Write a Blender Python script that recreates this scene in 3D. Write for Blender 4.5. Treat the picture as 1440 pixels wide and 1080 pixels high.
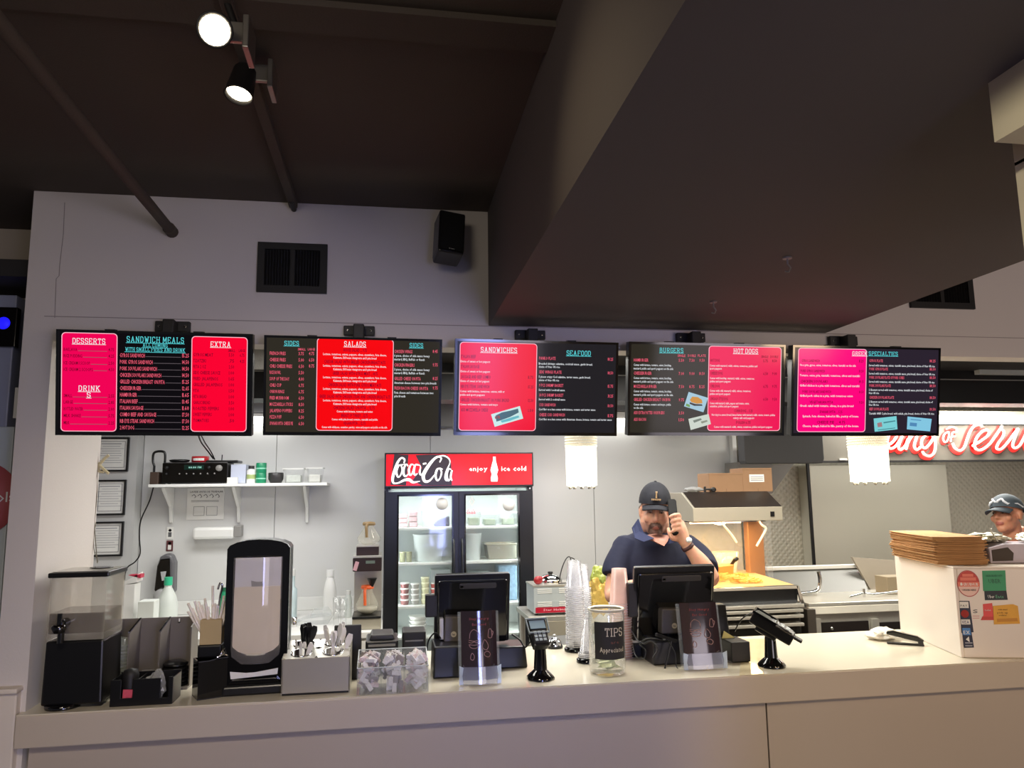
import bpy, math, random
from mathutils import Vector, Matrix, noise
random.seed(7)
PI = math.pi
SC = bpy.context.scene
COL = SC.collection
for o in list(bpy.data.objects):
    bpy.data.objects.remove(o)

# ------------------------------------------------------------------ camera
F, YAW, PIT, ROL = 1069.1, 0.162636, 0.140515, -0.0128025
EYE = Vector((0, 0, 1.65))
cy, sy = math.cos(YAW), math.sin(YAW)
FW = Vector((sy*math.cos(PIT), cy*math.cos(PIT), math.sin(PIT)))
r0 = Vector((cy, -sy, 0)); u0 = r0.cross(FW)
RT = r0*math.cos(ROL) + u0*math.sin(ROL)
UP = u0*math.cos(ROL) - r0*math.sin(ROL)
cam = bpy.data.cameras.new('camera'); camo = bpy.data.objects.new('camera', cam); COL.objects.link(camo)
cam.sensor_width = 36; cam.lens = 36*F/1440; cam.clip_start = .02
M = Matrix((RT, UP, -FW)).transposed().to_4x4(); M.translation = EYE
camo.matrix_world = M
SC.camera = camo

# ------------------------------------------------------------------ world, lights, exposure
SC.view_settings.view_transform = 'Standard'; SC.view_settings.look = 'None'
SC.view_settings.gamma = 1; SC.view_settings.use_curve_mapping = False
SC.view_settings.exposure = 0.0
try:
    SC.cycles.transparent_max_bounces = 20
except Exception:
    pass
w = bpy.data.worlds.new('world'); SC.world = w; w.use_nodes = True
w.node_tree.nodes['Background'].inputs[0].default_value = (.82, .8, .9, 1)
w.node_tree.nodes['Background'].inputs[1].default_value = .12

def light(name, kind, loc, energy, color, aim=None, size=1, size_y=None, spot=60, blend=.6):
    l = bpy.data.lights.new(name, kind); l.energy = energy; l.color = color
    if kind == 'AREA':
        l.shape = 'RECTANGLE'; l.size = size; l.size_y = size_y or size
    else:
        l.shadow_soft_size = size
    if kind == 'SPOT':
        l.spot_size = math.radians(spot); l.spot_blend = blend
    o = bpy.data.objects.new(name, l); COL.objects.link(o); o.location = loc
    d = Vector(aim)-Vector(loc) if aim is not None else Vector((0, 0, -1))
    o.rotation_euler = d.to_track_quat('-Z', 'Y').to_euler()
    return o
# kitchen ceiling luminaires (cool white), behind the header
light('kitchen_light', 'AREA', (-.9, 5.2, 2.36), 26, (1, .99, .97), size=1.2, size_y=.5)
light('kitchen_light', 'AREA', (1.3, 5.1, 2.36), 26, (1, .98, .95), size=1.2, size_y=.5)
light('kitchen_light', 'AREA', (4.0, 4.85, 2.37), 58, (1, .96, .86), size=1.4, size_y=.3)
light('hood_fill', 'AREA', (4.3, 5.5, 1.83), 4.5, (1, .97, .88), aim=(4.3, 5.9, 1.2), size=1.6, size_y=.12)  # unseen fill added under the hood to brighten the refrigerator
light('kitchen_light', 'AREA', (.15, 3.45, 2.36), 18, (1, .97, .90), size=1.2, size_y=.4)
light('kitchen_light', 'AREA', (1.1, 3.55, 2.36), 35, (1, .96, .88), size=1.2, size_y=.4)
light('kitchen_light', 'AREA', (2.6, 3.45, 2.36), 36, (1, .95, .82), size=1.4, size_y=.5)
# daylight from the shop front behind the viewer, added counter fill, and warm dining room lamps
light('shopfront_daylight', 'AREA', (2.8, -3.6, 1.15), 64, (.96, .85, .93), aim=(0, 2.6, 1.9), size=3.0, size_y=1.6)
light('blue_streak_light', 'AREA', (.74, -.9, 1.42), 5, (.40, .45, 1), aim=(.45, 2.7, 1.0), size=.34, size_y=1.3).data.spread = math.radians(70)  # unseen blue source, placed and sized to streak the menu card
light('counter_fill_spot', 'SPOT', (-.3, .5, 2.5), 62, (1, .86, .70), aim=(-.1, 2.66, .75), size=.06, spot=72, blend=.8)  # this spot and the next are added fill for the counter front
light('counter_fill_spot', 'SPOT', (1.7, .3, 2.15), 58, (1, .72, .42), aim=(1.9, 2.66, .62), size=.06, spot=74, blend=.8)
light('dining_lamp', 'AREA', (-.6, .2, 2.55), 8, (1, .86, .68), aim=(.2, 2.6, .9), size=.5)
light('dining_lamp', 'AREA', (2.6, .6, 2.0), 7, (1, .72, .45), aim=(2.0, 2.7, .5), size=.4)

# ------------------------------------------------------------------ pixel -> point helpers
def ray(x, y): return RT*((x-720)/F) + UP*(-(y-540)/F) + FW
def P(x, y, Y): d = ray(x, y); return EYE + d*(Y/d.y)
def G(x, y, z=1.0): d = ray(x, y); return EYE + d*((z-EYE.z)/d.z)
def T(loc, rz=0, rx=0, ry=0):
    return Matrix.Translation(loc) @ Matrix.Rotation(rz, 4, 'Z') @ Matrix.Rotation(rx, 4, 'X') @ Matrix.Rotation(ry, 4, 'Y')

# ------------------------------------------------------------------ materials
def lin(c):
    return tuple(((v/255)/12.92 if v/255 <= .04045 else ((v/255+.055)/1.055)**2.4) for v in c)
MATS = {}
def mat(name, rgb, rough=.5, metal=0, var=.08, scale=8, bump=0, bscale=40, emit=None, es=1, spec=.5, coat=0, trans=0, wave=None):
    if name in MATS: return MATS[name]
    m = bpy.data.materials.new(name); m.use_nodes = True; nt = m.node_tree; N = nt.nodes; L = nt.links
    b = N['Principled BSDF']; c = lin(rgb)
    b.inputs['Roughness'].default_value = rough; b.inputs['Metallic'].default_value = metal
    b.inputs['Specular IOR Level'].default_value = spec
    if coat: b.inputs['Coat Weight'].default_value = coat; b.inputs['Coat Roughness'].default_value = .08
    tc = N.new('ShaderNodeTexCoord')
    if var:
        n = N.new('ShaderNodeTexNoise'); n.inputs['Scale'].default_value = scale; n.inputs['Detail'].default_value = 5
        L.new(tc.outputs['Object'], n.inputs['Vector'])
        mx = N.new('ShaderNodeMix'); mx.data_type = 'RGBA'
        mx.inputs['A'].default_value = (*[max(0, v*(1-var)) for v in c], 1)
        mx.inputs['B'].default_value = (*[min(1, v*(1+var)) for v in c], 1)
        L.new(n.outputs['Fac'], mx.inputs['Factor']); L.new(mx.outputs['Result'], b.inputs['Base Color'])
    else:
        b.inputs['Base Color'].default_value = (*c, 1)
    if bump:
        if wave:
            t = N.new('ShaderNodeTexWave'); t.wave_type = 'BANDS'; t.bands_direction = wave
            t.inputs['Scale'].default_value = bscale; t.inputs['Distortion'].default_value = 1.5
            out = t.outputs['Fac']
        else:
            t = N.new('ShaderNodeTexNoise'); t.inputs['Scale'].default_value = bscale; t.inputs['Detail'].default_value = 3
            out = t.outputs['Fac']
        L.new(tc.outputs['Object'], t.inputs['Vector'])
        bp = N.new('ShaderNodeBump'); bp.inputs['Strength'].default_value = bump; bp.inputs['Distance'].default_value = .01
        L.new(out, bp.inputs['Height']); L.new(bp.outputs['Normal'], b.inputs['Normal'])
    if emit:
        b.inputs['Emission Color'].default_value = (*lin(emit), 1); b.inputs['Emission Strength'].default_value = es
    if trans: b.inputs['Transmission Weight'].default_value = trans
    MATS[name] = m; return m

def clear(name, rgb=(235, 240, 240), opacity=.12, rough=.05, milky=0.0, gloss=.5):
    """thin clear sheet: transparent, with a little milky body and a fresnel gloss"""
    if name in MATS: return MATS[name]
    m = bpy.data.materials.new(name); m.use_nodes = True; nt = m.node_tree; N = nt.nodes; L = nt.links
    N.remove(N['Principled BSDF']); out = N['Material Output']
    tr = N.new('ShaderNodeBsdfTransparent'); df = N.new('ShaderNodeBsdfDiffuse'); df.inputs[0].default_value = (*lin(rgb), 1)
    tl = N.new('ShaderNodeBsdfTranslucent'); tl.inputs[0].default_value = (*lin(rgb), 1)
    body = N.new('ShaderNodeMixShader'); body.inputs[0].default_value = .5
    L.new(df.outputs[0], body.inputs[1]); L.new(tl.outputs[0], body.inputs[2])
    a = N.new('ShaderNodeMixShader'); ns = N.new('ShaderNodeTexNoise'); ns.inputs['Scale'].default_value = 14
    mr = N.new('ShaderNodeMapRange'); mr.inputs['To Min'].default_value = opacity*.7; mr.inputs['To Max'].default_value = opacity*1.3
    tc = N.new('ShaderNodeTexCoord'); L.new(tc.outputs['Object'], ns.inputs['Vector'])
    L.new(ns.outputs['Fac'], mr.inputs['Value']); L.new(mr.outputs['Result'], a.inputs[0])
    L.new(tr.outputs[0], a.inputs[1]); L.new(body.outputs[0], a.inputs[2])
    gl = N.new('ShaderNodeBsdfGlossy'); gl.inputs['Roughness'].default_value = rough
    lw = N.new('ShaderNodeLayerWeight'); lw.inputs[0].default_value = .5
    pw = N.new('ShaderNodeMath'); pw.operation = 'POWER'; pw.inputs[1].default_value = 4; L.new(lw.outputs['Facing'], pw.inputs[0])
    mu = N.new('ShaderNodeMath'); mu.operation = 'MULTIPLY_ADD'; mu.inputs[1].default_value = .85*gloss; mu.inputs[2].default_value = .045*gloss
    L.new(pw.outputs[0], mu.inputs[0])
    f = N.new('ShaderNodeMixShader'); L.new(mu.outputs[0], f.inputs[0]); L.new(a.outputs[0], f.inputs[1]); L.new(gl.outputs[0], f.inputs[2])
    L.new(f.outputs[0], out.inputs['Surface'])
    MATS[name] = m; return m

WHITE_WALL = mat('white_paint', (212, 206, 202), .7, var=.03, scale=2, bump=.05, bscale=120)
KWALL = mat('gloss_wall_panel', (216, 216, 214), .22, var=.02, scale=1.5, bump=.04, bscale=3)
CEIL = mat('dark_brown_ceiling', (84, 75, 68), .85, var=.08, scale=1.5, bump=.15, bscale=200)
SOFF = mat('dark_soffit_paint', (84, 77, 76), .75, var=.05, scale=1.5)
KCEIL = mat('black_kitchen_ceiling', (38, 36, 35), .6)
TOPM = mat('cream_laminate', (214, 206, 186), .18, var=.03, scale=5)
EDGEM = mat('taupe_laminate_edge', (196, 184, 168), .4, var=.04, scale=4)
PANELM = mat('taupe_front_panel', (186, 174, 160), .35, var=.04, scale=2)
STEEL = mat('stainless_steel', (202, 199, 190), .30, .6, var=.08, scale=20, bump=.04, bscale=90)
BSTEEL = mat('brushed_grey_steel', (174, 168, 152), .38, .40, var=.06, scale=4)
CHROME = mat('chrome', (225, 225, 225), .08, 1, var=0)
BLK = mat('black_plastic', (17, 17, 18), .32, var=.1)
BLKG = mat('gloss_black_plastic', (10, 10, 11), .1, var=.1, coat=.5)
BLKM = mat('matt_black_metal', (24, 22, 22), .55, var=.1)
DGREY = mat('dark_grey_plastic', (52, 50, 50), .4)
GREY = mat('grey_plastic', (140, 138, 134), .45)
WHT = mat('white_plastic', (232, 232, 228), .35, var=.03)
PAPER = mat('white_paper', (232, 231, 226), .8, var=.03)
INK = mat('grey_print', (90, 90, 92), .8, var=0)
CARD = mat('brown_cardboard', (146, 112, 82), .8, var=.08, scale=20)
GREENP = mat('green_plastic', (30, 140, 98), .35)
REDP = mat('red_plastic', (190, 40, 48), .4)
GLASS = clear('clear_glass', opacity=.035, gloss=.8)
ACRYL = clear('clear_acrylic', (225, 232, 236), .10, gloss=.9)

# ------------------------------------------------------------------ mesh builder
class MB:
    def __init__(s, m=None):
        s.v = []; s.f = []; s.s = []; s.m = m or Matrix.Identity(4)
    def add(s, vs, fs, smooth=False, m=None):
        k = len(s.v); mm = s.m @ m if m is not None else s.m
        s.v += [mm @ Vector(p) for p in vs]
        s.f += [tuple(i+k for i in f) for f in fs]; s.s += [smooth]*len(fs)
        return s
    def box(s, a, b, m=None):
        x0, y0, z0 = a; x1, y1, z1 = b
        vs = [(x0, y0, z0), (x1, y0, z0), (x1, y1, z0), (x0, y1, z0), (x0, y0, z1), (x1, y0, z1), (x1, y1, z1), (x0, y1, z1)]
        return s.add(vs, [(0, 3, 2, 1), (4, 5, 6, 7), (0, 1, 5, 4), (1, 2, 6, 5), (2, 3, 7, 6), (3, 0, 4, 7)], False, m)
    def cb(s, c, d, m=None):
        return s.box([c[i]-d[i]/2 for i in range(3)], [c[i]+d[i]/2 for i in range(3)], m)
    def prism(s, poly, y0, y1, m=None, plane='xz'):
        """polygon in xz (front view) pushed from y0 to y1; plane 'yz' pushes along x, 'xy' along z"""
        n = len(poly)
        def mk(p, t): return {'xz': (p[0], t, p[1]), 'yz': (t, p[0], p[1]), 'xy': (p[0], p[1], t)}[plane]
        vs = [mk(p, y0) for p in poly]+[mk(p, y1) for p in poly]
        fs = [tuple(range(n)), tuple(range(2*n-1, n-1, -1))]+[(i, i+n, (i+1) % n+n, (i+1) % n) for i in range(n)]
        return s.add(vs, fs, False, m)
    def lathe(s, prof, n=24, m=None, cap=True, arc=2*PI, sx=1, sy_=1):
        vs = []; fs = []; k = len(prof)
        full = abs(arc-2*PI) < 1e-6; c = n if full else n+1
        for i in range(c):
            a = arc*i/n
            for r, z in prof: vs.append((r*math.cos(a)*sx, r*math.sin(a)*sy_, z))
        for i in range(n):
            j = (i+1) % c
            for t in range(k-1): fs.append((i*k+t, j*k+t, j*k+t+1, i*k+t+1))
        s.add(vs, fs, True, m)
        if cap and full:
            if prof[0][0] > 1e-5: s.add([vs[i*k] for i in range(n)], [tuple(range(n-1, -1, -1))], False, m)
            if prof[-1][0] > 1e-5: s.add([vs[i*k+k-1] for i in range(n)], [tuple(range(n))], False, m)
        return s
    def ell(s, c, r, n=14, k=9, m=None):
        mm = Matrix.Translation(c) @ Matrix.Diagonal((*r, 1))
        prof = [(math.sin(PI*i/k), -math.cos(PI*i/k)) for i in range(k+1)]
        prof[0] = (1e-4, -1); prof[-1] = (1e-4, 1)
        return s.lathe(prof, n, (m @ mm) if m is not None else mm, cap=True)
    def tube(s, pts, rad, n=8, m=None, cap=True):
        pts = [Vector(p) for p in pts]; R = rad if isinstance(rad, (list, tuple)) else [rad]*len(pts)
        vs = []; ref = None
        for i, p in enumerate(pts):
            d = (pts[min(i+1, len(pts)-1)]-pts[max(i-1, 0)]).normalized()
            if ref is None: ref = Vector((0, 0, 1)) if abs(d.z) < .9 else Vector((1, 0, 0))
            a = d.cross(ref).normalized(); b = a.cross(d).normalized(); ref = b
            for j in range(n):
                t = 2*PI*j/n; vs.append(p+(a*math.cos(t)+b*math.sin(t))*R[i])
        fs = [(i*n+j, i*n+(j+1) % n, (i+1)*n+(j+1) % n, (i+1)*n+j) for i in range(len(pts)-1) for j in range(n)]
        s.add(vs, fs, True, m)
        if cap:
            s.add(vs[:n], [tuple(range(n-1, -1, -1))], False, m); s.add(vs[-n:], [tuple(range(n))], False, m)
        return s
    def build(s, name, material, parent=None, bevel=0, smooth_all=False):
        me = bpy.data.meshes.new(name)
        off = Matrix.Identity(4)
        if parent is not None:
            q = parent
            while q.parent: q = q.parent
            off = Matrix.Translation(q.location) @ q.rotation_euler.to_matrix().to_4x4()
            off = off.inverted()
        elif s.v:
            # top-level mesh: origin at the middle of its base
            lo = [min(v[i] for v in s.v) for i in range(3)]; hi = [max(v[i] for v in s.v) for i in range(3)]
            org = Vector(((lo[0]+hi[0])/2, (lo[1]+hi[1])/2, lo[2])); off = Matrix.Translation(-org)
        me.from_pydata([tuple(off @ v) for v in s.v], [], s.f)
        for p, sm in zip(me.polygons, s.s): p.use_smooth = sm or smooth_all
        me.materials.append(material); me.update()
        o = bpy.data.objects.new(name, me); COL.objects.link(o)
        if parent is not None: o.parent = parent
        elif s.v: o.location = org
        if bevel:
            b = o.modifiers.new('bevel', 'BEVEL'); b.width = bevel; b.segments = 2; b.limit_method = 'ANGLE'; b.angle_limit = .8
        return o

def tag(o, label=None, cat=None, group=None, kind=None):
    if label: o['label'] = label
    if cat: o['category'] = cat
    if group: o['group'] = group
    if kind: o['kind'] = kind
    return o
def thing(name, label, cat, loc, rz=0, group=None):
    o = bpy.data.objects.new(name, None); COL.objects.link(o); o.location = loc; o.rotation_euler = (0, 0, rz)
    o.empty_display_size = .05
    return tag(o, label, cat, group)
def dup(root, loc, rz=None, label=None):
    r = root.copy(); COL.objects.link(r); r.location = loc
    if rz is not None: r.rotation_euler = (0, 0, rz)
    if label: r['label'] = label
    for ch in root.children:
        c = ch.copy(); COL.objects.link(c); c.parent = r
        for g in ch.children:
            d = g.copy(); COL.objects.link(d); d.parent = c
    return r
def struct(name, mb, m, bevel=0):
    return tag(mb.build(name, m, None, bevel), kind='structure')
def rrect(x0, z0, x1, z1, r, n=5):
    pts = []
    for cx, cz, a in ((x1-r, z1-r, 0), (x0+r, z1-r, 90), (x0+r, z0+r, 180), (x1-r, z0+r, 270)):
        for i in range(n+1):
            t = math.radians(a+90*i/n); pts.append((cx+r*math.cos(t), cz+r*math.sin(t)))
    return pts
def ring(mb, outer, inner, y0, y1, m=None):
    """flat frame between two outlines with the same number of points (xz), thickness y0..y1"""
    n = len(outer)
    vs = [(p[0], y0, p[1]) for p in outer]+[(p[0], y0, p[1]) for p in inner]+[(p[0], y1, p[1]) for p in outer]+[(p[0], y1, p[1]) for p in inner]
    fs = []
    for i in range(n):
        j = (i+1) % n
        fs += [(i, j, n+j, n+i), (2*n+i, 3*n+i, 3*n+j, 2*n+j), (i, 2*n+i, 2*n+j, j), (n+i, n+j, 3*n+j, 3*n+i)]
    mb.add(vs, fs, False, m); return mb
def pxbox(mb, x0, y0, x1, y1, Y, depth):
    """frontal box whose front face at depth Y spans these picture pixels"""
    a = P(x0, y1, Y); b = P(x1, y0, Y); mb.box((a.x, Y, a.z), (b.x, Y+depth, b.z)); return mb
def catmull(pts, n=6):
    out = []; p = [Vector(q) for q in pts]; p = [p[0]*2-p[1]]+p+[p[-1]*2-p[-2]]
    for i in range(1, len(p)-2):
        for k in range(n):
            t = k/n
            out.append(.5*((2*p[i])+(-p[i-1]+p[i+1])*t+(2*p[i-1]-5*p[i]+4*p[i+1]-p[i+2])*t*t+(-p[i-1]+3*p[i]-3*p[i+1]+p[i+2])*t**3))
    out.append(p[-2]); return out

# ------------------------------------------------------------------ lettering
GL = {}
def glyph(ch):
    if ch not in GL:
        cu = bpy.data.curves.new('glyph', 'FONT'); cu.body = ch; cu.size = 1; cu.resolution_u = 1; cu.offset = .012
        ob = bpy.data.objects.new('glyph', cu); me = bpy.data.meshes.new_from_object(ob)
        vs = [(v.co.x, v.co.y) for v in me.vertices]; fs = [tuple(p.vertices) for p in me.polygons]
        x0 = min((v[0] for v in vs), default=0); x1 = max((v[0] for v in vs), default=.25)
        GL[ch] = ([(a-x0, b) for a, b in vs], fs, x1-x0)
        bpy.data.objects.remove(ob); bpy.data.meshes.remove(me); bpy.data.curves.remove(cu)
    return GL[ch]
SLAB = {'A': [[(0, 0), (2, 6), (4, 0)], [(1, 2), (3, 2)]], 'B': [[(0, 0), (0, 6), (3, 6), (3.6, 5), (3.6, 4), (3, 3.2), (0, 3.2)], [(3, 3.2), (4, 2.3), (4, 1), (3.2, 0), (0, 0)]],
 'C': [[(4, 4.6), (3.4, 6), (1, 6), (0, 5), (0, 1), (1, 0), (3.2, 0), (4, 1.2)]], 'D': [[(0, 0), (0, 6), (2.6, 6), (4, 4.6), (4, 1.4), (2.6, 0), (0, 0)]],
 'E': [[(4, 4.8), (4, 6), (0, 6), (0, 0), (4, 0), (4, 1.2)], [(0, 3), (3, 3)]], 'F': [[(4, 4.8), (4, 6), (0, 6), (0, 0)], [(0, 3), (3, 3)]],
 'G': [[(4, 4.8), (3.2, 6), (1, 6), (0, 5), (0, 1), (1, 0), (3.2, 0), (4, .8), (4, 2.8), (2.4, 2.8)]], 'H': [[(0, 0), (0, 6)], [(4, 0), (4, 6)], [(0, 3), (4, 3)]],
 'I': [[(1, 0), (1, 6)]], 'K': [[(0, 0), (0, 6)], [(4, 6), (0, 2.6)], [(1.3, 3.6), (4, 0)]], 'L': [[(0, 6), (0, 0), (4, 0), (4, 1.4)]],
 'M': [[(0, 0), (0, 6), (2.4, 1.5), (4.8, 6), (4.8, 0)]], 'N': [[(0, 0), (0, 6), (4, 0), (4, 6)]], 'O': [[(1, 0), (0, 1.2), (0, 4.8), (1, 6), (3, 6), (4, 4.8), (4, 1.2), (3, 0), (1, 0)]],
 'P': [[(0, 0), (0, 6), (3, 6), (4, 5.2), (4, 3.6), (3, 2.8), (0, 2.8)]], 'R': [[(0, 0), (0, 6), (3, 6), (4, 5.2), (4, 3.8), (3, 3), (0, 3)], [(2, 3), (4, 0)]],
 'S': [[(4, 4.7), (3.2, 6), (.9, 6), (0, 5.2), (0, 4), (.8, 3.2), (3.2, 2.8), (4, 2), (4, .8), (3.1, 0), (.8, 0), (0, 1.3)]], 'T': [[(0, 4.8), (0, 6), (4, 6), (4, 4.8)], [(2, 6), (2, 0)]],
 'U': [[(0, 6), (0, 1), (1, 0), (3, 0), (4, 1), (4, 6)]], 'W': [[(0, 6), (1.3, 0), (2.6, 4.5), (3.9, 0), (5.2, 6)]], 'X': [[(0, 0), (4, 6)], [(0, 6), (4, 0)]], 'Y': [[(0, 6), (2, 3), (4, 6)], [(2, 3), (2, 0)]]}
def slab_char(ch):
    k = ('slab', ch)
    if k not in GL:
        vs = []; fs = []; w_ = .5
        def seg(a, b, w):
            d = (Vector(b)-Vector(a)); n = Vector((-d.y, d.x)).normalized()*w; e = d.normalized()*w*.6
            i = len(vs); a = Vector(a)-e; b = Vector(b)+e
            vs.extend([tuple(a+n), tuple(a-n), tuple(b-n), tuple(b+n)]); fs.append((i, i+1, i+2, i+3))
        for pl in SLAB[ch]:
            for a, b in zip(pl, pl[1:]): seg(a, b, w_ if abs(a[1]-b[1]) > abs(a[0]-b[0])*.8 else .32)
            for e, q in ((pl[0], pl[1]), (pl[-1], pl[-2])):
                if e[1] in (0, 6) and abs(e[1]-q[1]) > 2 and ch not in 'BDPRCGS' or (ch in 'PR' and e[1] == 0): seg((e[0]-.95, e[1]), (e[0]+.95, e[1]), .3)
        x0 = min(v[0] for v in vs); x1 = max(v[0] for v in vs)
        GL[k] = ([((a-x0)/8.2, b/8.2) for a, b in vs], fs, (x1-x0)/8.2)
    return GL[k]
def text(mb, s, x0, x1, z, h, y=0, m=None, slab=False, gap=.1, thick=0, align='fit'):
    """letters in the local xz plane between x0 and x1, baseline z, cap height h"""
    cur = 0; items = []
    for ch in s:
        if ch == ' ': cur += .32; continue
        g = slab_char(ch) if slab and ch in SLAB else glyph(ch)
        items.append((cur, g)); cur += g[2]+gap
    cur -= gap
    if cur <= 0: return mb
    sz = h/.72; sxx = (x1-x0)/cur if align == 'fit' else sz
    ox = x0 if align in ('fit', 'l') else ((x0+x1)/2-cur*sxx/2)
    for c, (vs, fs, wd) in items:
        mb.add([(ox+(c+a)*sxx, y, z+b*sz) for a, b in vs], fs, False, m)
    return mb
def stroke(mb, pts, y=0, m=None, n=6, scale=1.0):
    """calligraphic stroke through (x, z, width) points, flat in xz"""
    q = catmull([Vector(p) for p in pts], n); vs = []
    for i, p in enumerate(q):
        a = q[max(i-1, 0)]; b = q[min(i+1, len(q)-1)]; d = Vector((b.x-a.x, b.y-a.y))
        d = d.normalized() if d.length > 0 else Vector((1, 0)); nn = Vector((-d.y, d.x))*max(p.z, .0004)*.5*scale
        vs += [(p.x+nn.x, y, p.y+nn.y), (p.x-nn.x, y, p.y-nn.y)]
    mb.add(vs, [(2*i, 2*i+1, 2*i+3, 2*i+2) for i in range(len(q)-1)], False, m); return mb

# ================================================================== SETTING
YH = 2.66
d_ = ray(137, 700); YP = -1.09/d_.x*d_.y
FLOORM = mat('dark_floor_tile', (96, 88, 80), .35, scale=3)
struct('floor', MB().box((-4, -4, -.05), (6.2, 6.5, 0)), FLOORM)
struct('ceiling', MB().box((-4, -4, 2.67), (6.2, 3.2, 2.75)), CEIL)
tm = MB(); tm.box((-4, 1.50, 2.655), (.354, 1.60, 2.67)); struct('trim_1', tm, CEIL)
hd = MB().box((-1.09, YH, 2.16), (6.2, YH+.1, 2.67)); hd_o = struct('wall_header', hd, WHITE_WALL)
struct('wall_partition', MB().box((-1.181, YH, 0), (-1.09, YP, 2.67)), WHITE_WALL)
# drywall joint running along the header and down the partition, drawn as a thin raised grey bead
zj = P(700, 459, YH).z
bead = MB().box((-1.12, YH-.0015, zj-.0012), (3.4, YH, zj+.0012))
jt = [P(91, 285, YH), P(89, 330, YH), P(84, 372, YH), P(83, 388, YH), P(79, 392, YH), P(77, 447, YH)]
bead.tube([(p.x, YH, p.z) for p in jt], .0012, 4)
struct('trim_2', bead, mat('joint_grey', (150, 142, 140), .9))
wl = MB().box((-4, 3.07, 0), (-1.181, 3.17, 2.67)); struct('wall_left', wl, mat('beige_paint', (178, 166, 146), .8, var=.04, scale=2))
ll = MB().box((-1.6, 2.63, 0), (-1.105, 2.9, P(10, 975, 2.63).z)); ll.box((-1.62, 2.615, P(10, 975, 2.63).z), (-1.10, 2.92, P(10, 968, 2.63).z))
struct('trim_3', ll, mat('offwhite_ledge', (226, 216, 204), .6), .004)
# soffit
struct('ceiling_soffit', MB().box((.354, -1.5, 2.243), (1.67, YH, 2.67)), SOFF)
# right column with its wider cap
COLM = mat('cream_column_paint', (206, 196, 170), .8, var=.04)
struct('column_right', MB().box((.975, .35, 0), (1.5, 1.0, 2.155)), COLM)
cap = MB().box((.877, .30, 2.15), (1.55, .93, 2.243)); cap.box((.975, .93, 2.15), (1.5, 1.0, 2.243))
struct('column_cap', cap, COLM)
# kitchen shell
struct('ceiling_kitchen', MB().box((-2.8, YH+.1, 2.40), (6.2, 6.5, 2.46)), KCEIL)
wb = MB().box((-1.87, 6.32, 0), (3.03, 6.42, 2.40)); wbo = struct('wall_back', wb, KWALL)
xs = [-1.87, P(387, 700, 6.3).x, P(387, 700, 6.3).x+1.22, P(832, 700, 6.3).x+.02, 3.03]
xs = sorted(xs)
for a, b in zip(xs, xs[1:]):
    MB().box((a+.0025, 6.30, .0), (b-.0025, 6.321, 2.33)).build('panel', KWALL, wbo)
struct('wall_back_left', MB().box((-2.8, 6.16, 0), (-1.872, 6.42, 2.40)), mat('pale_grey_paint', (196, 196, 194), .5, var=.03))
struct('wall_kitchen_left', MB().box((-2.9, 3.17, 0), (-2.8, 6.42, 2.46)), WHITE_WALL)
struct('wall_right', MB().box((6.1, -4, 0), (6.2, 6.5, 2.7)), WHITE_WALL)
struct('trim_4', MB().box((P(1030, 640, 6.25).x, 6.24, .9), (P(1036, 640, 6.25).x, 6.30, 2.4)), WHT, .003)
# quilted stainless wall: raised diamond tufts
QM = bpy.data.materials.new('quilted_steel'); QM.use_nodes = True
nt = QM.node_tree; b = nt.nodes['Principled BSDF']; b.inputs['Base Color'].default_value = (*lin((206, 201, 184)), 1); b.inputs['Metallic'].default_value = .12; b.inputs['Roughness'].default_value = .42
tc = nt.nodes.new('ShaderNodeTexCoord'); hs = []
for dr in (1, -1):
    mp = nt.nodes.new('ShaderNodeMapping'); mp.inputs['Rotation'].default_value = (0, math.radians(45*dr), 0)
    wv = nt.nodes.new('ShaderNodeTexWave'); wv.bands_direction = 'X'; wv.inputs['Scale'].default_value = 8.5
    nt.links.new(tc.outputs['Object'], mp.inputs[0]); nt.links.new(mp.outputs[0], wv.inputs[0]); hs.append(wv)
mu = nt.nodes.new('ShaderNodeMath'); mu.operation = 'MULTIPLY'; nt.links.new(hs[0].outputs['Fac'], mu.inputs[0]); nt.links.new(hs[1].outputs['Fac'], mu.inputs[1])
bp = nt.nodes.new('ShaderNodeBump'); bp.inputs['Strength'].default_value = .45; bp.inputs['Distance'].default_value = .012
nt.links.new(mu.outputs[0], bp.inputs['Height']); nt.links.new(bp.outputs['Normal'], b.inputs['Normal'])
struct('wall_quilted', MB().box((3.03, 6.25, 0), (6.1, 6.42, 2.40)), QM)
# dark beam across the kitchen ceiling with thin light edge
struct('beam_kitchen', MB().box((-2.8, 4.40, 2.185), (6.1, 4.62, 2.40)), mat('black_beam_paint', (20, 20, 21), .45))
struct('trim_5', MB().box((-2.8, 4.388, 2.336), (6.1, 4.40, 2.342)), GREY)

# ------------------------------------------------------------------ counter
ct = thing('service_counter', 'long cream laminate service counter with a thick taupe front edge', 'counter', (.8, 2.62, 0))
CX0, CX1, CY0, CY1 = -1.10, 3.1, 2.62, 3.29
MB().box((CX0, CY0+.004, .996), (CX1, CY1, 1.0)).build('worktop', TOPM, ct)
MB().box((CX0, CY0, .903), (CX1, CY0+.03, .9965)).build('front_edge', EDGEM, ct, .003)
MB().box((CX0+.01, CY0+.03, .903), (CX1, CY1, .9955)).build('core_board', EDGEM, ct)
jx = P(1079, 1020, 2.655).x
MB().box((CX0+.03, 2.655, 0), (jx-.003, 2.68, .903)).build('front_panel', PANELM, ct)
MB().box((jx+.003, 2.655, 0), (CX1, 2.68, .903)).build('front_panel', PANELM, ct)
MB().box((jx-.003, 2.664, 0), (jx+.003, 2.675, .903)).build('panel_joint', DGREY, ct)
MB().box((CX0+.03, 2.68, 0), (CX1, 2.70, .903)).build('carcass', BSTEEL, ct)

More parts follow.
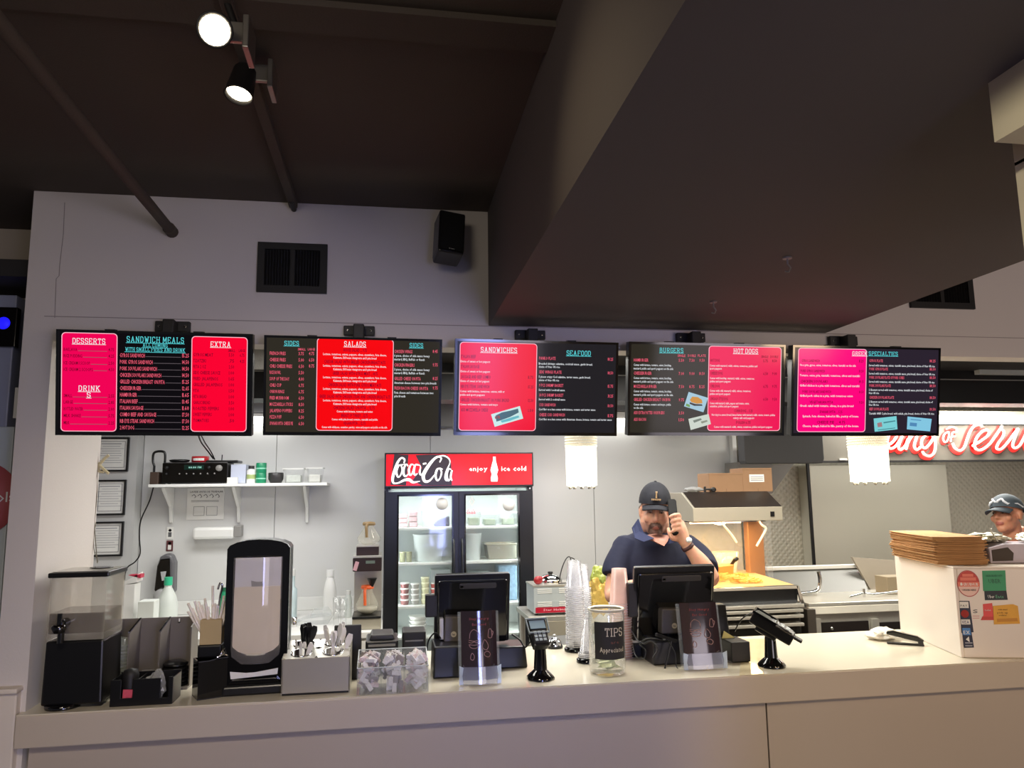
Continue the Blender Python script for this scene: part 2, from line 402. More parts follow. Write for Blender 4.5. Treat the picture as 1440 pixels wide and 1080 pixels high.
# ------------------------------------------------------------------ ceiling pipes, track and spots
def pipe(x, z, y0, y1, r, nm, label):
    t = thing(nm, label, 'pipe', (x, (y0+y1)/2, z))
    MB().tube([(x, y0, z), (x, y1, z)], r, 14).build('tube', CEIL, t)
    MB().tube([(x, y1-.03, z), (x, y1+.012, z)], r*1.22, 14).build('end_collar', CEIL, t)
    for yy in (y0+.9, (y0+y1)/2+.35):
        MB().tube([(x, yy-.012, z), (x, yy+.012, z)], r*1.15, 14).box((x-.01, yy-.01, z), (x+.01, yy+.01, 2.67)).build('hanger', CEIL, t)
    return t
pipe(-.737, 2.545, -.8, YH-.013, .017, 'sprinkler_pipe', 'dark brown pipe under the ceiling running into the wall left of the vent')
trk = thing('lighting_track', 'slim dark ceiling track carrying the two spotlights', 'track', (-.335, 1.6, 2.655))
MB().box((-.349, .6, 2.642), (-.321, YH-.02, 2.669)).build('rail', CEIL, trk, .003)
MB().tube([(-.335, YH-.08, 2.645), (-.335, YH-.005, 2.645)], .010, 10).build('end_cap', BLKM, trk)
def spot_head(bulb, aim, label, cm, em, es):
    t = thing('track_spotlight', label, 'spotlight', bulb, 0, 'spotlights on the ceiling track')
    d = (Vector(aim)-Vector(bulb)).normalized(); q = Matrix.Translation(bulb) @ d.to_track_quat('Z', 'Y').to_matrix().to_4x4()
    MB(q).lathe([(.018, -.085), (.026, -.07), (.032, 0), (.034, .004), (.030, .004), (.028, -.01)], 20).build('lamp_housing', cm, t)
    MB(q).lathe([(.001, -.004), (.028, -.006)], 20, cap=False).build('bulb', mat('warm_bulb', (255, 244, 224), emit=em, es=es), t)
    b2 = MB(); e = Vector(bulb)-d*.06
    b2.box((e.x+.012, e.y+.0, e.z-.012), (e.x+.06, e.y+.012, e.z+.03)); b2.box((e.x+.055, e.y-.02, e.z-.035), (e.x+.067, e.y+.06, e.z+.035))
    b2.build('yoke', mat('grey_metal', (150, 146, 140), .3, .8), t, .002)
    MB().tube([(e.x+.045, e.y+.02, e.z), (-.335, e.y+.03, 2.65)], .007, 8).build('stem', BLKM, t)
    return t
b1 = P(302, 42, 1.42); b1 = Vector((b1.x, b1.y, b1.z))
spot_head(b1, EYE+Vector((-.1, .3, .35)), 'lit track spotlight nearer the viewer with glowing warm bulb', BLKM, (255, 238, 205), 14)
b2_ = P(336, 133, 1.72)
spot_head(b2_, b2_+Vector((-.12, -.25, -1)), 'second track spotlight, pointing down, with bright grey bracket', BLKM, (255, 244, 224), 5)
light('spot_beam', 'SPOT', tuple(b1+Vector((0, -.02, -.05))), 7, (1, .82, .52), aim=(.36, 1.25, 2.20), size=.03, spot=62, blend=1)
light('spot_beam', 'SPOT', (-.35, -.35, 2.3), 80, (1, .9, .7), aim=(.93, .72, 2.10), size=.04, spot=24, blend=.9)  # added warm spot that brightens the column cap, no fixture there

# hooks under the soffit
for (x, y), lb in (((1107, 362), 'white hook under the dark soffit, the right one nearer the viewer'), ((1003, 424), 'small hook under the dark soffit near the menu screens')):
    g = G(x, y, 2.243); mb = MB(); mb.lathe([(.012, -.004), (.012, 0)], 12, T(g))
    mb.tube([(g.x, g.y, g.z), (g.x, g.y, g.z-.018), (g.x+.008, g.y, g.z-.028), (g.x+.008, g.y+.01, g.z-.036), (g.x-.002, g.y+.012, g.z-.034)], .0022, 6)
    tag(mb.build('ceiling_hook', GREY), lb, 'hook', 'hooks under the soffit')

# vents in the header
def vent(x0, y0, x1, y1, label, n=9):
    a = P(x0, y1, YH); b = P(x1, y0, YH); t = thing('air_vent', label, 'vent', (a.x/2+b.x/2, YH, a.z), 0, 'black air vents in the header wall')
    X0, Z0, X1, Z1 = a.x, a.z, b.x, b.z; f = .024; VB = mat('vent_paint', (13, 12, 12), .6)
    ring(MB(), [(X0, Z0), (X1, Z0), (X1, Z1), (X0, Z1)], [(X0+f, Z0+f), (X1-f, Z0+f), (X1-f, Z1-f), (X0+f, Z1-f)], YH-.012, YH+.001).build('frame', VB, t)
    mx = (X0+X1)/2; MB().box((mx-.008, YH-.011, Z0+f), (mx+.008, YH, Z1-f)).build('mullion', VB, t)
    MB().box((X0+f, YH-.002, Z0+f), (X1-f, YH-.0005, Z1-f)).build('back_plate', mat('vent_black', (6, 6, 7), .8), t)
    for (p, q) in ((X0+f, mx-.008), (mx+.008, X1-f)):
        for i in range(n):
            x = p+(q-p)*(i+.5)/n
            MB(T((x, YH-.006, 0), .5)).box((-.0007, -.0045, Z0+f), (.0007, .0045, Z1-f)).build('slat', VB, t)
vent(361, 345, 461, 411, 'wide black air vent on the header wall between pipe and speaker')
vent(1279, 366, 1362, 433, 'black air vent on the header wall half hidden by the soffit')
# loudspeaker
s0 = P(631, 338, 2.57)
sp = thing('wall_speaker', 'small black loudspeaker tilted on the header wall above the menus', 'speaker', (s0.x, 2.57, s0.z-.085))
m = T((s0.x, 2.55, s0.z), .18, -.22, .10)
MB(m).prism([(-.043, -.08), (.043, -.08), (.046, -.06), (.046, .085), (-.046, .085), (-.046, -.06)], -.04, .05).build('cabinet', BLK, sp, .006)
MB(m).box((-.040, -.046, -.070), (.040, -.040, .078)).build('grille', mat('speaker_cloth', (14, 13, 13), .95, bump=.3, bscale=500), sp, .003)
text(MB(m), 'bose', -.009, .009, -.0705, .005, -.0475).build('badge', WHT, sp)
MB().tube([(s0.x, 2.59, s0.z), (s0.x+.01, YH, s0.z)], .012, 8).build('bracket', BLKM, sp)

# dining side wall, far left: vending machine with blue light, round red sign
dv = thing('drinks_machine', 'tall grey drinks machine with blue light at the far left edge', 'machine', (-1.6, 2.95, 0))
def px_slab(name, x0, y0, x1, y1, Y, dep, m, par, bevel=0): return pxbox(MB(), x0, y0, x1, y1, Y, dep).build(name, m, par, bevel)
px_slab('cabinet', -90, 415, 24, 1180, 2.92, .14, mat('pale_blue_grey', (150, 156, 176), .4), dv, .004)
px_slab('display_band', -90, 432, 25, 486, 2.90, .03, BLKG, dv, .003)
px_slab('side_frame', 26, 428, 37, 590, 2.93, .12, BLKM, dv)
px_slab('lower_door', -90, 600, 20, 975, 2.905, .02, mat('pale_door', (196, 206, 208), .3), dv, .003)
c0 = P(4, 454, 2.895); MB(T(c0, 0, PI/2)).lathe([(.001, 0), (.02, 0), (.022, -.004)], 20).build('blue_lamp', mat('blue_led', (20, 20, 255), emit=(25, 20, 255), es=1.6), dv)
c0 = P(-30, 702, 2.9); MB(T(c0, 0, PI/2)).lathe([(.001, .004), (.128, .004), (.128, 0)], 40).build('round_sign', mat('faded_red', (176, 84, 88), .6), dv)
text(MB(), 'Coca-Cola', c0.x-.11, c0.x+.118, c0.z-.01, .035, 2.893).build('sign_lettering', WHT, dv)
px_slab('ticket', 18, 545, 26, 588, 2.91, .01, PAPER, dv)

# ================================================================== MENU SCREENS
def emi(name, rgb, s=1.0, rough=.15):
    return mat(name, tuple(v*.2 for v in rgb), rough, emit=rgb, es=s, var=0, spec=.15)
E_WHITE = emi('screen_white', (240, 244, 248), .95); E_CYAN = emi('screen_cyan', (96, 226, 232), .9); E_TEAL = emi('screen_glow_teal', (10, 70, 84), 1)
E_PINKTXT = emi('screen_rose_text', (236, 92, 116), 1); E_MAROON = emi('screen_maroon_text', (120, 4, 40), .9); E_LINE = emi('screen_grey_line', (110, 100, 106), .9)
E_RIM = emi('screen_pink_rim', (255, 190, 206), 1)
def screen(tl, tr, br, bl, label, bg, panels, items, bracket=None, pics=()):
    A = P(*tl, 2.545); B = P(*tr, 2.545); wd = B.x-A.x; zt = (A.z+B.z)/2
    Y2 = 2.598; Cc = P(*br, Y2); D = P(*bl, Y2); zb = (Cc.z+D.z)/2
    wd = (wd+(Cc.x-D.x))/2; cx = (A.x+B.x+Cc.x+D.x)/4
    tilt = math.atan2(Y2-2.545, zt-zb); h = math.hypot(zt-zb, Y2-2.545)
    roll = math.atan2((A.z-B.z+D.z-Cc.z)/2, wd)
    base = Vector((cx, (2.545+Y2)/2, (zt+zb)/2)); m = Matrix.Translation(base) @ Matrix.Rotation(roll, 4, 'Y') @ Matrix.Rotation(tilt, 4, 'X')
    t = thing('menu_screen', label, 'screen', base, 0, 'menu screens hung from the header')
    q = []
    inv = m.inverted()
    def loc(x, y):
        """picture pixel -> local point on the tilted screen plane (display layout only)"""
        d = inv.to_3x3() @ ray(x, y); o = inv @ EYE; k = -o.y/d.y; return (o.x+d.x*k, o.z+d.z*k)
    W, H = wd/2, h/2
    MB(m).box((-W, .001, -H), (W, .034, H)).build('housing', BLK, t, .003)
    MB(m).box((-W*.55, .034, -H*.6), (W*.55, .06, H*.6)).build('rear_bulge', BLK, t, .006)
    ring(MB(m), [(-W, -H), (W, -H), (W, H), (-W, H)], [(-W+.008, -H+.011), (W-.008, -H+.011), (W-.008, H-.008), (-W+.008, H-.008)], -.003, .001).build('bezel', BLKG, t)
    MB(m).box((-W+.008, -.0008, -H+.011), (W-.008, .001, H-.008)).build('display', bg, t)
    # coloured panel with rounded pale outline
    for pn, prgb in panels:
        a = loc(pn[0], pn[3]); b = loc(pn[2], pn[1])
        MB(m).prism(rrect(a[0], a[1], b[0], b[1], .012), -.0014, -.0008).build('colour_panel', emi('panel_%d_%d_%d' % prgb, prgb, 1.0), t)
        ring(MB(m), rrect(a[0], a[1], b[0], b[1], .012), rrect(a[0]+.0022, a[1]+.0022, b[0]-.0022, b[1]-.0022, .0105), -.0020, -.0013).build('panel_outline', E_RIM, t)
    kinds = {'h': ('heading_text', E_WHITE), 'c': ('heading_text', E_CYAN), 'i': ('item_text', E_PINKTXT), 'm': ('dark_item_text', E_MAROON), 'w': ('description_text', E_WHITE), 'l': ('leader_line', E_LINE)}
    acc = {}
    for it in items:
        k, s, x0, x1, yc, hp = it
        p = loc(x0, yc); q_ = loc(x1, yc); hh = hp*(h/148)
        mb = acc.setdefault(k, MB(m))
        if k == 'l': mb.box((p[0], -.0018, p[1]-.0007), (q_[0], -.0014, p[1]+.0007)); continue
        text(mb, s, p[0], q_[0], p[1]-hh/2, hh, -.0026, slab=k in 'hc', gap=.16 if k in 'hc' else .07)
        if k in 'hc': mb.box((p[0]-.002, -.0026, p[1]-hh*.5-.0034), (q_[0]+.002, -.0024, p[1]-hh*.5-.0020))
    for k, mb in acc.items(): tag(mb.build(kinds[k][0], kinds[k][1], t), kind='stuff')
    for (pts, col, inner) in pics:
        lp = [loc(*p) for p in pts]
        pc = MB(m).prism(lp, -.004, -.0022).build('inset_picture', emi('pic_%d_%d_%d' % col, col, .9), t)
        for ip, ic in inner:
            MB(m).prism([loc(*p) for p in ip], -.0046, -.0041).build('picture_detail', emi('pic_%d_%d_%d' % ic, ic, .8), pc)
    # mounting bracket above and arm to the wall
    bx0, by0, bx1, by1 = bracket
    a = P(bx0, by1, 2.64); b = P(bx1, by0, 2.64); mxx = (a.x+b.x)/2
    MB().box((a.x, 2.640, a.z), (b.x, YH, b.z)).build('wall_bracket', BLKM, t, .003)
    MB().box((mxx-.018, 2.59, zt-.08), (mxx+.018, 2.66, b.z-.004)).build('mount_arm', BLKM, t, .003)
    MB().box((mxx-.16, 2.60, zt-.14), (mxx+.16, YH, zt-.11)).build('mount_rail', BLKM, t)
    for sx in (a.x+.014, b.x-.014):
        MB(T((sx, 2.6395, (a.z+b.z)/2), 0, PI/2)).lathe([(.0045, 0), (.0045, .003), (.002, .005)], 10).build('bolt', CHROME, t)
    for fx in (-.24, .21):
        MB(m).box((W*fx*2-.015, .005, H-.002), (W*fx*2+.015, .03, H+.004)).build('vent_clip', BLKM, t)
    return t

BG_BLACK = emi('display_black', (12, 9, 13), 1, .1); BG_BROWN = emi('display_warm_black', (46, 42, 34), 1, .1); BG_VIOLET = emi('display_violet_black', (42, 34, 46), 1, .1)
def z1(x, y, s=4.5, ox=60, oy=450): return (ox+x/s, oy+y/s)
def rows(k, names, x0, xs_, ys, hp, prices=None, px=None, pk=None, lead=None):
    o = []
    for i, (n, x1, y) in enumerate(zip(names, xs_, ys)):
        o.append((k, n, x0, x1, y, hp))
        if prices and prices[i]:
            o.append((pk or k, prices[i], px[0], px[1], y+.6, hp))
        if lead: o.append((lead, '', x1+1, px[0]-2, y+2.2, 0))
    return o
# --- screen 1
it = [('h', 'DESSERTS', 102.5, 148.5, 479.2, 7), ('h', 'DRINK', 111, 141, 546, 7), ('h', 'S', 122.5, 128, 555.3, 6.5),
      ('c', 'SANDWICH MEALS', 178.5, 259, 477, 7.5), ('c', 'ALL COMING', 201, 236, 485.3, 5), ('c', 'WITH SMALL FRIES AND DRINK', 176.5, 260.5, 491, 5), ('h', 'EXTRA', 296.5, 324.5, 484, 7)]
it += rows('m', ['BAKLAVA', 'RICE PUDDING', 'ICE CREAM 1 SCOOP', 'ICE CREAM 2 SCOOPS'], 90, [109, 116, 127, 131], [491, 500, 510, 519], 4.6, ['4.75', '4.25', '2.50', '4.50'], (153, 161), lead='l')
it += rows('m', ['SMALL', 'LARGE', 'BOTTLED WATER', 'MILK SHAKE', 'MILK'], 90, [102, 103, 117, 114, 98], [556, 565, 574.5, 584, 594], 4.6, ['2.55', '2.85', '2.00', '5.75', '2.25'], (153, 161), lead='l')
nm = ['GYROS SANDWICH', 'PORK GYROS SANDWICH', 'PORK SOUVLAKI SANDWICH', 'CHICKEN SOUVLAKI SANDWICH', 'GRILLED CHICKEN BREAST ON PITA', 'CHEESEBURGER', 'HAMBURGER', 'ITALIAN BEEF', 'ITALIAN SAUSAGE', 'COMBO BEEF AND SAUSAGE', 'RIB EYE STEAK SANDWICH', '2 HOT DOG']
it += rows('i', nm, 169, [204, 215, 221, 227, 232, 199, 193, 194, 202, 220, 217, 189], [499.3+9.24*i for i in range(12)], 5.6, ['15.25', '14.50', '14.50', '14.50', '15.25', '12.65', '11.65', '13.45', '11.60', '17.50', '17.50', '12.25'], (256.5, 266), lead='l')
nm = ['GYROS MEAT', 'TZATZIKI', 'FETA 2 OZ', 'SIDE CHEESE SAUCE', 'FRIED JALAPENOS', 'GRILLED JALAPENOS', 'PITA', 'FETA BREAD', 'GARLIC BREAD', 'ROASTED PEPPERS', 'SWEET PEPPERS', 'TOMATOES']
it += rows('m', nm, 272, [300, 290, 290, 310, 307, 313, 280, 291, 296, 308, 298, 294], [498.5+8.4*i for i in range(12)], 4.8, ['5.50', '.75', '2.50', '1.00', '1.65', '1.00', '1.50', '1.00', '3.50', '1.00', '1.00', '.50'], (322, 329.5))
it += [('m', 'SMALL', 321, 331, 493, 4), ('m', 'LARGE', 336, 345, 493, 4), ('m', '6.75', 337.5, 344, 499.5, 4.6), ('m', '4.25', 337.5, 344, 508, 4.6)]
s1 = screen((78.5, 462), (357, 470.5), (353, 612.5), (79, 612.5), 'menu screen headed SANDWICH MEALS between two crimson panels, leftmost of the five', BG_BLACK, [((85.5, 469, 165.5, 606.5), (240, 0, 84)), ((268, 474.5, 348.5, 607), (250, 0, 48))], it, bracket=(217, 452, 267, 466))
# --- screen 2
it = [('c', 'SIDES', 400, 420.5, 482.5, 6), ('h', 'SALADS', 484, 514.5, 483.5, 7), ('c', 'SIDES', 576, 595, 485.5, 6)]
nm = ['FRENCH FRIES', 'CHEESE FRIES', 'CHILI CHEESE FRIES', 'RICE BOWL', 'SOUP OF THE DAY', 'CHILI CUP', 'ONION RINGS', 'FRIED MUSHROOM', 'MOZZARELLA STICKS', 'JALAPENO POPPERS', 'PIZZA PUFF', 'SPANAKOPITA CHEESE PIE']
it += rows('i', nm, 379.5, [402, 402, 411, 395, 407, 396, 400, 406, 412, 411, 396, 412], [496.5+8.95*i for i in range(12)], 5, ['3.75', '5.00', '6.50', '5.50', '4.00', '6.75', '6.75', '6.50', '8.50', '8.25', '6.50', '6.50'], (420, 427.5))
it += [('i', 'SMALL', 419, 430, 491, 3.6), ('i', 'LARGE', 433, 443, 491, 3.6), ('i', '4.75', 434.5, 442, 497, 5), ('i', '6.50', 434.5, 442, 506, 5), ('i', '8.75', 434.5, 442, 514.5, 5)]
D1 = 'Lettuce, tomatoes, onions, peppers, olives, cucumbers, feta cheese,'; D2 = 'Kalamata, Dill house vinaigrette and 1 pita bread'
y = 492
for i, (hd_t, a, b) in enumerate([('HOUSE SALAD ... 9.75', 483, 516), ('CAESAR SALAD WITH GRILLED CHICKEN BREAST 14.75', 456, 542), ('GREEK SALAD WITH GYROS MEAT ... 14.75', 468, 531), ('CHICKEN SALAD WITH PORK GYROS MEAT 14.75', 462, 536), ('GREEK SALAD WITH CHICKEN STEAK AND CHICKEN BREAST 16.75', 449, 549)]):
    it += [('m', hd_t, a, b, y, 5), ('w', D1, 454.5, 543.5, y+5.6, 3.4), ('w', D2, 469, 529.5, y+10.7, 3.4)]; y += 16.25
it += [('m', 'CHICKEN SALAD ON PITA ... 12.75', 469, 527, 573, 5), ('w', 'Comes with lettuce, tomato and onion', 473.5, 524, 578.3, 3.2), ('m', 'BREAST OF TURKEY ... 12.75', 480, 517, 584, 5), ('w', 'Comes with pita bread, tomato, tzatziki and pickle', 466.5, 531, 589.4, 3.2), ('m', 'VEGAN PITA ... 12.75', 483, 514, 594.8, 5), ('w', 'Comes with chickpeas, cucumber, parsley, onion and peppers and pickle on the side', 452.5, 544.5, 600.3, 3.2)]
for n, x1, yy, pr, ds in [('CHICKEN WINGS', 580, 494, '8.45', [('6 piece, choice of side sauce: honey', 604, 499.8), ('mustard, BBQ, Buffalo or Ranch', 597, 505)]), ('CHICKEN FINGERS', 583, 513, '9.75', [('3 piece, choice of side sauce: honey', 604, 519.2), ('mustard, BBQ, Buffalo or Ranch', 597, 524.2)]), ('GRILLED CHEESE ON PITA', 591.5, 532, '8.25', [('American cheese between two pita breads', 613.5, 538)]), ('FRESH BACON CHEESE ON PITA', 602, 545.5, '9.75', [('Feta cheese and tomatoes between two', 609.5, 551.8), ('pita breads', 570, 556.8)])]:
    it += [('i', n, 554.5, x1, yy, 5), ('i', pr, 608.5, 615.5, yy, 5)]+[('w', d, 554.5, xe, ye, 3.6) for d, xe, ye in ds]
s2 = screen((371, 470.5), (621.5, 478), (620, 612.5), (370.5, 612.5), 'menu screen headed SALADS on a bright red panel with SIDES either side', BG_BROWN, [((444, 477.5, 553.8, 605.5), (246, 4, 12))], it, bracket=(483, 458.5, 527, 471))
# --- screen 3
it = [('h', 'SANDWICHES', 676, 727, 491.5, 7), ('c', 'SEAFOOD', 796.5, 830.5, 496.3, 7)]
for n, x1, yy, pr, ds in [('ITALIAN BEEF', 669, 501, None, [('Choice of sweet or hot peppers', 689, 507.8)]), ('ITALIAN SAUSAGE', 674, 515, None, [('Choice of sweet or hot peppers', 689, 521.8)]), ('SAUSAGE AND BEEF COMBO', 690, 529.5, '11.75', [('Choice of sweet or hot peppers', 688, 535.5)]), ('RIB EYE STEAK SANDWICH', 688, 543, '15.25', [('Comes with lettuce, tomatoes, onions, mild or', 709.5, 549.8), ('pickle and sport peppers', 681.5, 554.8)]), ('GRILLED CHICKEN BREAST OR PORK BREAD', 716, 562, '12.50', [('Comes with lettuce, tomato and mayo', 700, 568.3)]), ('ADD MOZZARELLA CHEESE', 686, 576, '1.50', [])]:
    it += [('m', n, 648, x1, yy, 5)]+([('m', pr, 742.5, 750, yy+1, 4.6)] if pr else [])+[('w', d, 647, xe, ye, 3.4) for d, xe, ye in ds]
for n, x1, yy, pr, ds in [('PANKO PLATE', 781, 503.5, '18.25', [('Breaded shrimps calamine, cocktail sauce, garlic bread,', 833, 511), ('choice of fries OR rice', 787, 515.5)]), ('SIDE WINGS PLATE', 789.5, 522.8, '18.50', [('5 pieces crispy Cod calamine, tartar sauce, garlic bread,', 830, 529.5), ('choice of fries OR rice', 786, 534.3)]), ('9 PCS SHRIMP BASKET', 792, 541.5, '15.75', [('Served with 1 cocktail sauce', 794, 548)]), ('30 PCS SHRIMP BASKET', 792, 555.3, '31.25', [('Served with 2 cocktail sauce', 794.5, 561.3)]), ('COD SANDWICH', 781, 569, '10.50', [('Cod filet on a bun comes with lettuce, tomato and tartar sauce', 837, 575.3)]), ('CHEESE COD SANDWICH', 794, 583, '11.75', [('Cod filet on a bun comes with American cheese, lettuce, tomato and tartar sauce', 860, 589.3)])]:
    it += [('i', n, 758, x1, yy, 4.8), ('i', pr, 854.5, 862, yy+1.5, 4.8)]+[('w', d, 757.5, xe, ye, 3.4) for d, xe, ye in ds]
fl = lambda pts, s, ox, oy: [z1(x, y, s, ox, oy) for x, y in pts]
pic3 = [(fl([(388, 772), (362, 682), (570, 622), (594, 712)], 5.143, 620, 450), (206, 240, 236), [(fl([(400, 735), (395, 690), (440, 668), (500, 655), (556, 640), (562, 668), (500, 700), (440, 722)], 5.143, 620, 450), (70, 110, 120)), (fl([(440, 742), (430, 728), (470, 716), (520, 700), (560, 690), (565, 704), (500, 728)], 5.143, 620, 450), (110, 200, 210)), (fl([(392, 715), (388, 698), (420, 690), (430, 712)], 5.143, 620, 450), (190, 80, 70))])]
s3 = screen((640.4, 476), (870, 482), (866.5, 613), (637.5, 612), 'menu screen headed SANDWICHES and SEAFOOD above the red cooler, middle of the five', BG_BROWN if False else emi('display_grey_black', (34, 32, 36), 1, .1), [((644.5, 483.3, 755.5, 605.5), (240, 0, 44))], it, bracket=(725, 464.5, 767, 476.5), pics=pic3)
# --- screen 4
it = [('c', 'BURGERS', 927.5, 960.5, 492.3, 6.5), ('h', 'HOT DOGS', 1031, 1065.5, 493.5, 7)]
it += [('i', a, x0, x0+11, 500, 4) for a, x0 in (('SINGLE', 952.5), ('DOUBLE', 967), ('PLATE', 981))]
for n, x1, yy, pr, ds in [('HAMBURGER', 911.5, 506, ('5.50', '7.50', '9.50'), [('Comes with lettuce, tomato, onion, ketchup,', 944, 512.8), ('mustard, pickle and sport peppers on the side', 946.5, 517.8)]), ('CHEESEBURGER', 916, 524.5, ('7.00', '9.00', '10.50'), [('Comes with lettuce, tomato, onion, ketchup,', 944, 531.2), ('mustard, pickle and sport peppers on the side', 946.5, 536.2)]), ('MOZZARELLA BURGER', 923, 543, ('7.50', '8.75', '11.25'), [('Comes with lettuce, tomato, onions, ketchup,', 944, 549.8), ('mustard, pickle and sport peppers on the side', 946, 554.8)]), ('GRILLED CHICKEN BREAST ON BUN', 942, 561.5, ('9.75',), [('Comes with lettuce, tomato and mayo, pickle', 943, 568.4), ('on the side', 904, 573.2)]), ('ADD EXTRA PATTIES ON BURGERS', 934, 580, ('3.50',), []), ('ADD BACON', 908, 589.5, ('1.50',), [])]:
    it += [('i', n, 891, x1, yy, 5)]+[('i', p, x0, x0+7.5, yy+.6, 4.8) for p, x0 in zip(pr, (954, 968.8, 983))]+[('w', d, 890.8, xe, ye, 3.6) for d, xe, ye in ds]
it += [('m', 'SINGLE', 1070, 1080, 501.5, 4), ('m', 'DOUBLE', 1083, 1094, 501.5, 4)]
for n, x1, yy, pr, ds in [('HOT DOG', 1011.5, 506.5, ('5.75', '8.50'), [('Comes with mustard, relish, onions, tomatoes, pickles and', 1064.5, 513.8), ('sport peppers', 1014.5, 518)]), ('CHEESE DOG', 1015.5, 524.5, ('6.50', '9.00'), [('Comes with ketchup, mustard, relish, onions, tomatoes,', 1060.5, 531.5), ('pickles and sport peppers', 1027, 536)]), ('CHILI DOG', 1011.5, 542.5, ('6.75', '9.75'), [('Comes with chili, mustard, relish, onions, tomatoes,', 1055.5, 549.2), ('pickles and sport peppers', 1026.5, 553.6)]), ('CHICAGO STYLE DOG', 1023, 560.5, ('6.50', '9.50'), [('Comes with mustard, relish, peppers and tomato, onion,', 1053, 566.8), ('cucumber, pickles and sport peppers', 1038, 571)])]:
    it += [('m', n, 998.5, x1, yy, 4.8)]+[('m', p, x0, x0+6.5, yy+.8, 4.6) for p, x0 in zip(pr, (1073, 1085.5))]+[('w', d, 997.8, xe, ye, 3.4) for d, xe, ye in ds]
it += [('m', 'CORN DOG ... 5.25', 1032, 1058, 577.5, 4.6), ('w', 'Hot dog in a sweet bread, lemon batter with mustard, relish, onions, tomato, pickles', 1000.5, 1089.5, 583, 3.4), ('w', 'celery salt and peppers', 1030.5, 1060, 587.5, 3.4), ('m', 'POLISH 6.75', 1035, 1055, 594, 4.6), ('w', 'Comes with mustard, relish, onions, tomatoes, pickles and sport peppers', 1003.5, 1085.5, 600, 3.4)]
pic4 = [(fl([(562, 672), (598, 560), (748, 606), (712, 718)], 5.538, 860, 450), (168, 206, 224), [(fl([(606, 622), (625, 596), (668, 600), (700, 622), (704, 648), (660, 652), (618, 640)], 5.538, 860, 450), (226, 156, 60)), (fl([(606, 640), (650, 654), (700, 656), (704, 668), (640, 668), (604, 652)], 5.538, 860, 450), (60, 52, 50)), (fl([(574, 668), (580, 650), (606, 660), (606, 680)], 5.538, 860, 450), (120, 170, 90))]),
        (fl([(596, 770), (752, 732), (770, 810), (614, 856)], 5.538, 860, 450), (210, 220, 208), [(fl([(630, 782), (690, 764), (700, 776), (640, 800)], 5.538, 860, 450), (128, 140, 128)), (fl([(690, 790), (740, 778), (744, 790), (700, 806)], 5.538, 860, 450), (150, 158, 140))])]
s4 = screen((883.5, 480.3), (1105, 485), (1101.5, 612.5), (883, 612.5), 'menu screen headed BURGERS beside a pink HOT DOGS panel', BG_BROWN, [((994.3, 488.3, 1098.8, 605.8), (238, 16, 84))], it, bracket=(952.5, 468.5, 992, 480), pics=pic4)
# --- screen 5
it = [('h', 'GREEK', 1198, 1219, 497, 6), ('c', 'SPECIALTIES', 1221, 1262, 497, 6)]
for n, x0, x1, yy, pr, ds, x2, y2 in [('GYROS SANDWICH', 1127, 1152, 507, '11.25', 'On a pita, gyros, onion, tomatoes, olives, tzatziki on the side', 1203, 513), ('PORK GYROS SANDWICH', 1125.5, 1159, 521.3, '10.50', 'Tomato, onion, pita, tzatziki, tomatoes, olives and tzatziki', 1208.5, 527.5), ('CHICKEN SOUVLAKI', 1125.5, 1163, 536, '10.5', 'Grilled chicken in a pita with tomatoes, olives and tzatziki', 1208, 541.8), ('PORK SOUVLAKI SANDWICH', 1128, 1168, 550.5, '10.50', 'Grilled pork cubes in a pita, with tomatoes onion', 1198.5, 556.2), ('VEGETARIAN PITA', 1138, 1171, 565.3, '9.50', 'Greek salad with tomato, olives, in a pita bread', 1199.5, 570.3)]:
    it += [('m', n, x0, x1, yy, 4.6), ('m', pr, 1207.5, 1214, yy+.5, 4.6), ('w', ds, 1124.3, x2, y2, 3.6)]
it += [('m', 'SPANAKOPITA ... 5.25', 1152, 1184, 579, 4.6), ('w', 'Spinach, feta cheese, baked in fillo, pastry of house', 1128, 1206.5, 585, 3.6), ('m', 'CHEESE PIE ... 4.75', 1148, 1188, 593.5, 4.6), ('w', 'Cheese, dough, baked in fillo, pastry of the house', 1128, 1206.5, 598.8, 3.6)]
for n, x1, yy, pr, ds in [('GYROS PLATE', 1241, 507, '18.25', [('Served with tomatoes, onions, tzatziki sauce, pita bread, choice of fries OR rice', 1314, 513.5)]), ('PORK GYROS PLATE', 1248, 518.6, '18.50', [('Served with tomatoes, onions, tzatziki sauce, pita bread, choice of fries OR rice', 1314, 525)]), ('PORK SOUVLAKI PLATE OF PORK CUBES', 1271, 530.5, '18.50', [('Served with tomatoes, onions, tzatziki sauce, pita bread, choice of fries OR rice', 1313.5, 536.5)]), ('PORK SOUVLAKI PLATE', 1252, 542, '18.50', [('2 Skewers served with tomatoes, onions, tzatziki sauce, pita bread, choice of', 1311, 548), ('fries OR rice', 1235.5, 552.5)]), ('CHICKEN SOUVLAKI PLATE', 1256.5, 558.6, '18.50', [('2 Skewers served with tomatoes, onions, tzatziki sauce, pita bread, choice of', 1311, 564.7), ('fries OR rice', 1235, 569)]), ('BEEF SOUVLAKI PLATE', 1249, 575, '19.50', [('Tzatziki AND 2 pita bread, with salads, pita bread, choice of fries OR rice', 1313, 581.2)])]:
    it += [('i', n, 1222, x1, yy, 4.6), ('i', pr, 1307, 1315, yy+.5, 4.6)]+[('w', d, 1221.3, xe, ye, 3.6) for d, xe, ye in ds]
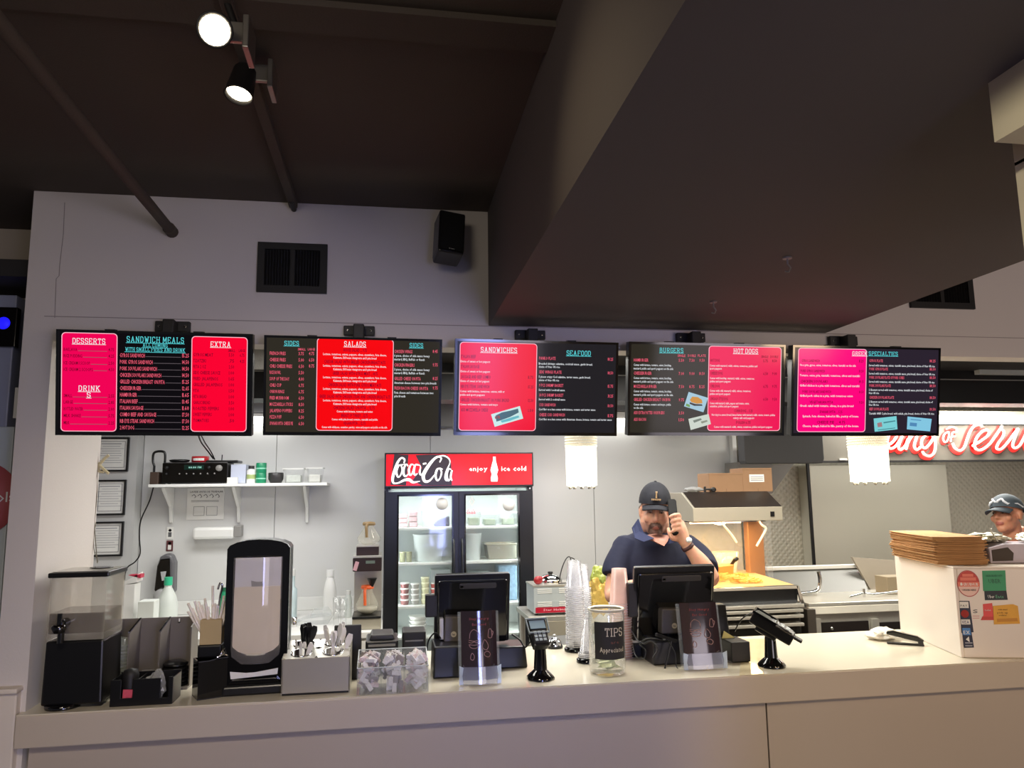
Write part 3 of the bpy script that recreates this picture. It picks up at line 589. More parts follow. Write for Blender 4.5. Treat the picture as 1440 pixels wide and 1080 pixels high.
pic5 = [(fl([(568, 570), (698, 556), (704, 632), (574, 646)], 4.114, 1090, 450), (128, 216, 222), [(fl([(586, 596), (612, 590), (616, 616), (590, 620)], 4.114, 1090, 450), (176, 136, 140)), (fl([(622, 590), (690, 580), (692, 586), (624, 598)], 4.114, 1090, 450), (80, 150, 160)), (fl([(590, 634), (690, 622), (690, 626), (590, 638)], 4.114, 1090, 450), (70, 130, 140))]),
        (fl([(764, 558), (902, 572), (892, 644), (760, 632)], 4.114, 1090, 450), (136, 206, 234), [(fl([(776, 592), (816, 596), (814, 616), (774, 612)], 4.114, 1090, 450), (90, 150, 200)), (fl([(780, 572), (840, 578), (840, 583), (780, 577)], 4.114, 1090, 450), (90, 150, 200))])]
s5 = screen((1115, 485.7), (1323, 489), (1319, 613.5), (1112, 612.5), 'menu screen headed GREEK SPECIALTIES beside a hot pink panel, rightmost of the five', BG_VIOLET, [((1120, 491, 1218.8, 607.5), (255, 0, 124))], it, bracket=(1168, 473, 1206, 485), pics=pic5)

# ================================================================== BACK OF THE KITCHEN, LEFT
YB = 6.3
# long white shelf with three brackets
a = P(208, 686, 5.98); b_ = P(460, 682, 5.98); zs = (a.z+b_.z)/2
sh = thing('wall_shelf', 'long white wall shelf on three brackets holding the stereo', 'shelf', ((a.x+b_.x)/2, 6.1, zs))
MB().box((a.x, 5.98, zs), (b_.x, 6.30, zs+.022)).build('board', WHT, sh, .003)
for px_ in (238, 334, 431):
    x = P(px_, 700, 6.2).x; zb = P(px_, 735, 6.28).z
    MB().prism([(6.295, zs-.001), (6.02, zs-.001), (6.03, zs-.02), (6.24, zb+.12), (6.275, zb), (6.295, zb)], x-.012, x+.012, plane='yz').build('bracket', WHT, sh, .004)
zt_ = zs+.0225
def onshelf(x0, x1, ytop, Y=6.05): a = P(x0, 680, Y); b = P(x1, 680, Y); return a.x, b.x, P((x0+x1)/2, ytop, Y).z
# stereo receiver
x0, x1, zt = onshelf(228, 318, 650, 6.0)
st = thing('stereo_receiver', 'black stereo receiver with dials on the white wall shelf', 'receiver', ((x0+x1)/2, 6.1, zt_))
MB().box((x0, 6.01, zt_+.008), (x1, 6.27, zt)).build('case', DGREY, st, .004)
MB().box((x0-.004, 6.0, zt_+.008), (x1+.004, 6.012, zt-.006)).build('front_plate', BLKG, st, .002)
dx = x1-x0
MB().box((x0+dx*.33, 5.997, zt-.055), (x0+dx*.64, 6.0, zt-.02)).build('display', mat('green_black_display', (22, 44, 38), .1), st)
text(MB(), '88:88 FM', x0+dx*.4, x0+dx*.6, zt-.045, .014, 5.996).build('display_digits', mat('pale_digits', (150, 200, 190), emit=(120, 190, 170), es=.4), st)
for f_, zz, r in ((.06, -.04, .012), (.06, -.085, .008), (.72, -.04, .012), (.88, -.045, .024)):
    MB(T((x0+dx*f_, 6.0, zt+zz), 0, PI/2)).lathe([(r, 0), (r*.92, .018), (.001, .019)], 18).build('dial', GREY if r > .02 else BLK, st)
for i in range(6):
    MB(T((x0+dx*(.26+.11*i), 6.0, zt-.085), 0, PI/2)).lathe([(.006, 0), (.005, .008), (.001, .009)], 10).build('button', GREY, st)
for f_ in (.08, .92): MB(T((x0+dx*f_, 6.05, zt_), 0)).lathe([(.012, 0), (.014, .009)], 10).build('foot', BLK, st)
# brown block, power loop, tape, tray, bottle, green cans, bowl, tubs
x0, x1, zt = onshelf(213, 225, 664)
tag(MB().box((x0, 6.0, zt_), (x1, 6.2, zt)).build('speaker_block', mat('dark_brown_wood', (66, 50, 40), .5), None, .004), 'small dark brown block at the left end of the white shelf', 'block')
p = [P(x, y, 6.1) for x, y in ((217, 655), (215, 648), (216, 638), (221, 635), (229, 635), (232, 638), (232, 648), (231, 654))]
tag(MB().tube(catmull([(q.x, 6.1, q.z) for q in p], 4)+[Vector((p[-1].x, 6.1, p[-1].z-.02))], .009, 8).tube([(p[0].x, 6.1, p[0].z), (p[0].x, 6.1, zt_)], .009, 8).build('headset_band', BLK), 'black upright loop standing left of the stereo', 'headset')
x0, x1, zt = onshelf(266, 291, 640)
zr = P(280, 650, 6.05).z
dsh = thing('adhesive_tape', 'red and white tape roll lying on top of the stereo', 'tape', ((x0+x1)/2, 6.09, zr))
MB(T(((x0+x1)/2, 6.09, zr))).lathe([(.030, 0), (.062, 0), (.062, .045), (.030, .045)], 22).build('roll', REDP, dsh)
for i in range(4): MB(T(((x0+x1)/2, 6.09, zr), -PI/2-.5+i*.33)).box((.0615, -.010, .012), (.0635, .010, .030)).build('white_mark', PAPER, dsh)
x0, x1, zt = onshelf(235, 262, 644); z_ = P(250, 651, 6.1).z
tag(MB(T(((x0+x1)/2, 6.10, z_))).lathe([(.03, 0), (.07, .008), (.075, .022), (.05, .026)], 20, sy_=.6).build('remote_cradle', BLK), 'low black dish on top of the stereo at its left', 'dish')
rt = thing('router', 'thin black router with short aerial on top of the stereo', 'router', (P(312, 648, 6.1).x, 6.1, P(312, 650, 6.1).z))
x0, x1, zt = onshelf(292, 352, 645, 6.12)
z_ = P(310, 651, 6.1).z
MB().box((x0, 6.03, z_), (x1-.08, 6.22, z_+.018)).build('body', BLK, rt, .006)
MB().tube([(x0+.11, 6.05, z_+.015), (x0+.112, 6.05, z_+.06)], .004, 6).build('aerial', BLK, rt)
tag(pxbox(MB(), 324, 653, 346, 679.5, 6.06, .16).build('paper_stack', mat('pale_blue_paper', (196, 202, 220), .7)), 'pale bluish box of papers right of the stereo', 'box')
a = P(326, 677, 6.0); tag(MB().box((a.x-.035, 6.0, zt_), (a.x+.04, 6.03, zt_+.045)).build('card_box', PAPER, None, .002), 'small white card with blue print in front of the pale box', 'card')
x0, x1, zt = onshelf(346, 359, 655, 6.05)
bt = thing('pill_bottle', 'white bottle with dark cap between pale box and green cans', 'bottle', ((x0+x1)/2, 6.06, zt_))
h = zt-zt_; r = (x1-x0)/2
MB(T(((x0+x1)/2, 6.06, zt_))).lathe([(r, 0), (r, h*.72), (r*.6, h*.82)], 20).build('body', WHT, bt)
MB(T(((x0+x1)/2, 6.06, zt_+h*.82))).lathe([(r*.66, 0), (r*.66, h*.18)], 20).build('cap', DGREY, bt)
MB(T(((x0+x1)/2, 6.06, zt_+h*.25))).lathe([(r*1.02, 0), (r*1.02, h*.25)], 20, cap=False).build('label_band', mat('yellow_green_label', (170, 186, 120), .6), bt)
x0, x1, zt = onshelf(359, 374, 651, 6.05); h = (zt-zt_)/2; r = (x1-x0)/2
gcan = thing('green_can', 'green can on the shelf carrying another green can', 'can', ((x0+x1)/2, 6.06, zt_))
MB(T(((x0+x1)/2, 6.06, zt_))).lathe([(r*.95, 0), (r, .004), (r, h-.004), (r*.95, h)], 22).build('can_body', GREENP, gcan)
MB(T(((x0+x1)/2, 6.06, zt_+h*.4))).lathe([(r*1.01, 0), (r*1.01, h*.12)], 22, cap=False).build('pale_band', mat('mint', (150, 220, 190), .5), gcan)
dup(gcan, ((x0+x1)/2, 6.06, zt_+h), label='green can stacked on top of another green can')
x0, x1, zt = onshelf(376, 398, 664, 6.05); r = (x1-x0)/2
tag(MB(T(((x0+x1)/2, 6.08, zt_))).lathe([(.001, 0), (r*.7, 0), (r*.98, .03), (r, .075), (r*.93, .08), (r*.9, .06)], 24).build('grey_bowl', DGREY), 'dark grey round bowl between green cans and clear tubs', 'bowl')
def tub(x0, x1, z0, z1, Y, dep, name, label, cat, group=None, m=ACRYL, content=None, lid=WHT):
    t = thing(name, label, cat, ((x0+x1)/2, Y+dep/2, z0), 0, group); h = z1-z0; e = .006
    mb = MB(); i = .1*(x1-x0)
    o_b = [(x0+i, Y+i), (x1-i, Y+i), (x1-i, Y+dep-i), (x0+i, Y+dep-i)]; o_t = [(x0, Y), (x1, Y), (x1, Y+dep), (x0, Y+dep)]
    vs = [(*p, z0) for p in o_b]+[(*p, z1) for p in o_t]
    mb.add(vs, [(3, 2, 1, 0)]+[(k, (k+1) % 4, (k+1) % 4+4, k+4) for k in range(4)]); mb.build('tub_body', m, t)
    mr = MB(); ring(mr, [(x0-e, Y-e), (x1+e, Y-e), (x1+e, Y+dep+e), (x0-e, Y+dep+e)], [(x0, Y), (x1, Y), (x1, Y+dep), (x0, Y+dep)], z1-.004, z1+.002, Matrix(((1, 0, 0, 0), (0, 0, 1, 0), (0, 1, 0, 0), (0, 0, 0, 1)))); mr.build('rim', lid, t)
    if content: MB().box((x0+i*1.3, Y+i*1.3, z0+.004), (x1-i*1.3, Y+dep-i*1.3, z0+h*.55)).build('contents', content, t, .008)
    return t
x0, x1, zt = onshelf(398, 428, 659, 6.03); tub(x0, x1-.01, zt_, zt, 6.02, .16, 'clear_tub', 'clear plastic tub on the shelf beside the grey bowl', 'tub', content=mat('pale_items', (200, 204, 196), .6, var=.2, scale=60))
x0, x1, zt = onshelf(431, 455, 658, 6.03); tub(x0, x1-.01, zt_, zt, 6.02, .16, 'clear_tub', 'clear plastic tub at the right end of the shelf', 'tub', content=mat('pale_items2', (214, 214, 206), .6, var=.2, scale=60))
# cables
def cable(pts, Y, r, name, label, n=5):
    q = catmull([P(x, y, Y if not isinstance(Y, (list, tuple)) else Y[i]) for i, (x, y) in enumerate(pts)], n)
    return tag(MB().tube(q, r, 6).build(name, BLK), label, 'cable')
cable([(216, 684), (210, 705), (198, 732), (196, 755), (197, 778), (190, 790), (180, 797), (176, 806), (175, 816)], 6.12, .0052, 'black_cable', 'black cable hanging from the left end of the shelf')
cable([(279, 612), (283, 622), (292, 634), (300, 645)], [5.6, 5.8, 6.0, 6.1], .006, 'screen_cable', 'black cable running down from behind the leftmost screen to the stereo')
cable([(283, 612), (288, 622), (296, 634), (302, 646)], [5.6, 5.8, 6.0, 6.1], .005, 'screen_cable', 'thinner black cable beside the one reaching the stereo')
# framed papers on the left wall
def framed(x0, y0, x1, y1, label, Y=6.158):
    a = P(x0, y1, Y); b = P(x1, y0, Y); X0, Z0, X1, Z1 = a.x, a.z, b.x, b.z
    t = thing('framed_certificate', label, 'picture frame', ((X0+X1)/2, Y-.01, Z0), 0, 'framed certificates on the left wall'); f = .014
    ring(MB(), [(X0, Z0), (X1, Z0), (X1, Z1), (X0, Z1)], [(X0+f, Z0+f), (X1-f, Z0+f), (X1-f, Z1-f), (X0+f, Z1-f)], Y-.022, Y-.001).build('frame', BLK, t, .002)
    MB().box((X0+f, Y-.008, Z0+f), (X1-f, Y-.004, Z1-f)).build('sheet', PAPER, t)
    g = .030
    ring(MB(), [(X0+g, Z0+g), (X1-g, Z0+g), (X1-g, Z1-g), (X0+g, Z1-g)], [(X0+g+.003, Z0+g+.003), (X1-g-.003, Z0+g+.003), (X1-g-.003, Z1-g-.003), (X0+g+.003, Z1-g-.003)], Y-.0095, Y-.0085).build('printed_border', INK, t)
    mb = MB(); rnd = random.Random(int(y0))
    for i in range(9):
        wd = (X1-X0)*(.25+.2*rnd.random()); zc = Z1-.052-i*(Z1-Z0-.10)/9; cx = (X0+X1)/2; mb.box((cx-wd, Y-.0095, zc), (cx+wd*.9, Y-.0088, zc+(.006 if i == 0 else .0028)))
    tag(mb.build('printed_lines', mat('light_print', (150, 150, 156), .8), t), kind='stuff')
framed(131, 615, 183.5, 663.5, 'black framed certificate at the top of the column of three')
framed(131, 674.5, 179, 725, 'black framed certificate in the middle of the column of three')
framed(125, 733, 175.5, 783, 'black framed certificate at the bottom of the column of three')
# string with knotted twigs hanging by the partition
YTW = YP-.012
g = P(140, 655, YTW)
tw = thing('twine_knot', 'cream twine knot with long dangling string beside the partition edge', 'twine', (-1.08, YTW, P(135, 790, YTW).z))
CREAM = mat('cream_twine', (210, 198, 158), .8, var=.2)
mb = MB()
for pts in ([(153, 640), (146, 646), (138, 656), (134, 664), (128, 671)], [(128, 640), (136, 650), (146, 660), (153, 666)], [(138, 652), (139, 662), (146, 664)]):
    mb.tube(catmull([P(x, y, YTW) for x, y in pts], 4), [.0055]*((len(pts)-1)*4+1), 6)
mb.tube([P(138, 656, YTW), (-1.0895, YTW, P(138, 656, YTW).z+.01)], .003, 6); mb.build('knot', CREAM, tw)
MB().tube(catmull([P(x, y, YTW) for x, y in ((137, 662), (136, 700), (134, 722), (133, 740), (135, 768), (137, 792))], 5), .0018, 5).build('string', mat('grey_string', (120, 116, 100), .8), tw)
tag(MB().tube(catmull([P(x, y, YTW) for x, y in ((135, 735), (132, 752), (132, 772), (138, 790))], 5), .0012, 5).build('loose_strand', mat('grey_string', (120, 116, 100), .8), tw))
# hand washing poster
a = P(262, 731, 6.295); b_ = P(316, 686, 6.295)
po = thing('handwashing_poster', 'white hand washing notice taped to the wall beneath the shelf', 'poster', ((a.x+b_.x)/2, 6.29, a.z))
MB().box((a.x, 6.292, a.z), (b_.x, 6.2985, b_.z)).build('sheet', PAPER, po)
ln = text(MB(), 'LAVESE ANTES DE TRABAJAR', a.x+.02, b_.x-.01, b_.z-.035, .014, 6.291)
ln.v and ln.build('heading_text', DGREY, po)
mb = MB(); rnd = random.Random(3)
for i in range(5):
    cx = a.x+.05+i*(b_.x-a.x-.10)/4; mb.tube([(cx-.016, 6.2905, b_.z-.06), (cx, 6.2905, b_.z-.052+.01*rnd.random()), (cx+.014, 6.2905, b_.z-.066), (cx+.004, 6.2905, b_.z-.075)], .0022, 4)
mb.build('hand_drawings', INK, po)
for cx in (.33, .68):
    x = a.x+(b_.x-a.x)*cx; ring(MB(), [(x-.04, a.z+.03), (x+.04, a.z+.03), (x+.04, a.z+.10), (x-.04, a.z+.10)], [(x-.038, a.z+.032), (x+.038, a.z+.032), (x+.038, a.z+.098), (x-.038, a.z+.098)], 6.2905, 6.2915).build('drawing_box', INK, po)
mb = MB()
for i in range(3): mb.box((a.x+.03, 6.2908, b_.z-.095-i*.006), (b_.x-.04, 6.2915, b_.z-.0935-i*.006))
tag(mb.build('small_print', INK, po), kind='stuff')
# white towel dispenser
tdp = thing('towel_dispenser', 'long white roll dispenser on the wall with grey end cap', 'dispenser', (P(305, 760, 6.2).x, 6.2, P(305, 760, 6.2).z))
pxbox(MB(), 270, 741, 330, 759, 6.19, .11).build('casing', WHT, tdp, .02)
pxbox(MB(), 328, 739, 339, 755, 6.185, .11).build('end_cap', GREY, tdp, .006)
# stickers column
for (x0, y0, x1, y1), lb, m_, ic in (((234, 741, 244, 758), 'small black and white symbol sticker above the soap dispenser', PAPER, INK), ((233.5, 760, 243.5, 775), 'small red edged dark sticker just above the soap dispenser', mat('dark_red_sticker', (92, 44, 46), .6), PAPER)):
    a = P(x0, y1, 6.295); b = P(x1, y0, 6.295); t = thing('wall_sticker', lb, 'sticker', ((a.x+b.x)/2, 6.29, a.z))
    MB().box((a.x, 6.294, a.z), (b.x, 6.2985, b.z)).build('sheet', m_, t)
    c = (a+b)/2; MB().lathe([(.001, 0), (.011, 0)], 12, T((c.x, 6.2935, c.z+.02), 0, PI/2)).box((c.x-.012, 6.2930, c.z-.03), (c.x+.012, 6.2938, c.z+.006)).build('symbol', ic, t)
# soap dispenser
a = P(216, 846, 6.2); b_ = P(247, 778, 6.2); W_ = b_.x-a.x; H_ = b_.z-a.z; cx = (a.x+b_.x)/2
so = thing('soap_dispenser', 'black and grey soap dispenser on the wall with grey drop front', 'dispenser', (cx, 6.2, a.z))
def U(pts): return [(a.x+W_*u, a.z+H_*v) for u, v in pts]
MB().prism(U([(0, .22), (.08, .75), (.2, .93), (.5, 1), (.8, .96), (.97, .8), (1, .2), (.7, .05), (.3, .05)]), 6.20, 6.30).build('casing', mat('mid_grey_casing', (104, 104, 108), .35), so, .015)
MB().prism(U([(.02, .24), (.10, .74), (.24, .88), (.74, .90), (.80, .5), (.74, .22), (.4, .28), (.1, .2)]), 6.188, 6.20).build('front_cover', BLKG, so, .006)
MB().prism(U([(.30, .62), (.60, .63), (.52, .44), (.40, .43)]), 6.184, 6.188).build('level_window', mat('light_grey_window', (176, 178, 180), .4), so)
MB(T((cx-.025, 6.20, a.z+H_*.10), 0)).ell((0, 0, 0), (.05, .03, .06)).build('push_bar', mat('pale_grey_knob', (170, 170, 170), .4), so)

# back counter along the left wall
BZ = P(430, 866, 6.0).z
bc = thing('back_counter', 'white back counter along the kitchen wall below the soap dispenser', 'counter', (-1.2, 5.7, 0))
bx1 = P(538, 880, 5.5).x
MB().box((-2.75, 5.22, BZ-.04), (bx1, 6.155, BZ)).box((-1.865, 6.15, BZ-.04), (bx1, 6.295, BZ)).build('worktop', WHT, bc, .004)
struct('trim_6', MB().box((-1.865, 6.275, BZ+.001), (bx1, 6.299, BZ+.10)), WHT, .004)
MB().box((-2.75, 5.26, .0), (bx1-.01, 6.15, BZ-.04)).build('cabinet', mat('offwhite_cabinet', (208, 206, 200), .5), bc)
for i in range(4):
    w_ = (bx1+2.75)/4; MB().box((-2.75+w_*i+.01, 5.24, .12), (-2.75+w_*(i+1)-.01, 5.26, BZ-.06)).build('door', WHT, bc, .004)
def bottle(x0, x1, yt, yb, Y, name, label, bm, cm, prof=None, capf=.86, cat='bottle'):
    a = P(x0, yb, Y); b = P(x1, yt, Y); z0 = BZ+.0005; h = b.z-z0; r = (b.x-a.x)/2; c = (a.x+b.x)/2
    t = thing(name, label, cat, (c, Y, z0))
    pr = prof or [(.96, 0), (1, .02), (1, .62), (.45, .82), (.42, capf)]
    MB(T((c, Y, z0))).lathe([(q*r, v*h) for q, v in pr], 22).build('body', bm, t)
    MB(T((c, Y, z0+capf*h))).lathe([(pr[-1][0]*r*1.15, 0), (pr[-1][0]*r*1.15, h*(1-capf))], 18).build('cap', cm, t)
    return t
MILKY = mat('milky_plastic', (226, 232, 226), .35, trans=.15)
bottle(219, 252, 811, 872, 5.70, 'detergent_jug', 'large milky bottle with green cap in front of the soap dispenser', MILKY, mat('mint_cap', (52, 186, 140), .35), [(.96, 0), (1, .03), (1, .45), (.8, .62), (.36, .8), (.34, .86)], .84, 'bottle')
bottle(306, 322, 826, 872, 5.75, 'green_bottle', 'green capped bottle just left of the napkin dispenser', GREENP, mat('dark_green_cap', (16, 90, 60), .4), capf=.9)
bottle(400, 419, 800, 868, 5.95, 'spray_bottle', 'pale bottle with bluish liquid right of the napkin dispenser', mat('bluish_liquid', (196, 214, 216), .3), WHT, [(1, 0), (1, .58), (.6, .64), (.55, .86)], .86)
bottle(454, 474, 801, 868, 5.8, 'white_bottle', 'tall white bottle with angled spout left of the coffee maker', WHT, WHT, [(1, 0), (1, .55), (.8, .72), (.5, .86)], .86)
bottle(484, 495, 830, 872, 5.85, 'white_bottle', 'short white bottle beside the coffee maker', MILKY, WHT, [(1, 0), (1, .7), (.6, .85)], .85)
for i, (x, yt) in enumerate(((473, 840), (483, 842))):
    c = P(x, 860, 5.5); zt = P(x, yt, 5.50).z
    tag(MB(T((c.x, 5.50, BZ+.0005))).lathe([(.02, 0), (.026, zt-BZ), (.024, zt-BZ), (.018, .006)], 18, cap=False).build('drinking_glass', GLASS), ('clear tumbler behind the white bottles, the left one', 'clear tumbler next to the short white bottle')[i], 'glass')
# clear plastic clamshell tray on the back counter
tr_ = thing('plastic_tray', 'clear plastic lidded tray lying on the back counter', 'tray', (P(435, 868, 5.62).x, 5.62, BZ))
a = P(410, 868, 5.6); b_ = P(470, 850, 5.6)
MB().prism([(a.x, BZ+.004), (b_.x-.04, BZ+.004), (b_.x, BZ+.06), (a.x+.10, BZ+.045)], 5.55, 5.75).build('tray_base', ACRYL, tr_, .004)
MB().prism([(a.x+.12, BZ+.046), (b_.x-.02, BZ+.062), (b_.x-.05, BZ+.10), (a.x+.14, BZ+.09)], 5.57, 5.73).build('tray_lid', clear('clear_lid', opacity=.25), tr_, .004)
MB(T((P(414, 876, 5.55).x, 5.53, BZ), 0)).lathe([(.018, 0), (.022, .06), (.016, .065)], 14).build('clasp', CHROME, tr_)
# paper slip tower, white bin, box
a = P(171, 822, 5.5); b = P(190, 822, 5.5)
tag(MB().box((a.x, 5.5, BZ), (b.x, 5.62, a.z)).build('paper_pile', PAPER, None, .003), 'stack of white slips behind the steel organiser', 'papers')
mb = MB(); a = P(172, 820, 5.5); b_ = P(193, 808, 5.5); mb.add([(a.x, 5.5, a.z), (b_.x, 5.5, b_.z), (b_.x, 5.62, b_.z+.01), (a.x, 5.62, a.z+.01), (a.x, 5.5, a.z-.012), (b_.x, 5.5, b_.z-.05), (b_.x, 5.62, b_.z-.05), (a.x, 5.62, a.z-.005)], [(0, 1, 2, 3), (7, 6, 5, 4), (0, 4, 5, 1), (1, 5, 6, 2), (2, 6, 7, 3), (3, 7, 4, 0)])
tag(mb.build('booklet', PAPER), 'white booklet resting askew over the slips', 'booklet')
mb = MB(); a = P(181, 808.5, 5.52); b_ = P(199, 810, 5.52); mb.prism([(a.x, a.z), (b_.x, b_.z+.012), (b_.x, b_.z-.012)], 5.50, 5.58)
tag(mb.build('red_wedge', mat('crimson_card', (190, 40, 70), .5)), 'red pointed card sticking out above the booklet', 'card')
a = P(194, 846, 5.42); b = P(217, 846, 5.42)
tag(MB().box((a.x, 5.42, BZ), (b.x, 5.54, a.z)).build('white_box', mat('pale_box', (226, 230, 224), .6), None, .004), 'white square box between slips and milky bottle', 'box')
# coffee maker with two carafes
a = P(495, 894, 5.33); b_ = P(537, 766, 5.33); X0, X1 = a.x, b_.x; cx = (X0+X1)/2
cf = thing('coffee_maker', 'steel coffee maker with warmer tray and dark control panel beside the red cooler', 'coffee maker', (cx, 5.45, BZ))
def zz(y): return P(515, y, 5.33).z
MB().box((X0, 5.30, BZ), (X1, 5.60, zz(869))).build('base', BSTEEL, cf, .006)
MB().box((X0, 5.29, zz(869)), (X1, 5.60, zz(866)+.001)).build('hot_plate', BLK, cf, .002)
MB().box((X0, 5.52, zz(866)), (X1, 5.60, zz(802))).build('back_column', STEEL, cf, .004)
MB().box((X0-.002, 5.30, zz(803)), (X1, 5.60, zz(784))).build('control_head', mat('brown_black_panel', (52, 38, 36), .3), cf, .006)
MB().box((cx-.01, 5.297, zz(792)), (cx+.05, 5.30, zz(788))).build('display', mat('grey_green_lcd', (120, 136, 126), .3), cf)
MB().box((X0, 5.29, zz(784)), (X1, 5.60, zz(781))).build('top_edge', STEEL, cf, .002)
MB().box((X0+.02, 5.32, zz(781)), (X1-.02, 5.57, zz(768))).build('upper_warmer', mat('brown_black_panel', (52, 38, 36), .3), cf, .004)
MB().box((X0+.02, 5.315, zz(769)), (X1-.02, 5.57, zz(767))).build('upper_plate', STEEL, cf, .001)
MB().lathe([(.035, 0), (.012, .05), (.012, .055)], 14, T((cx+.03, 5.40, zz(815)), 0, PI)).build('brew_spout', BLK, cf)
MB(T((X0+.02, 5.295, zz(795)), .3, 0, .3)).box((-.012, -.006, -.03), (.012, .004, .03)).build('pink_tag', mat('pink_tag', (206, 160, 170), .6), cf)
def carafe(c, z0, h, label, hm, full):
    t = thing('coffee_carafe', label, 'carafe', (c, 5.42, z0))
    MB(T((c, 5.42, z0))).lathe([(.035, 0), (.075, .02*h/.16), (.078, .045*h/.16), (.035, .11*h/.16), (.04, .135*h/.16)], 26).build('glass_bowl', clear('carafe_glass', (226, 222, 205), .30, gloss=.9), t)
    if full: MB(T((c, 5.42, z0+.004))).lathe([(.034, 0), (.070, .02), (.066, .04), (.001, .041)], 24).build('water', mat('pale_water', (190, 186, 170), .2), t)
    MB(T((c, 5.42, z0+.125*h/.16))).lathe([(.042, 0), (.045, .01), (.04, .022), (.001, .026)], 20).build('collar', hm, t)
    MB().tube(catmull([(c-.01, 5.38, z0+.13*h/.16), (c-.015, 5.335, z0+.12*h/.16), (c-.012, 5.325, z0+.05*h/.16)], 5), .010, 8).build('handle', hm, t)
carafe(cx, zz(866)+.002, .21, 'glass carafe with orange collar on the lower hot plate', mat('orange_plastic', (226, 98, 44), .4), True)
carafe(cx+.005, zz(767)+.001, .165, 'glass carafe with brown collar on top of the coffee maker', mat('tan_plastic', (132, 108, 70), .5), False)

# fluorescent battens high on the back wall
def batten(x0, x1, yt, yb, Y, label, tube_y=(585.5, 595.5)):
    a = P(x0, yb, Y); b = P(x1, yt, Y); t = thing('fluorescent_batten', label, 'light fixture', ((a.x+b.x)/2, Y, a.z), 0, 'fluorescent battens in the kitchen')
    z0 = P((x0+x1)/2, tube_y[1], Y).z; z1_ = P((x0+x1)/2, tube_y[0], Y).z; r = (z1_-z0)/2
    MB().box((a.x, Y+.02, z1_), (b.x, 6.30 if Y > 6 else Y+.1, b.z)).build('fixture_body', WHT, t, .004)
    MB().box((a.x+.02, Y+.015, b.z-.012), (b.x-.02, Y+.02, b.z-.006)).build('seam', DGREY, t)
    MB().tube([(a.x+.02, Y+.04, (z0+z1_)/2), (b.x-.02, Y+.04, (z0+z1_)/2)], r, 12).build('tube', mat('fluorescent_tube', (255, 255, 250), emit=(255, 255, 250), es=4), t)
    return t
batten(300, 410, 579, 597, 6.18, 'fluorescent batten glowing in the gap between the first two screens')
batten(800, 905, 577, 597, 6.18, 'fluorescent batten glowing in the gap between third and fourth screens', (588, 599))
tag(pxbox(MB(), 600, 566, 660, 600, 6.2, .09).build('duct_box', GREY, None, .004), 'grey duct box on the back wall between second and third screens', 'box')
tag(pxbox(MB(), 350, 487, 378, 519, 3.9, .02).build('notice_sheets', mat('crumpled_grey_paper', (176, 174, 170), .8, bump=.6, bscale=30), None, .004), 'grey crinkled sheet hanging behind the gap between the first two screens', 'sheet')

# ================================================================== RED DRINKS COOLER
FY = 5.7
a = P(541, 637, FY); b_ = P(749, 637, FY); FX0, FX1, FZ = a.x, b_.x, a.z
fr = thing('drinks_cooler', 'tall black two-door glass drinks cooler with lit red header', 'cooler', ((FX0+FX1)/2, FY+.25, 0))
def fz(y, Y=FY, x=645): return P(x, y, Y).z
def fx(x, Y=FY): return P(x, 760, Y).x
FB = mat('cooler_black', (22, 24, 30), .3)
zh = fz(685)
mb = MB()
mb.box((FX0, FY+.03, .0), (FX0+.03, 6.28, FZ)); mb.box((FX1-.03, FY+.03, .0), (FX1, 6.28, FZ)); mb.box((FX0, 6.24, 0), (FX1, 6.28, FZ)); mb.box((FX0, FY+.03, FZ-.03), (FX1, 6.28, FZ)); mb.box((FX0, FY+.03, 0), (FX1, 6.28, .22))
mb.build('cabinet', FB, fr)
LIN = mat('cooler_liner', (206, 212, 210), .4)
mb = MB(); mb.box((FX0+.03, 6.22, .22), (FX1-.03, 6.24, zh)); mb.box((FX0+.03, FY+.05, .22), (FX0+.045, 6.22, zh)); mb.box((FX1-.045, FY+.05, .22), (FX1-.03, 6.22, zh)); mb.box((FX0+.03, FY+.05, zh-.01), (FX1-.03, 6.24, zh+.005)); mb.box((FX0+.03, FY+.05, .22), (FX1-.03, 6.24, .24))
mb.build('inner_liner', LIN, fr)
# header sign
RED = mat('lit_red_sign', (222, 14, 28), .2, emit=(206, 8, 20), es=.62, var=0)
MB().box((FX0, FY-.02, zh), (FX1, FY+.05, FZ)).build('header_box', FB, fr, .004)
sg = MB().box((FX0+.012, FY-.024, zh+.014), (FX1-.012, FY-.018, FZ-.012)).build('header_sign', RED, fr)
def cz(x, y): return P(460+x/4.5, 600+y/4.5, FY-.025)
dark = mat('sign_dark', (44, 30, 34), .3, emit=(40, 26, 30), es=.5)
pg = [cz(425, 175), cz(515, 178), cz(500, 372), cz(400, 368)]; MB().prism([(p.x, p.z) for p in pg], FY-.0255, FY-.024).build('dark_swirl', dark, sg)
pg = [cz(560, 180), cz(640, 176), cz(760, 178), cz(785, 230), cz(790, 370), cz(600, 372), cz(540, 340), cz(600, 260)]; MB().prism([(p.x, p.z) for p in pg], FY-.0255, FY-.024).build('dark_swirl', dark, sg)
LW = mat('sign_white', (244, 240, 236), .4, emit=(236, 232, 230), es=.8, var=0)
def sstroke(mb, pts, Y, k, conv):
    q = []
    for x, y, w_ in pts: p = conv(x, y); q.append((p.x, p.z, w_*k))
    stroke(mb, q, Y, None, 7)
kx = .00105*1.32
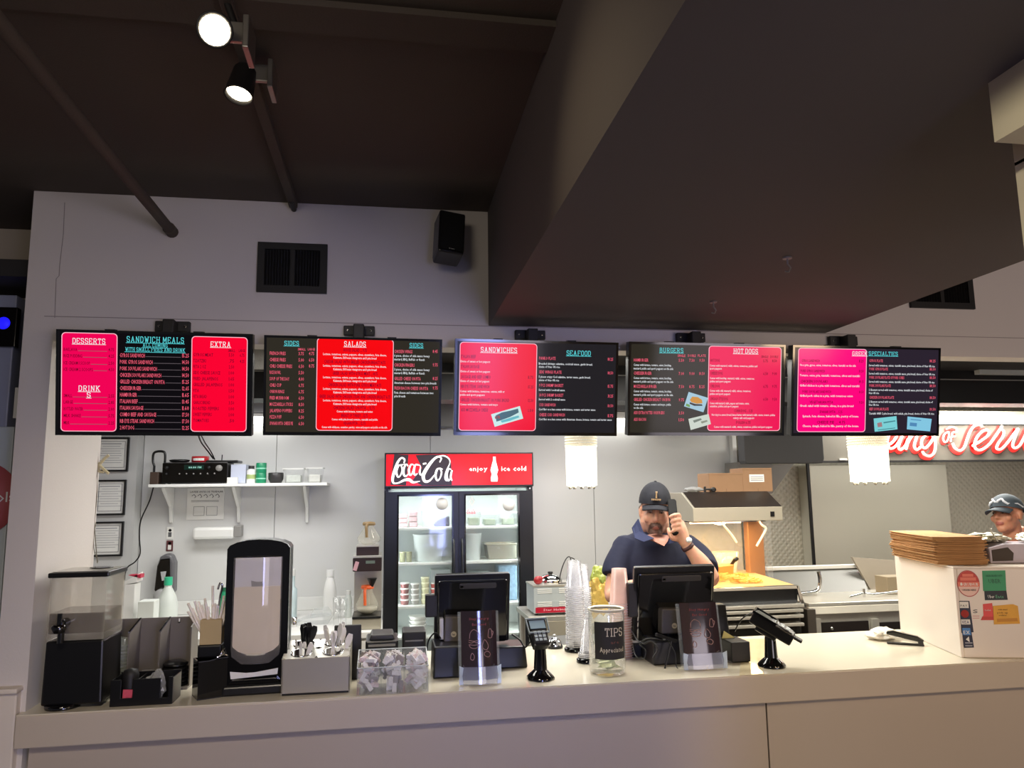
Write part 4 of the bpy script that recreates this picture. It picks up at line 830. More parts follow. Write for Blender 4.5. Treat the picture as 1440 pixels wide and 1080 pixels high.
CC = [[(486, 232, 6), (490, 208, 9), (470, 198, 9), (447, 225, 12), (428, 275, 15), (415, 325, 14), (420, 356, 10), (450, 356, 8), (490, 338, 13), (520, 336, 16), (545, 352, 12), (588, 345, 3)],
      [(468, 240, 5), (450, 250, 10), (438, 285, 12), (448, 318, 9), (464, 308, 7), (476, 275, 9), (470, 244, 7), (486, 240, 4), (500, 236, 4)],
      [(512, 250, 8), (502, 238, 6), (486, 262, 11), (484, 298, 12), (496, 314, 9), (516, 298, 5)],
      [(552, 244, 5), (532, 240, 8), (518, 270, 11), (522, 302, 11), (536, 300, 7), (556, 244, 8), (548, 284, 11), (556, 306, 9), (572, 296, 5)],
      [(556, 244, 6), (566, 240, 8), (590, 250, 5), (586, 286, 10), (592, 304, 8), (612, 290, 4)],
      [(606, 236, 9), (628, 232, 9)],
      [(712, 226, 6), (722, 200, 8), (700, 190, 10), (668, 214, 14), (628, 268, 18), (608, 312, 18), (620, 346, 14), (650, 340, 10), (684, 300, 5)],
      [(690, 200, 5), (712, 186, 6), (745, 186, 8), (772, 205, 7), (776, 232, 5), (756, 280, 9), (748, 320, 11), (754, 340, 8), (768, 330, 4)],
      [(712, 262, 5), (696, 272, 11), (686, 308, 12), (696, 340, 9), (714, 326, 7), (724, 288, 9), (714, 264, 7), (732, 270, 4)],
      [(786, 272, 5), (770, 268, 8), (758, 300, 10), (764, 340, 9), (778, 330, 6), (790, 276, 8), (782, 316, 10), (790, 342, 7)]]
mb = MB()
for st_ in CC: sstroke(mb, st_, FY-.0275, kx, cz)
tag(mb.build('script_lettering', LW, sg), kind='stuff')
def tx(s, x0, x1, yb, hpx, par, m_, nm):
    a = cz(x0, yb); b = cz(x1, yb); mb = text(MB(), s, a.x, b.x, a.z, hpx*.00130, FY-.0265, gap=.09); return tag(mb.build(nm, m_, par), kind='stuff')
tx('enjoy', 898, 1014, 280, 26, sg, LW, 'sign_word'); tx('ice cold', 1102, 1260, 280, 28, sg, LW, 'sign_word')
btl = [(1050, 190), (1066, 190), (1067, 215), (1076, 250), (1082, 275), (1074, 300), (1080, 325), (1078, 347), (1038, 347), (1036, 325), (1042, 300), (1034, 275), (1040, 250), (1049, 215)]
MB().prism([(cz(*p).x, cz(*p).z) for p in btl], FY-.0275, FY-.0245).build('bottle_emblem', LW, sg)
for p in ((366, 396), (1284, 400)): c = cz(*p); MB(T((c.x, FY-.021, zh-.016), 0, PI/2)).lathe([(.006, 0), (.006, .003)], 10).build('screw', CHROME, fr)
# doors
for (x0, x1, g0, g1, nm) in ((541, 644.5, 560.5, 635.5, 'left'), (645.5, 750, 655, 728.5, 'right')):
    X0, X1, g0x, g1x = fx(x0), fx(x1), fx(g0), fx(g1); zt, gz = zh-.03, fz(697)
    dr = MB(); ring(dr, [(X0, .24), (X1, .24), (X1, zt), (X0, zt)], [(g0x, .36), (g1x, .36), (g1x, gz), (g0x, gz)], FY-.012, FY+.03)
    do = dr.build('door', FB, fr, .003)
    ri = MB(); ring(ri, [(g0x-.012, .348), (g1x+.012, .348), (g1x+.012, gz+.012), (g0x-.012, gz+.012)], [(g0x, .36), (g1x, .36), (g1x, gz), (g0x, gz)], FY-.017, FY-.011); ri.build('gasket', BLKG, do)
    MB().box((g0x-.004, FY+.006, .356), (g1x+.004, FY+.010, gz+.004)).build('glass_pane', GLASS, do)
    cx_ = P(621.5 if nm == 'left' else 715.5, 708.5 if nm == 'left' else 710, FY)
    MB(T((cx_.x, FY+.005, cx_.z), 0, PI/2)).lathe([(.001, .002), (.046, .002), (.046, 0)], 28).build('round_sticker', PAPER, do)
    hx = X1-.035 if nm == 'left' else X0+.02
    MB().tube([(hx, FY-.012, .85), (hx, FY-.04, .88), (hx, FY-.04, 1.28), (hx, FY-.012, 1.31)], .008, 8).build('handle', FB, do)
    if nm == 'right':
        p = P(656, 716, FY); text(MB(), '0', p.x+.02, p.x+.062, p.z+.02, .075, FY+.0035).build('white_numeral', PAPER, do)
        tag(text(MB(), 'deals', p.x, p.x+.068, p.z-.035, .035, FY+.0035).build('red_word', mat('hot_red_print', (236, 40, 84), .6), do), kind='stuff')
MB().box((fx(644.5), FY-.008, .22), (fx(645.5), FY+.03, zh-.03)).build('door_gap', BLK, fr)
light('cooler_light', 'AREA', ((FX0+FX1)/2, FY+.12, zh-.03), 4.5, (.93, 1, .98), aim=((FX0+FX1)/2, FY+.30, .6), size=.9, size_y=.06)
for lx_, ax_ in ((FX0+.06, 1), (FX1-.06, -1)):
    light('cooler_light', 'AREA', (lx_, FY+.07, 1.1), 3.2, (.93, 1, .98), aim=(lx_+ax_*.5, FY+.35, 1.1), size=.04, size_y=1.1)
shy = [741, 790, 850, 893]
SZ = []
for y in shy:
    z = fz(y, FY+.05); SZ.append(z)
    MB().box((FX0+.046, FY+.05, z-.016), (FX1-.046, 6.20, z)).build('shelf', mat('white_wire_shelf', (226, 232, 228), .4), fr, .002)
def inx(x, Y=5.85): return P(x, 760, Y).x
def inz(y, Y=5.85): return P(620, y, Y).z
def cup(x0, x1, z0, z1, Y, name, label, cat, m_, taper=.8, group=None, lid=None, n=20):
    X0, X1 = inx(x0, Y), inx(x1, Y); r = (X1-X0)/2; c = (X0+X1)/2
    t = MB(T((c, Y, z0))).lathe([(.001, 0), (r*taper, 0), (r, z1-z0-.004), (r*1.04, z1-z0-.004), (r*1.04, z1-z0), (r*.94, z1-z0), (r*.9, z1-z0-.01), (.001, z1-z0-.02)], n).build(name, m_)
    return tag(t, label, cat, group)
# shelf one
z = SZ[0]+.001
for i, (x0, x1, h) in enumerate(((561, 574, .10), (575, 588, .12))):
    X0, X1 = inx(x0, 5.84), inx(x1, 5.84)
    for k in range(3): tag(MB().box((X0, 5.84, z+k*h/3+.001), (X1-.004, 5.95, z+(k+1)*h/3-.002)).build('wrapped_pack', mat('pink_wrap', (190, 158, 162), .35, var=.4, scale=60), None, .008), 'small pinkish wrapped pack piled on the top cooler shelf, left', 'package', 'pink packs on the top cooler shelf')
cup(592, 609, z, inz(717), 5.86, 'foam_cup', 'white tapered cup alone on the top cooler shelf', 'cup', mat('foam_white', (206, 210, 210), .6))
X0, X1 = inx(611), inx(632); tag(MB().prism([(X0, z), (X1, z), (X1, z+.075), (X0+.03, z+.05), (X0, z+.02)], 5.84, 5.98).build('dark_pouch', mat('dark_pouch', (60, 56, 58), .4), None, .006), 'dark slanted pouch on the top cooler shelf beside the white cup', 'pouch')
def xtub(x0, x1, y0, zb, label, content=None, Y=5.86): X0, X1 = inx(x0, Y), inx(x1, Y); return tub(X0, X1, zb, inz(y0, Y), Y, .16, 'food_tub', label, 'tub', None, ACRYL, content)
xtub(657, 677, 720, z, 'clear tub on the top cooler shelf behind the right door, left one', mat('greenish_food', (130, 140, 118), .6, var=.3, scale=40))
xtub(679, 700, 724, z, 'clear tub on the top cooler shelf behind the right door, middle one', mat('greenish_food', (130, 140, 118), .6))
xtub(704, 727, 722, z, 'clear tub on the top cooler shelf behind the right door, beside the frame', mat('greenish_food', (130, 140, 118), .6))
# shelf two
z = SZ[1]+.001
bk = cup(581, 624, z, inz(751), 5.90, 'white_bucket', 'large white plastic bucket on the second cooler shelf behind the left door', 'bucket', mat('bucket_white', (222, 230, 230), .4), .86, n=30)
for i, x in enumerate((562, 571)): cup(x, x+8.5, z, z+.075, 5.84, 'small_jar', 'small pale jar left of the large white bucket', 'jar', mat('jar_olive', (150, 150, 120), .4, var=.4, scale=60), .95, 'small jars by the bucket')
cup(651, 677, z, inz(751), 5.92, 'white_bucket', 'white bucket on the second cooler shelf behind the right door', 'bucket', mat('bucket_white', (222, 230, 230), .4), .86)
X0, X1 = inx(684), inx(727)
pn = thing('steel_pan', 'rectangular steel pan on the second cooler shelf behind the right door', 'pan', ((X0+X1)/2, 5.95, z))
MB().prism([(X0+.02, z), (X1, z), (X1, z+.11), (X0, z+.11)], 5.86, 6.05).build('pan_body', mat('dull_steel', (150, 150, 136), .35, .7), pn, .006)
mr = MB(); ring(mr, [(X0-.008, 5.85), (X1, 5.85), (X1, 6.06), (X0-.008, 6.06)], [(X0+.008, 5.87), (X1-.01, 5.87), (X1-.01, 6.04), (X0+.008, 6.04)], z+.111, z+.118, Matrix(((1, 0, 0, 0), (0, 0, 1, 0), (0, 1, 0, 0), (0, 0, 0, 1)))); mr.build('pan_rim', mat('bright_rim', (236, 234, 210), .2, .6), pn)
# shelf three: stacked portion cups
z = SZ[2]+.001
def stack(x0, x1, z0, n, hh, cm, lm, label, group, Y=5.84):
    X0, X1 = inx(x0, Y), inx(x1, Y); r = (X1-X0)/2; c = (X0+X1)/2; first = None
    for k in range(n):
        if first is None:
            first = thing('portion_cup', label, 'cup', (c, Y, z0), 0, group)
            MB(T((c, Y, z0))).lathe([(r*.8, 0), (r*.97, hh*.75)], 18).build('cup_body', cm, first)
            MB(T((c, Y, z0+hh*.75))).lathe([(r, 0), (r, hh*.2), (r*.9, hh*.24)], 18).build('lid', lm, first)
        else: dup(first, (c, Y, z0+k*hh))
MAR = mat('maroon_sauce', (116, 66, 66), .4); CRM = mat('cream_sauce', (206, 206, 168), .4); CL = mat('pale_lid', (214, 216, 214), .35); RS = mat('red_sauce', (186, 70, 60), .4)
stack(563.5, 576, z, 4, .040, MAR, CL, 'lidded cup of dark red sauce in the first stack from the left door edge', 'dark red sauce cups')
stack(577.5, 590, z, 4, .038, mat('grey_sauce', (150, 150, 146), .4), CL, 'lidded cup of greyish sauce in the second stack', 'greyish sauce cups')
stack(592, 604, z, 5, .039, CRM, mat('cream_lid', (222, 222, 190), .35), 'lidded cup of cream sauce in the third stack', 'cream sauce cups')
stack(605.5, 616, z, 4, .038, RS, CL, 'lidded cup of bright red sauce in the stack beside the monitor', 'bright red sauce cups')
X0, X1 = inx(607), inx(635); tag(MB().box((X0, 5.95, z), (X1, 6.1, inz(803))).build('grey_carton', mat('pale_grey_carton', (186, 196, 196), .6), None, .004), 'pale grey carton behind the sauce cups in the cooler', 'carton')
X0, X1 = inx(700), inx(727); tag(MB().box((X0, 5.86, z), (X1, 6.05, inz(798))).build('blue_pack', mat('blue_speckled_wrap', (110, 138, 160), .3, var=.6, scale=40), None, .01), 'bluish speckled pack stacked behind the right cooler door', 'package')
X0, X1 = inx(660), inx(690); tag(MB().box((X0, 5.9, z), (X1, 6.05, inz(806))).build('clear_pack', mat('grey_wrap', (150, 160, 160), .3, var=.3, scale=30), None, .01), 'greyish wrapped pack left of the bluish one in the cooler', 'package')
# bottom visible shelf: bowls
z = SZ[3]+.001; Xc = inx(588, 5.88)
bw = None
for k in range(4):
    if bw is None: bw = tag(MB(T((Xc, 5.88, z))).lathe([(.001, 0), (.045, 0), (.066, .035), (.069, .037), (.062, .037), (.001, .006)], 24).build('white_bowl', WHT), 'white bowl in the nested stack low in the cooler', 'bowl', 'white bowls low in the cooler')
    else:
        d = bw.copy(); COL.objects.link(d); d.location = bw.location+Vector((0, 0, .030*k))

# ================================================================== TOASTER TABLE, MIDDLE
TY = 4.9
a = P(748, 866, TY); b_ = P(842, 866, TY); TZ = a.z
tt = thing('side_table', 'plain grey steel side table under the louvred toaster', 'table', ((a.x+b_.x)/2, TY+.2, 0))
MB().box((a.x-.03, TY-.04, TZ-.03), (b_.x+.35, TY+.42, TZ)).build('top', STEEL, tt, .003)
MB().box((a.x-.03, TY-.04, TZ-.12), (b_.x+.35, TY-.02, TZ-.03)).build('apron', BSTEEL, tt, .002)
for lx in (a.x, b_.x+.3):
    for ly in (TY, TY+.36): MB().tube([(lx, ly, 0), (lx, ly, TZ-.03)], .02, 10).build('leg', STEEL, tt)
MB().box((a.x-.01, TY, .25), (b_.x+.32, TY+.38, .27)).build('undershelf', STEEL, tt)
a = P(751, 864, TY); b_ = P(813, 822, TY); X0, X1, Z0, Z1 = a.x, b_.x, TZ, b_.z
to = thing('toaster_oven', 'grey louvred toaster with a red label strip on the steel side table', 'toaster', ((X0+X1)/2, TY+.1, TZ))
MB().box((X0, TY, Z0+.012), (X1, TY+.26, Z1)).build('housing', mat('pale_grey_enamel', (178, 186, 188), .35), to, .005)
MB().box((X0-.003, TY-.004, Z1-.008), (X1+.003, TY+.262, Z1+.002)).build('top_rim', STEEL, to)
for u in (.08, .56):
    for v in (.86, .80, .74, .42, .36, .30): MB().box((X0+(X1-X0)*u, TY-.004, Z0+(Z1-Z0)*v), (X0+(X1-X0)*(u+.32), TY+.001, Z0+(Z1-Z0)*(v+.03))).build('louvre', WHT, to)
rl = MB().box((X0+.01, TY-.006, Z0+.016), (X1-.02, TY-.001, Z0+(Z1-Z0)*.27)).build('red_label', mat('crimson_label', (176, 28, 52), .35), to)
tag(text(MB(), 'Star Holman', X0+.06, X1-.07, Z0+.028, .014, TY-.0075).build('label_lettering', mat('pink_print', (240, 190, 200), .5), rl), kind='stuff')
for fx_ in (X0+.02, X1-.02): MB(T((fx_, TY+.03, TZ))).lathe([(.012, 0), (.014, .013)], 10).build('foot', BLK, to)
c = P(775, 820, 5.0); zz_ = Z1+.003
po_ = thing('saucepan', 'shiny steel covered pan with black knob on top of the toaster', 'pan', (c.x, 5.02, zz_))
MB(T((c.x, 5.02, zz_))).lathe([(.078, 0), (.080, .004), (.072, .03), (.045, .05), (.001, .058)], 28).build('dome', CHROME, po_)
MB(T((c.x, 5.02, zz_+.055))).lathe([(.010, 0), (.018, .008), (.016, .016), (.001, .018)], 14).build('knob', BLK, po_)
c = P(757, 815, 4.93); tag(MB(T((c.x, 4.935, zz_))).ell((0, 0, .028), (.030, .022, .027)).ell((.012, -.012, .04), (.016, .012, .014)).build('red_cloth', mat('red_shiny', (170, 44, 50), .3, bump=.5, bscale=40)), 'crumpled red cloth at the left end of the toaster top', 'cloth')
q = [P(x, y, 4.95) for x, y in ((786, 818), (790, 800), (796, 786), (801, 783), (803, 790), (799, 800), (797, 812))]
wt = MB().tube(catmull(q, 4), .0035, 6).tube(catmull([P(x, y, 4.96) for x, y in ((803, 784), (808, 787), (808, 795))], 4), .0035, 6)
tag(wt.tube([P(786, 817, 4.95), (P(786, 817, 4.95).x, 4.95, zz_+.003), (P(797, 812, 4.95).x, 4.95, zz_+.003), P(797, 812, 4.95)], .0035, 6).build('wire_tongs', BLKM), 'dark wire tongs standing on the toaster', 'tongs')
# yellow bag
def crumple(c, r, seed, amp, sub=3, sq=1.0):
    import bmesh as bm_
    b = bm_.new(); bm_.ops.create_icosphere(b, subdivisions=sub, radius=1)
    for v in b.verts:
        n = noise.fractal(v.co*1.7+Vector((seed, 0, 0)), .8, 2.1, 4)*amp
        p = v.co*(1+n); p = Vector([math.copysign(abs(t)**sq, t) for t in p]); v.co = Vector((c[0]+p.x*r[0], c[1]+p.y*r[1], c[2]+p.z*r[2]))
    mb = MB(); mb.v = [v.co.copy() for v in b.verts]; mb.f = [tuple(v.index for v in f.verts) for f in b.faces]; mb.s = [False]*len(mb.f); b.free(); return mb
a = P(842, 838, 4.5)
bt_ = thing('side_stand', 'low steel stand holding the golden crumpled bag', 'stand', (a.x, 4.55, 0)); zb_ = P(842, 872, 4.5).z
MB().box((a.x-.09, 4.42, zb_-.02), (a.x+.25, 4.68, zb_)).build('top', STEEL, bt_)
for lx in (a.x-.08, a.x+.23):
    for ly in (4.44, 4.66): MB().tube([(lx, ly, 0), (lx, ly, zb_-.02)], .012, 8).build('leg', STEEL, bt_)
bg_ = thing('snack_bag', 'golden crumpled snack bag with green top behind the cup stacks', 'bag', (a.x, 4.55, zb_))
hgt = P(842, 800, 4.5).z-zb_
crumple((a.x, 4.55, zb_+hgt*.46), (.075, .05, hgt*.40), 3, .35).build('bag_body', mat('golden_film', (214, 180, 96), .25, .3, var=.3, scale=20, bump=.8, bscale=25), bg_)
crumple((a.x+.015, 4.55, zb_+hgt*.84), (.045, .035, hgt*.20), 5, .35).build('green_top', mat('lime_film', (160, 170, 84), .3, var=.3, scale=20), bg_)

# ================================================================== PEOPLE
def fuse(mb, name, m, parent, voxel, smooth=6, colour=None, slots=None):
    """grow one continuous skin from overlapping solid shapes"""
    me = bpy.data.meshes.new('raw'); me.from_pydata([tuple(v) for v in mb.v], [], mb.f); me.update()
    o = bpy.data.objects.new('raw', me); COL.objects.link(o)
    r = o.modifiers.new('r', 'REMESH'); r.mode = 'VOXEL'; r.voxel_size = voxel
    if smooth: q = o.modifiers.new('s', 'SMOOTH'); q.iterations = smooth; q.factor = .5
    dg = bpy.context.evaluated_depsgraph_get(); dg.update()
    nm = bpy.data.meshes.new_from_object(o.evaluated_get(dg)); nm.name = name
    bpy.data.objects.remove(o); bpy.data.meshes.remove(me)
    if colour:
        at = nm.color_attributes.new('Col', 'FLOAT_COLOR', 'POINT')
        for i, v in enumerate(nm.vertices): at.data[i].color = (*lin(colour(v.co)), 1)
    root = parent
    while root.parent: root = root.parent
    off = (Matrix.Translation(root.location) @ root.rotation_euler.to_matrix().to_4x4()).inverted()
    nm.transform(off)
    for p in nm.polygons: p.use_smooth = True
    nm.materials.clear(); nm.materials.append(m)
    ob = bpy.data.objects.new(name, nm); COL.objects.link(ob); ob.parent = parent; return ob
SKIN = bpy.data.materials.new('skin'); SKIN.use_nodes = True; nt = SKIN.node_tree; b = nt.nodes['Principled BSDF']
ca = nt.nodes.new('ShaderNodeVertexColor'); ca.layer_name = 'Col'
nz = nt.nodes.new('ShaderNodeTexNoise'); nz.inputs['Scale'].default_value = 60; tc = nt.nodes.new('ShaderNodeTexCoord'); nt.links.new(tc.outputs['Object'], nz.inputs[0])
mx = nt.nodes.new('ShaderNodeMix'); mx.data_type = 'RGBA'; mx.blend_type = 'MULTIPLY'; mx.inputs['Factor'].default_value = .25
nt.links.new(ca.outputs['Color'], mx.inputs['A']); nt.links.new(nz.outputs['Color'], mx.inputs['B']); nt.links.new(mx.outputs['Result'], b.inputs['Base Color'])
b.inputs['Roughness'].default_value = .5; b.inputs['Subsurface Weight'].default_value = .08; b.inputs['Subsurface Radius'].default_value = (.01, .004, .002)

def head_shapes(mb, m, gender=0):
    E = lambda c, r: mb.ell(c, r, 20, 12, m)
    E((0, .014, .030), (.077, .098, .086)); E((0, -.018, -.035), (.065, .076, .078)); E((0, -.058, -.098), (.032, .030, .026)); E((0, -.020, -.075), (.056, .060, .046))
    E((0, -.098, -.030), (.013, .020, .014)); E((-.011, -.090, -.034), (.010, .012, .009)); E((.011, -.090, -.034), (.010, .012, .009))
    mb.tube([(0, -.082, .018), (0, -.098, -.018), (0, -.104, -.030)], [.010, .011, .010], 10, m)
    for s_ in (-1, 1):
        E((.031*s_, -.074, .022), (.026, .014, .009)); E((.040*s_, -.062, -.032), (.026, .022, .026)); E((.079*s_, .008, -.014), (.009, .018, .031))
        E((.083*s_, .014, -.002), (.007, .016, .017))
    E((0, -.086, -.064), (.024, .012, .006)); E((0, -.084, -.073), (.021, .012, .007))
def head_parts(par, m, iris=(70, 50, 36), lids=.5):
    for s_ in (-1, 1):
        e = MB(m).ell((.031*s_, -.078, .003), (.0115, .0100, .0058)).build('eye', mat('shaded_eye_white', (150, 132, 122), .3), par)  # whites darkened in the colour for the cap brim's shade
        MB(m).ell((.031*s_, -.0868, -.0025), (.005, .003, .005), 10, 6).build('iris', mat('iris_dark', iris, .2), e)
def hand(mb, palm, fingers, thumb, r=.0088):
    pass

# ---- cashier on the phone
YM = 3.86
SKC = (214, 160, 134)
mn = thing('person', 'man in navy cap and polo shirt holding a phone to his ear behind the counter', 'person', (P(920, 900, YM).x, YM+.05, 0))
HC = P(921, 716.5, YM)
HM = Matrix.Translation(HC) @ Matrix.Rotation(-.29, 4, 'Z') @ Matrix.Rotation(.12, 4, 'X') @ Matrix.Rotation(.05, 4, 'Y') @ Matrix.Diagonal((.94, 1.02, 1.11, 1))
HI = HM.inverted()
mb = MB(); head_shapes(mb, HM)
mb.ell((0, .0, -.06), (.062, .07, .06), 18, 10, HM)
for s_ in (-1, 1): mb.ell((.050*s_, .012, -.065), (.030, .045, .060), 14, 9, HM)
neck = P(924, 752, YM+.05); mb.tube([HM @ Vector((0, .02, -.05)), HM @ Vector((0, .03, -.12)), neck, neck+Vector((0, .01, -.06))], [.062, .064, .070, .09], 18)
mb.ell(P(925, 775, YM+.03), (.11, .09, .09), 18, 12)
ch = P(925, 850, YM+.06); mb.ell(ch, (.14, .10, .34), 18, 14)                         # torso core inside the shirt
for s_ in (-1, 1): mb.tube([(ch.x+.09*s_, YM+.06, .86), (ch.x+.10*s_, YM+.05, .48), (ch.x+.11*s_, YM+.07, .07)], [.085, .06, .042], 14)
mb.tube([(ch.x-.09, YM+.06, .86), (ch.x, YM+.06, .95), (ch.x+.09, YM+.06, .86)], [.09, .13, .09], 14)
# his right arm (left in the picture): down, forearm forward to the till
A0 = P(880, 768, YM+.05); A1 = P(862, 838, YM-.02); A2 = P(906, 822, 3.52)
mb.tube(catmull([A0, (A0+A1)/2+Vector((-.01, 0, 0)), A1, (A1+A2)/2+Vector((0, 0, .01)), A2], 5), [.055-.00125*i for i in range(21)], 14)
palm = P(918, 818, 3.47); mb.tube([A2, (A2+palm)/2, palm], [.028, .034, .030], 12)
for k in range(4):
    o_ = palm+Vector((-.025+.016*k, -.0, .004)); L_ = (.052, .06, .056, .044)[k]
    mb.tube([palm+Vector((-.02+.012*k, .02, 0)), o_+Vector((0, -.028, .004)), o_+Vector((.004, -.028-L_*.55, -.006)), o_+Vector((.006, -.030-L_*.8, -.026))], [.010, .0088, .0082, .007], 8)
mb.tube([palm+Vector((-.015, .025, -.005)), palm+Vector((-.045, -.005, -.008)), palm+Vector((-.05, -.035, -.02))], [.013, .010, .0085], 8)
# his left arm: elbow by the till, hand up at the ear
B0 = P(966, 772, YM+.06); B1 = P(1000, 815, 3.66); B2 = P(965, 766, 3.66)
mb.tube(catmull([B0, (B0+B1)/2+Vector((.02, .02, 0)), B1], 6), [.055, .055, .054, .053, .052, .051, .05, .05, .049, .048, .047, .046, .045], 14)
mb.tube(catmull([B1, (B1*.45+B2*.55)+Vector((.006, -.004, 0)), B2], 6), [.046, .048, .049, .048, .047, .045, .042, .039, .036, .033, .031, .029, .027], 14)
HP = P(955, 745, 3.68)     # palm centre
mb.tube([B2, (B2+HP)/2, HP, P(953, 734, 3.69)], [.027, .034, .040, .032], 14)
SK_H = []
for k, (kx_, ky_) in enumerate(((956, 724), (957, 731), (957.5, 738), (957, 745))):
    a0 = P(kx_, ky_+4, 3.69); a1 = P(kx_-2, ky_-.5, 3.655); a2 = P(kx_-9, ky_+.5, 3.628); a3 = P(kx_-15+k, ky_+3.5, 3.640)
    mb.tube(catmull([a0, a1, a2, a3], 3), [.0105]*4+[.0098]*3+[.0088]*3, 9)
mb.tube(catmull([P(951, 758, 3.68), P(945, 756, 3.655), P(941, 748, 3.66), P(939.5, 742, 3.67)], 3), [.014]*4+[.0115]*3+[.010]*3, 9)
def man_col(p):
    q = HI @ p; c = SKC
    if q.length < .19 and q.z > -.13:
        n = noise.noise(p*140)*.5
        if q.z > -.02 and q.y > .0 and q.z > .0+.0 and abs(q.x) > .055 and q.y > -.01: c = (84, 66, 56)
        if q.y > .035 and q.z > -.07: c = (84, 66, 56)
        d = math.hypot(q.x/.034, (q.z+.082)/.034)
        if q.y < -.045 and .55 < d < 1.15 and q.z < -.048: c = (92, 66, 56) if n > -.2 else (122, 92, 78)
        elif q.y < -.045 and d <= .55 and q.z < -.060: c = (178, 122, 108) if q.z > -.080 else (110, 80, 68)
        elif q.z < -.06 and q.y < .03: c = (176, 130, 112)
        if abs(abs(q.x)-.032) < .018 and .018 < q.z < .030 and q.y < -.06: c = (92, 66, 54)
        if abs(abs(q.x)-.031) < .015 and abs(q.z-.002) < .009 and q.y < -.06: c = (150, 100, 84)  # brim shade painted into the skin round the eyes
    return c
fuse(mb, 'body', SKIN, mn, .0052, 4, man_col)
NAVY = mat('navy_cloth', (14, 19, 46), .85, var=.15, scale=14, bump=.25, bscale=16)
NAVYB = mat('navy_black_cloth', (14, 16, 27), .85, var=.15, scale=14, bump=.25, bscale=30)
# polo shirt
sm = MB()
sc_ = P(922, 800, YM+.05)
sm.ell(sc_+Vector((0, 0, .03)), (.205, .145, .17), 26, 16); sm.ell(sc_+Vector((0, -.01, -.16)), (.225, .175, .20), 26, 16); sm.ell(sc_+Vector((0, 0, -.33)), (.205, .155, .14), 26, 16)
sm.ell(P(923, 764, YM+.05), (.185, .088, .078), 24, 14); sm.ell(P(922, 756, YM+.055), (.12, .08, .06), 24, 14)
for q in (A0, B0): sm.ell(q+Vector((0, 0, -.012)), (.074, .080, .070), 18, 12)
Ah = A0*.40+A1*.60+Vector((-.012, 0, 0)); sm.tube(catmull([A0+Vector((.02, 0, .02)), A0*.6+A1*.4+Vector((-.016, 0, 0)), Ah], 5), [.066, .068, .070, .072, .073, .074, .074, .075, .075, .075, .075], 20)
Bh = B0*.25+B1*.75; sm.tube(catmull([B0+Vector((-.02, 0, .02)), (B0+B1)/2+Vector((.022, .03, .01)), Bh+Vector((.012, .02, 0))], 5), [.072, .074, .076, .077, .077, .076, .075, .074, .073, .072, .071], 20)
sm.ell(P(922, 749, YM+.055), (.092, .075, .035), 20, 12)
def fold(p): return p
so_ = fuse(sm, 'polo_shirt', NAVY, mn, .0085, 5)
# open neck, collar flaps and placket
nk = P(926, 757, YM-.035)
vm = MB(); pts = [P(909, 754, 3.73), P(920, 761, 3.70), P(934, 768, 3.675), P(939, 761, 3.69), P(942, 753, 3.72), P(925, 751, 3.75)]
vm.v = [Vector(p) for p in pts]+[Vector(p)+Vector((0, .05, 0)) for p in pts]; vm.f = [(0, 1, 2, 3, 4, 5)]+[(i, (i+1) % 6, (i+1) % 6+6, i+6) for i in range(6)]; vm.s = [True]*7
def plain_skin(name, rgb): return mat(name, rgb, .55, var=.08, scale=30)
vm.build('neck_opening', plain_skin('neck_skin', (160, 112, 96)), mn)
for pts in ([(898, 729), (906, 750), (921, 757), (905, 762), (893, 757), (889, 742)], [(944, 740), (941, 750), (934, 767), (951, 762), (958, 754), (956, 744)]):
    yy = [3.80, 3.735, 3.70, 3.685, 3.73, 3.81] if pts[0][0] == 898 else [3.80, 3.735, 3.69, 3.685, 3.72, 3.80]
    w3 = [P(x, y, Y) for (x, y), Y in zip(pts, yy)]; fm = MB(); n = 6
    fm.v = [Vector(p) for p in w3]+[Vector(p)+Vector((0, .012, -.002)) for p in w3]; fm.f = [tuple(range(n)), tuple(range(2*n-1, n-1, -1))]+[(i, i+n, (i+1) % n+n, (i+1) % n) for i in range(n)]; fm.s = [False]*len(fm.f)
    fm.build('collar_flap', mat('navy_collar', (24, 32, 66), .85, var=.1), mn, .003)
# trousers and shoes
pm = MB()
for s_ in (-1, 1): pm.tube([(ch.x+.095*s_, YM+.06, .95), (ch.x+.105*s_, YM+.05, .50), (ch.x+.115*s_, YM+.07, .09)], [.12, .085, .065], 18)
pm.ell((ch.x, YM+.06, .95), (.20, .145, .13), 22, 12)
fuse(pm, 'trousers', mat('black_trousers', (26, 26, 30), .9), mn, .014, 3)
for s_ in (-1, 1): MB().ell((ch.x+.115*s_, YM+.02, .045), (.045, .125, .045), 16, 10).box((ch.x+.115*s_-.042, YM-.10, 0), (ch.x+.115*s_+.042, YM+.14, .015)).build('shoe', BLK, mn)
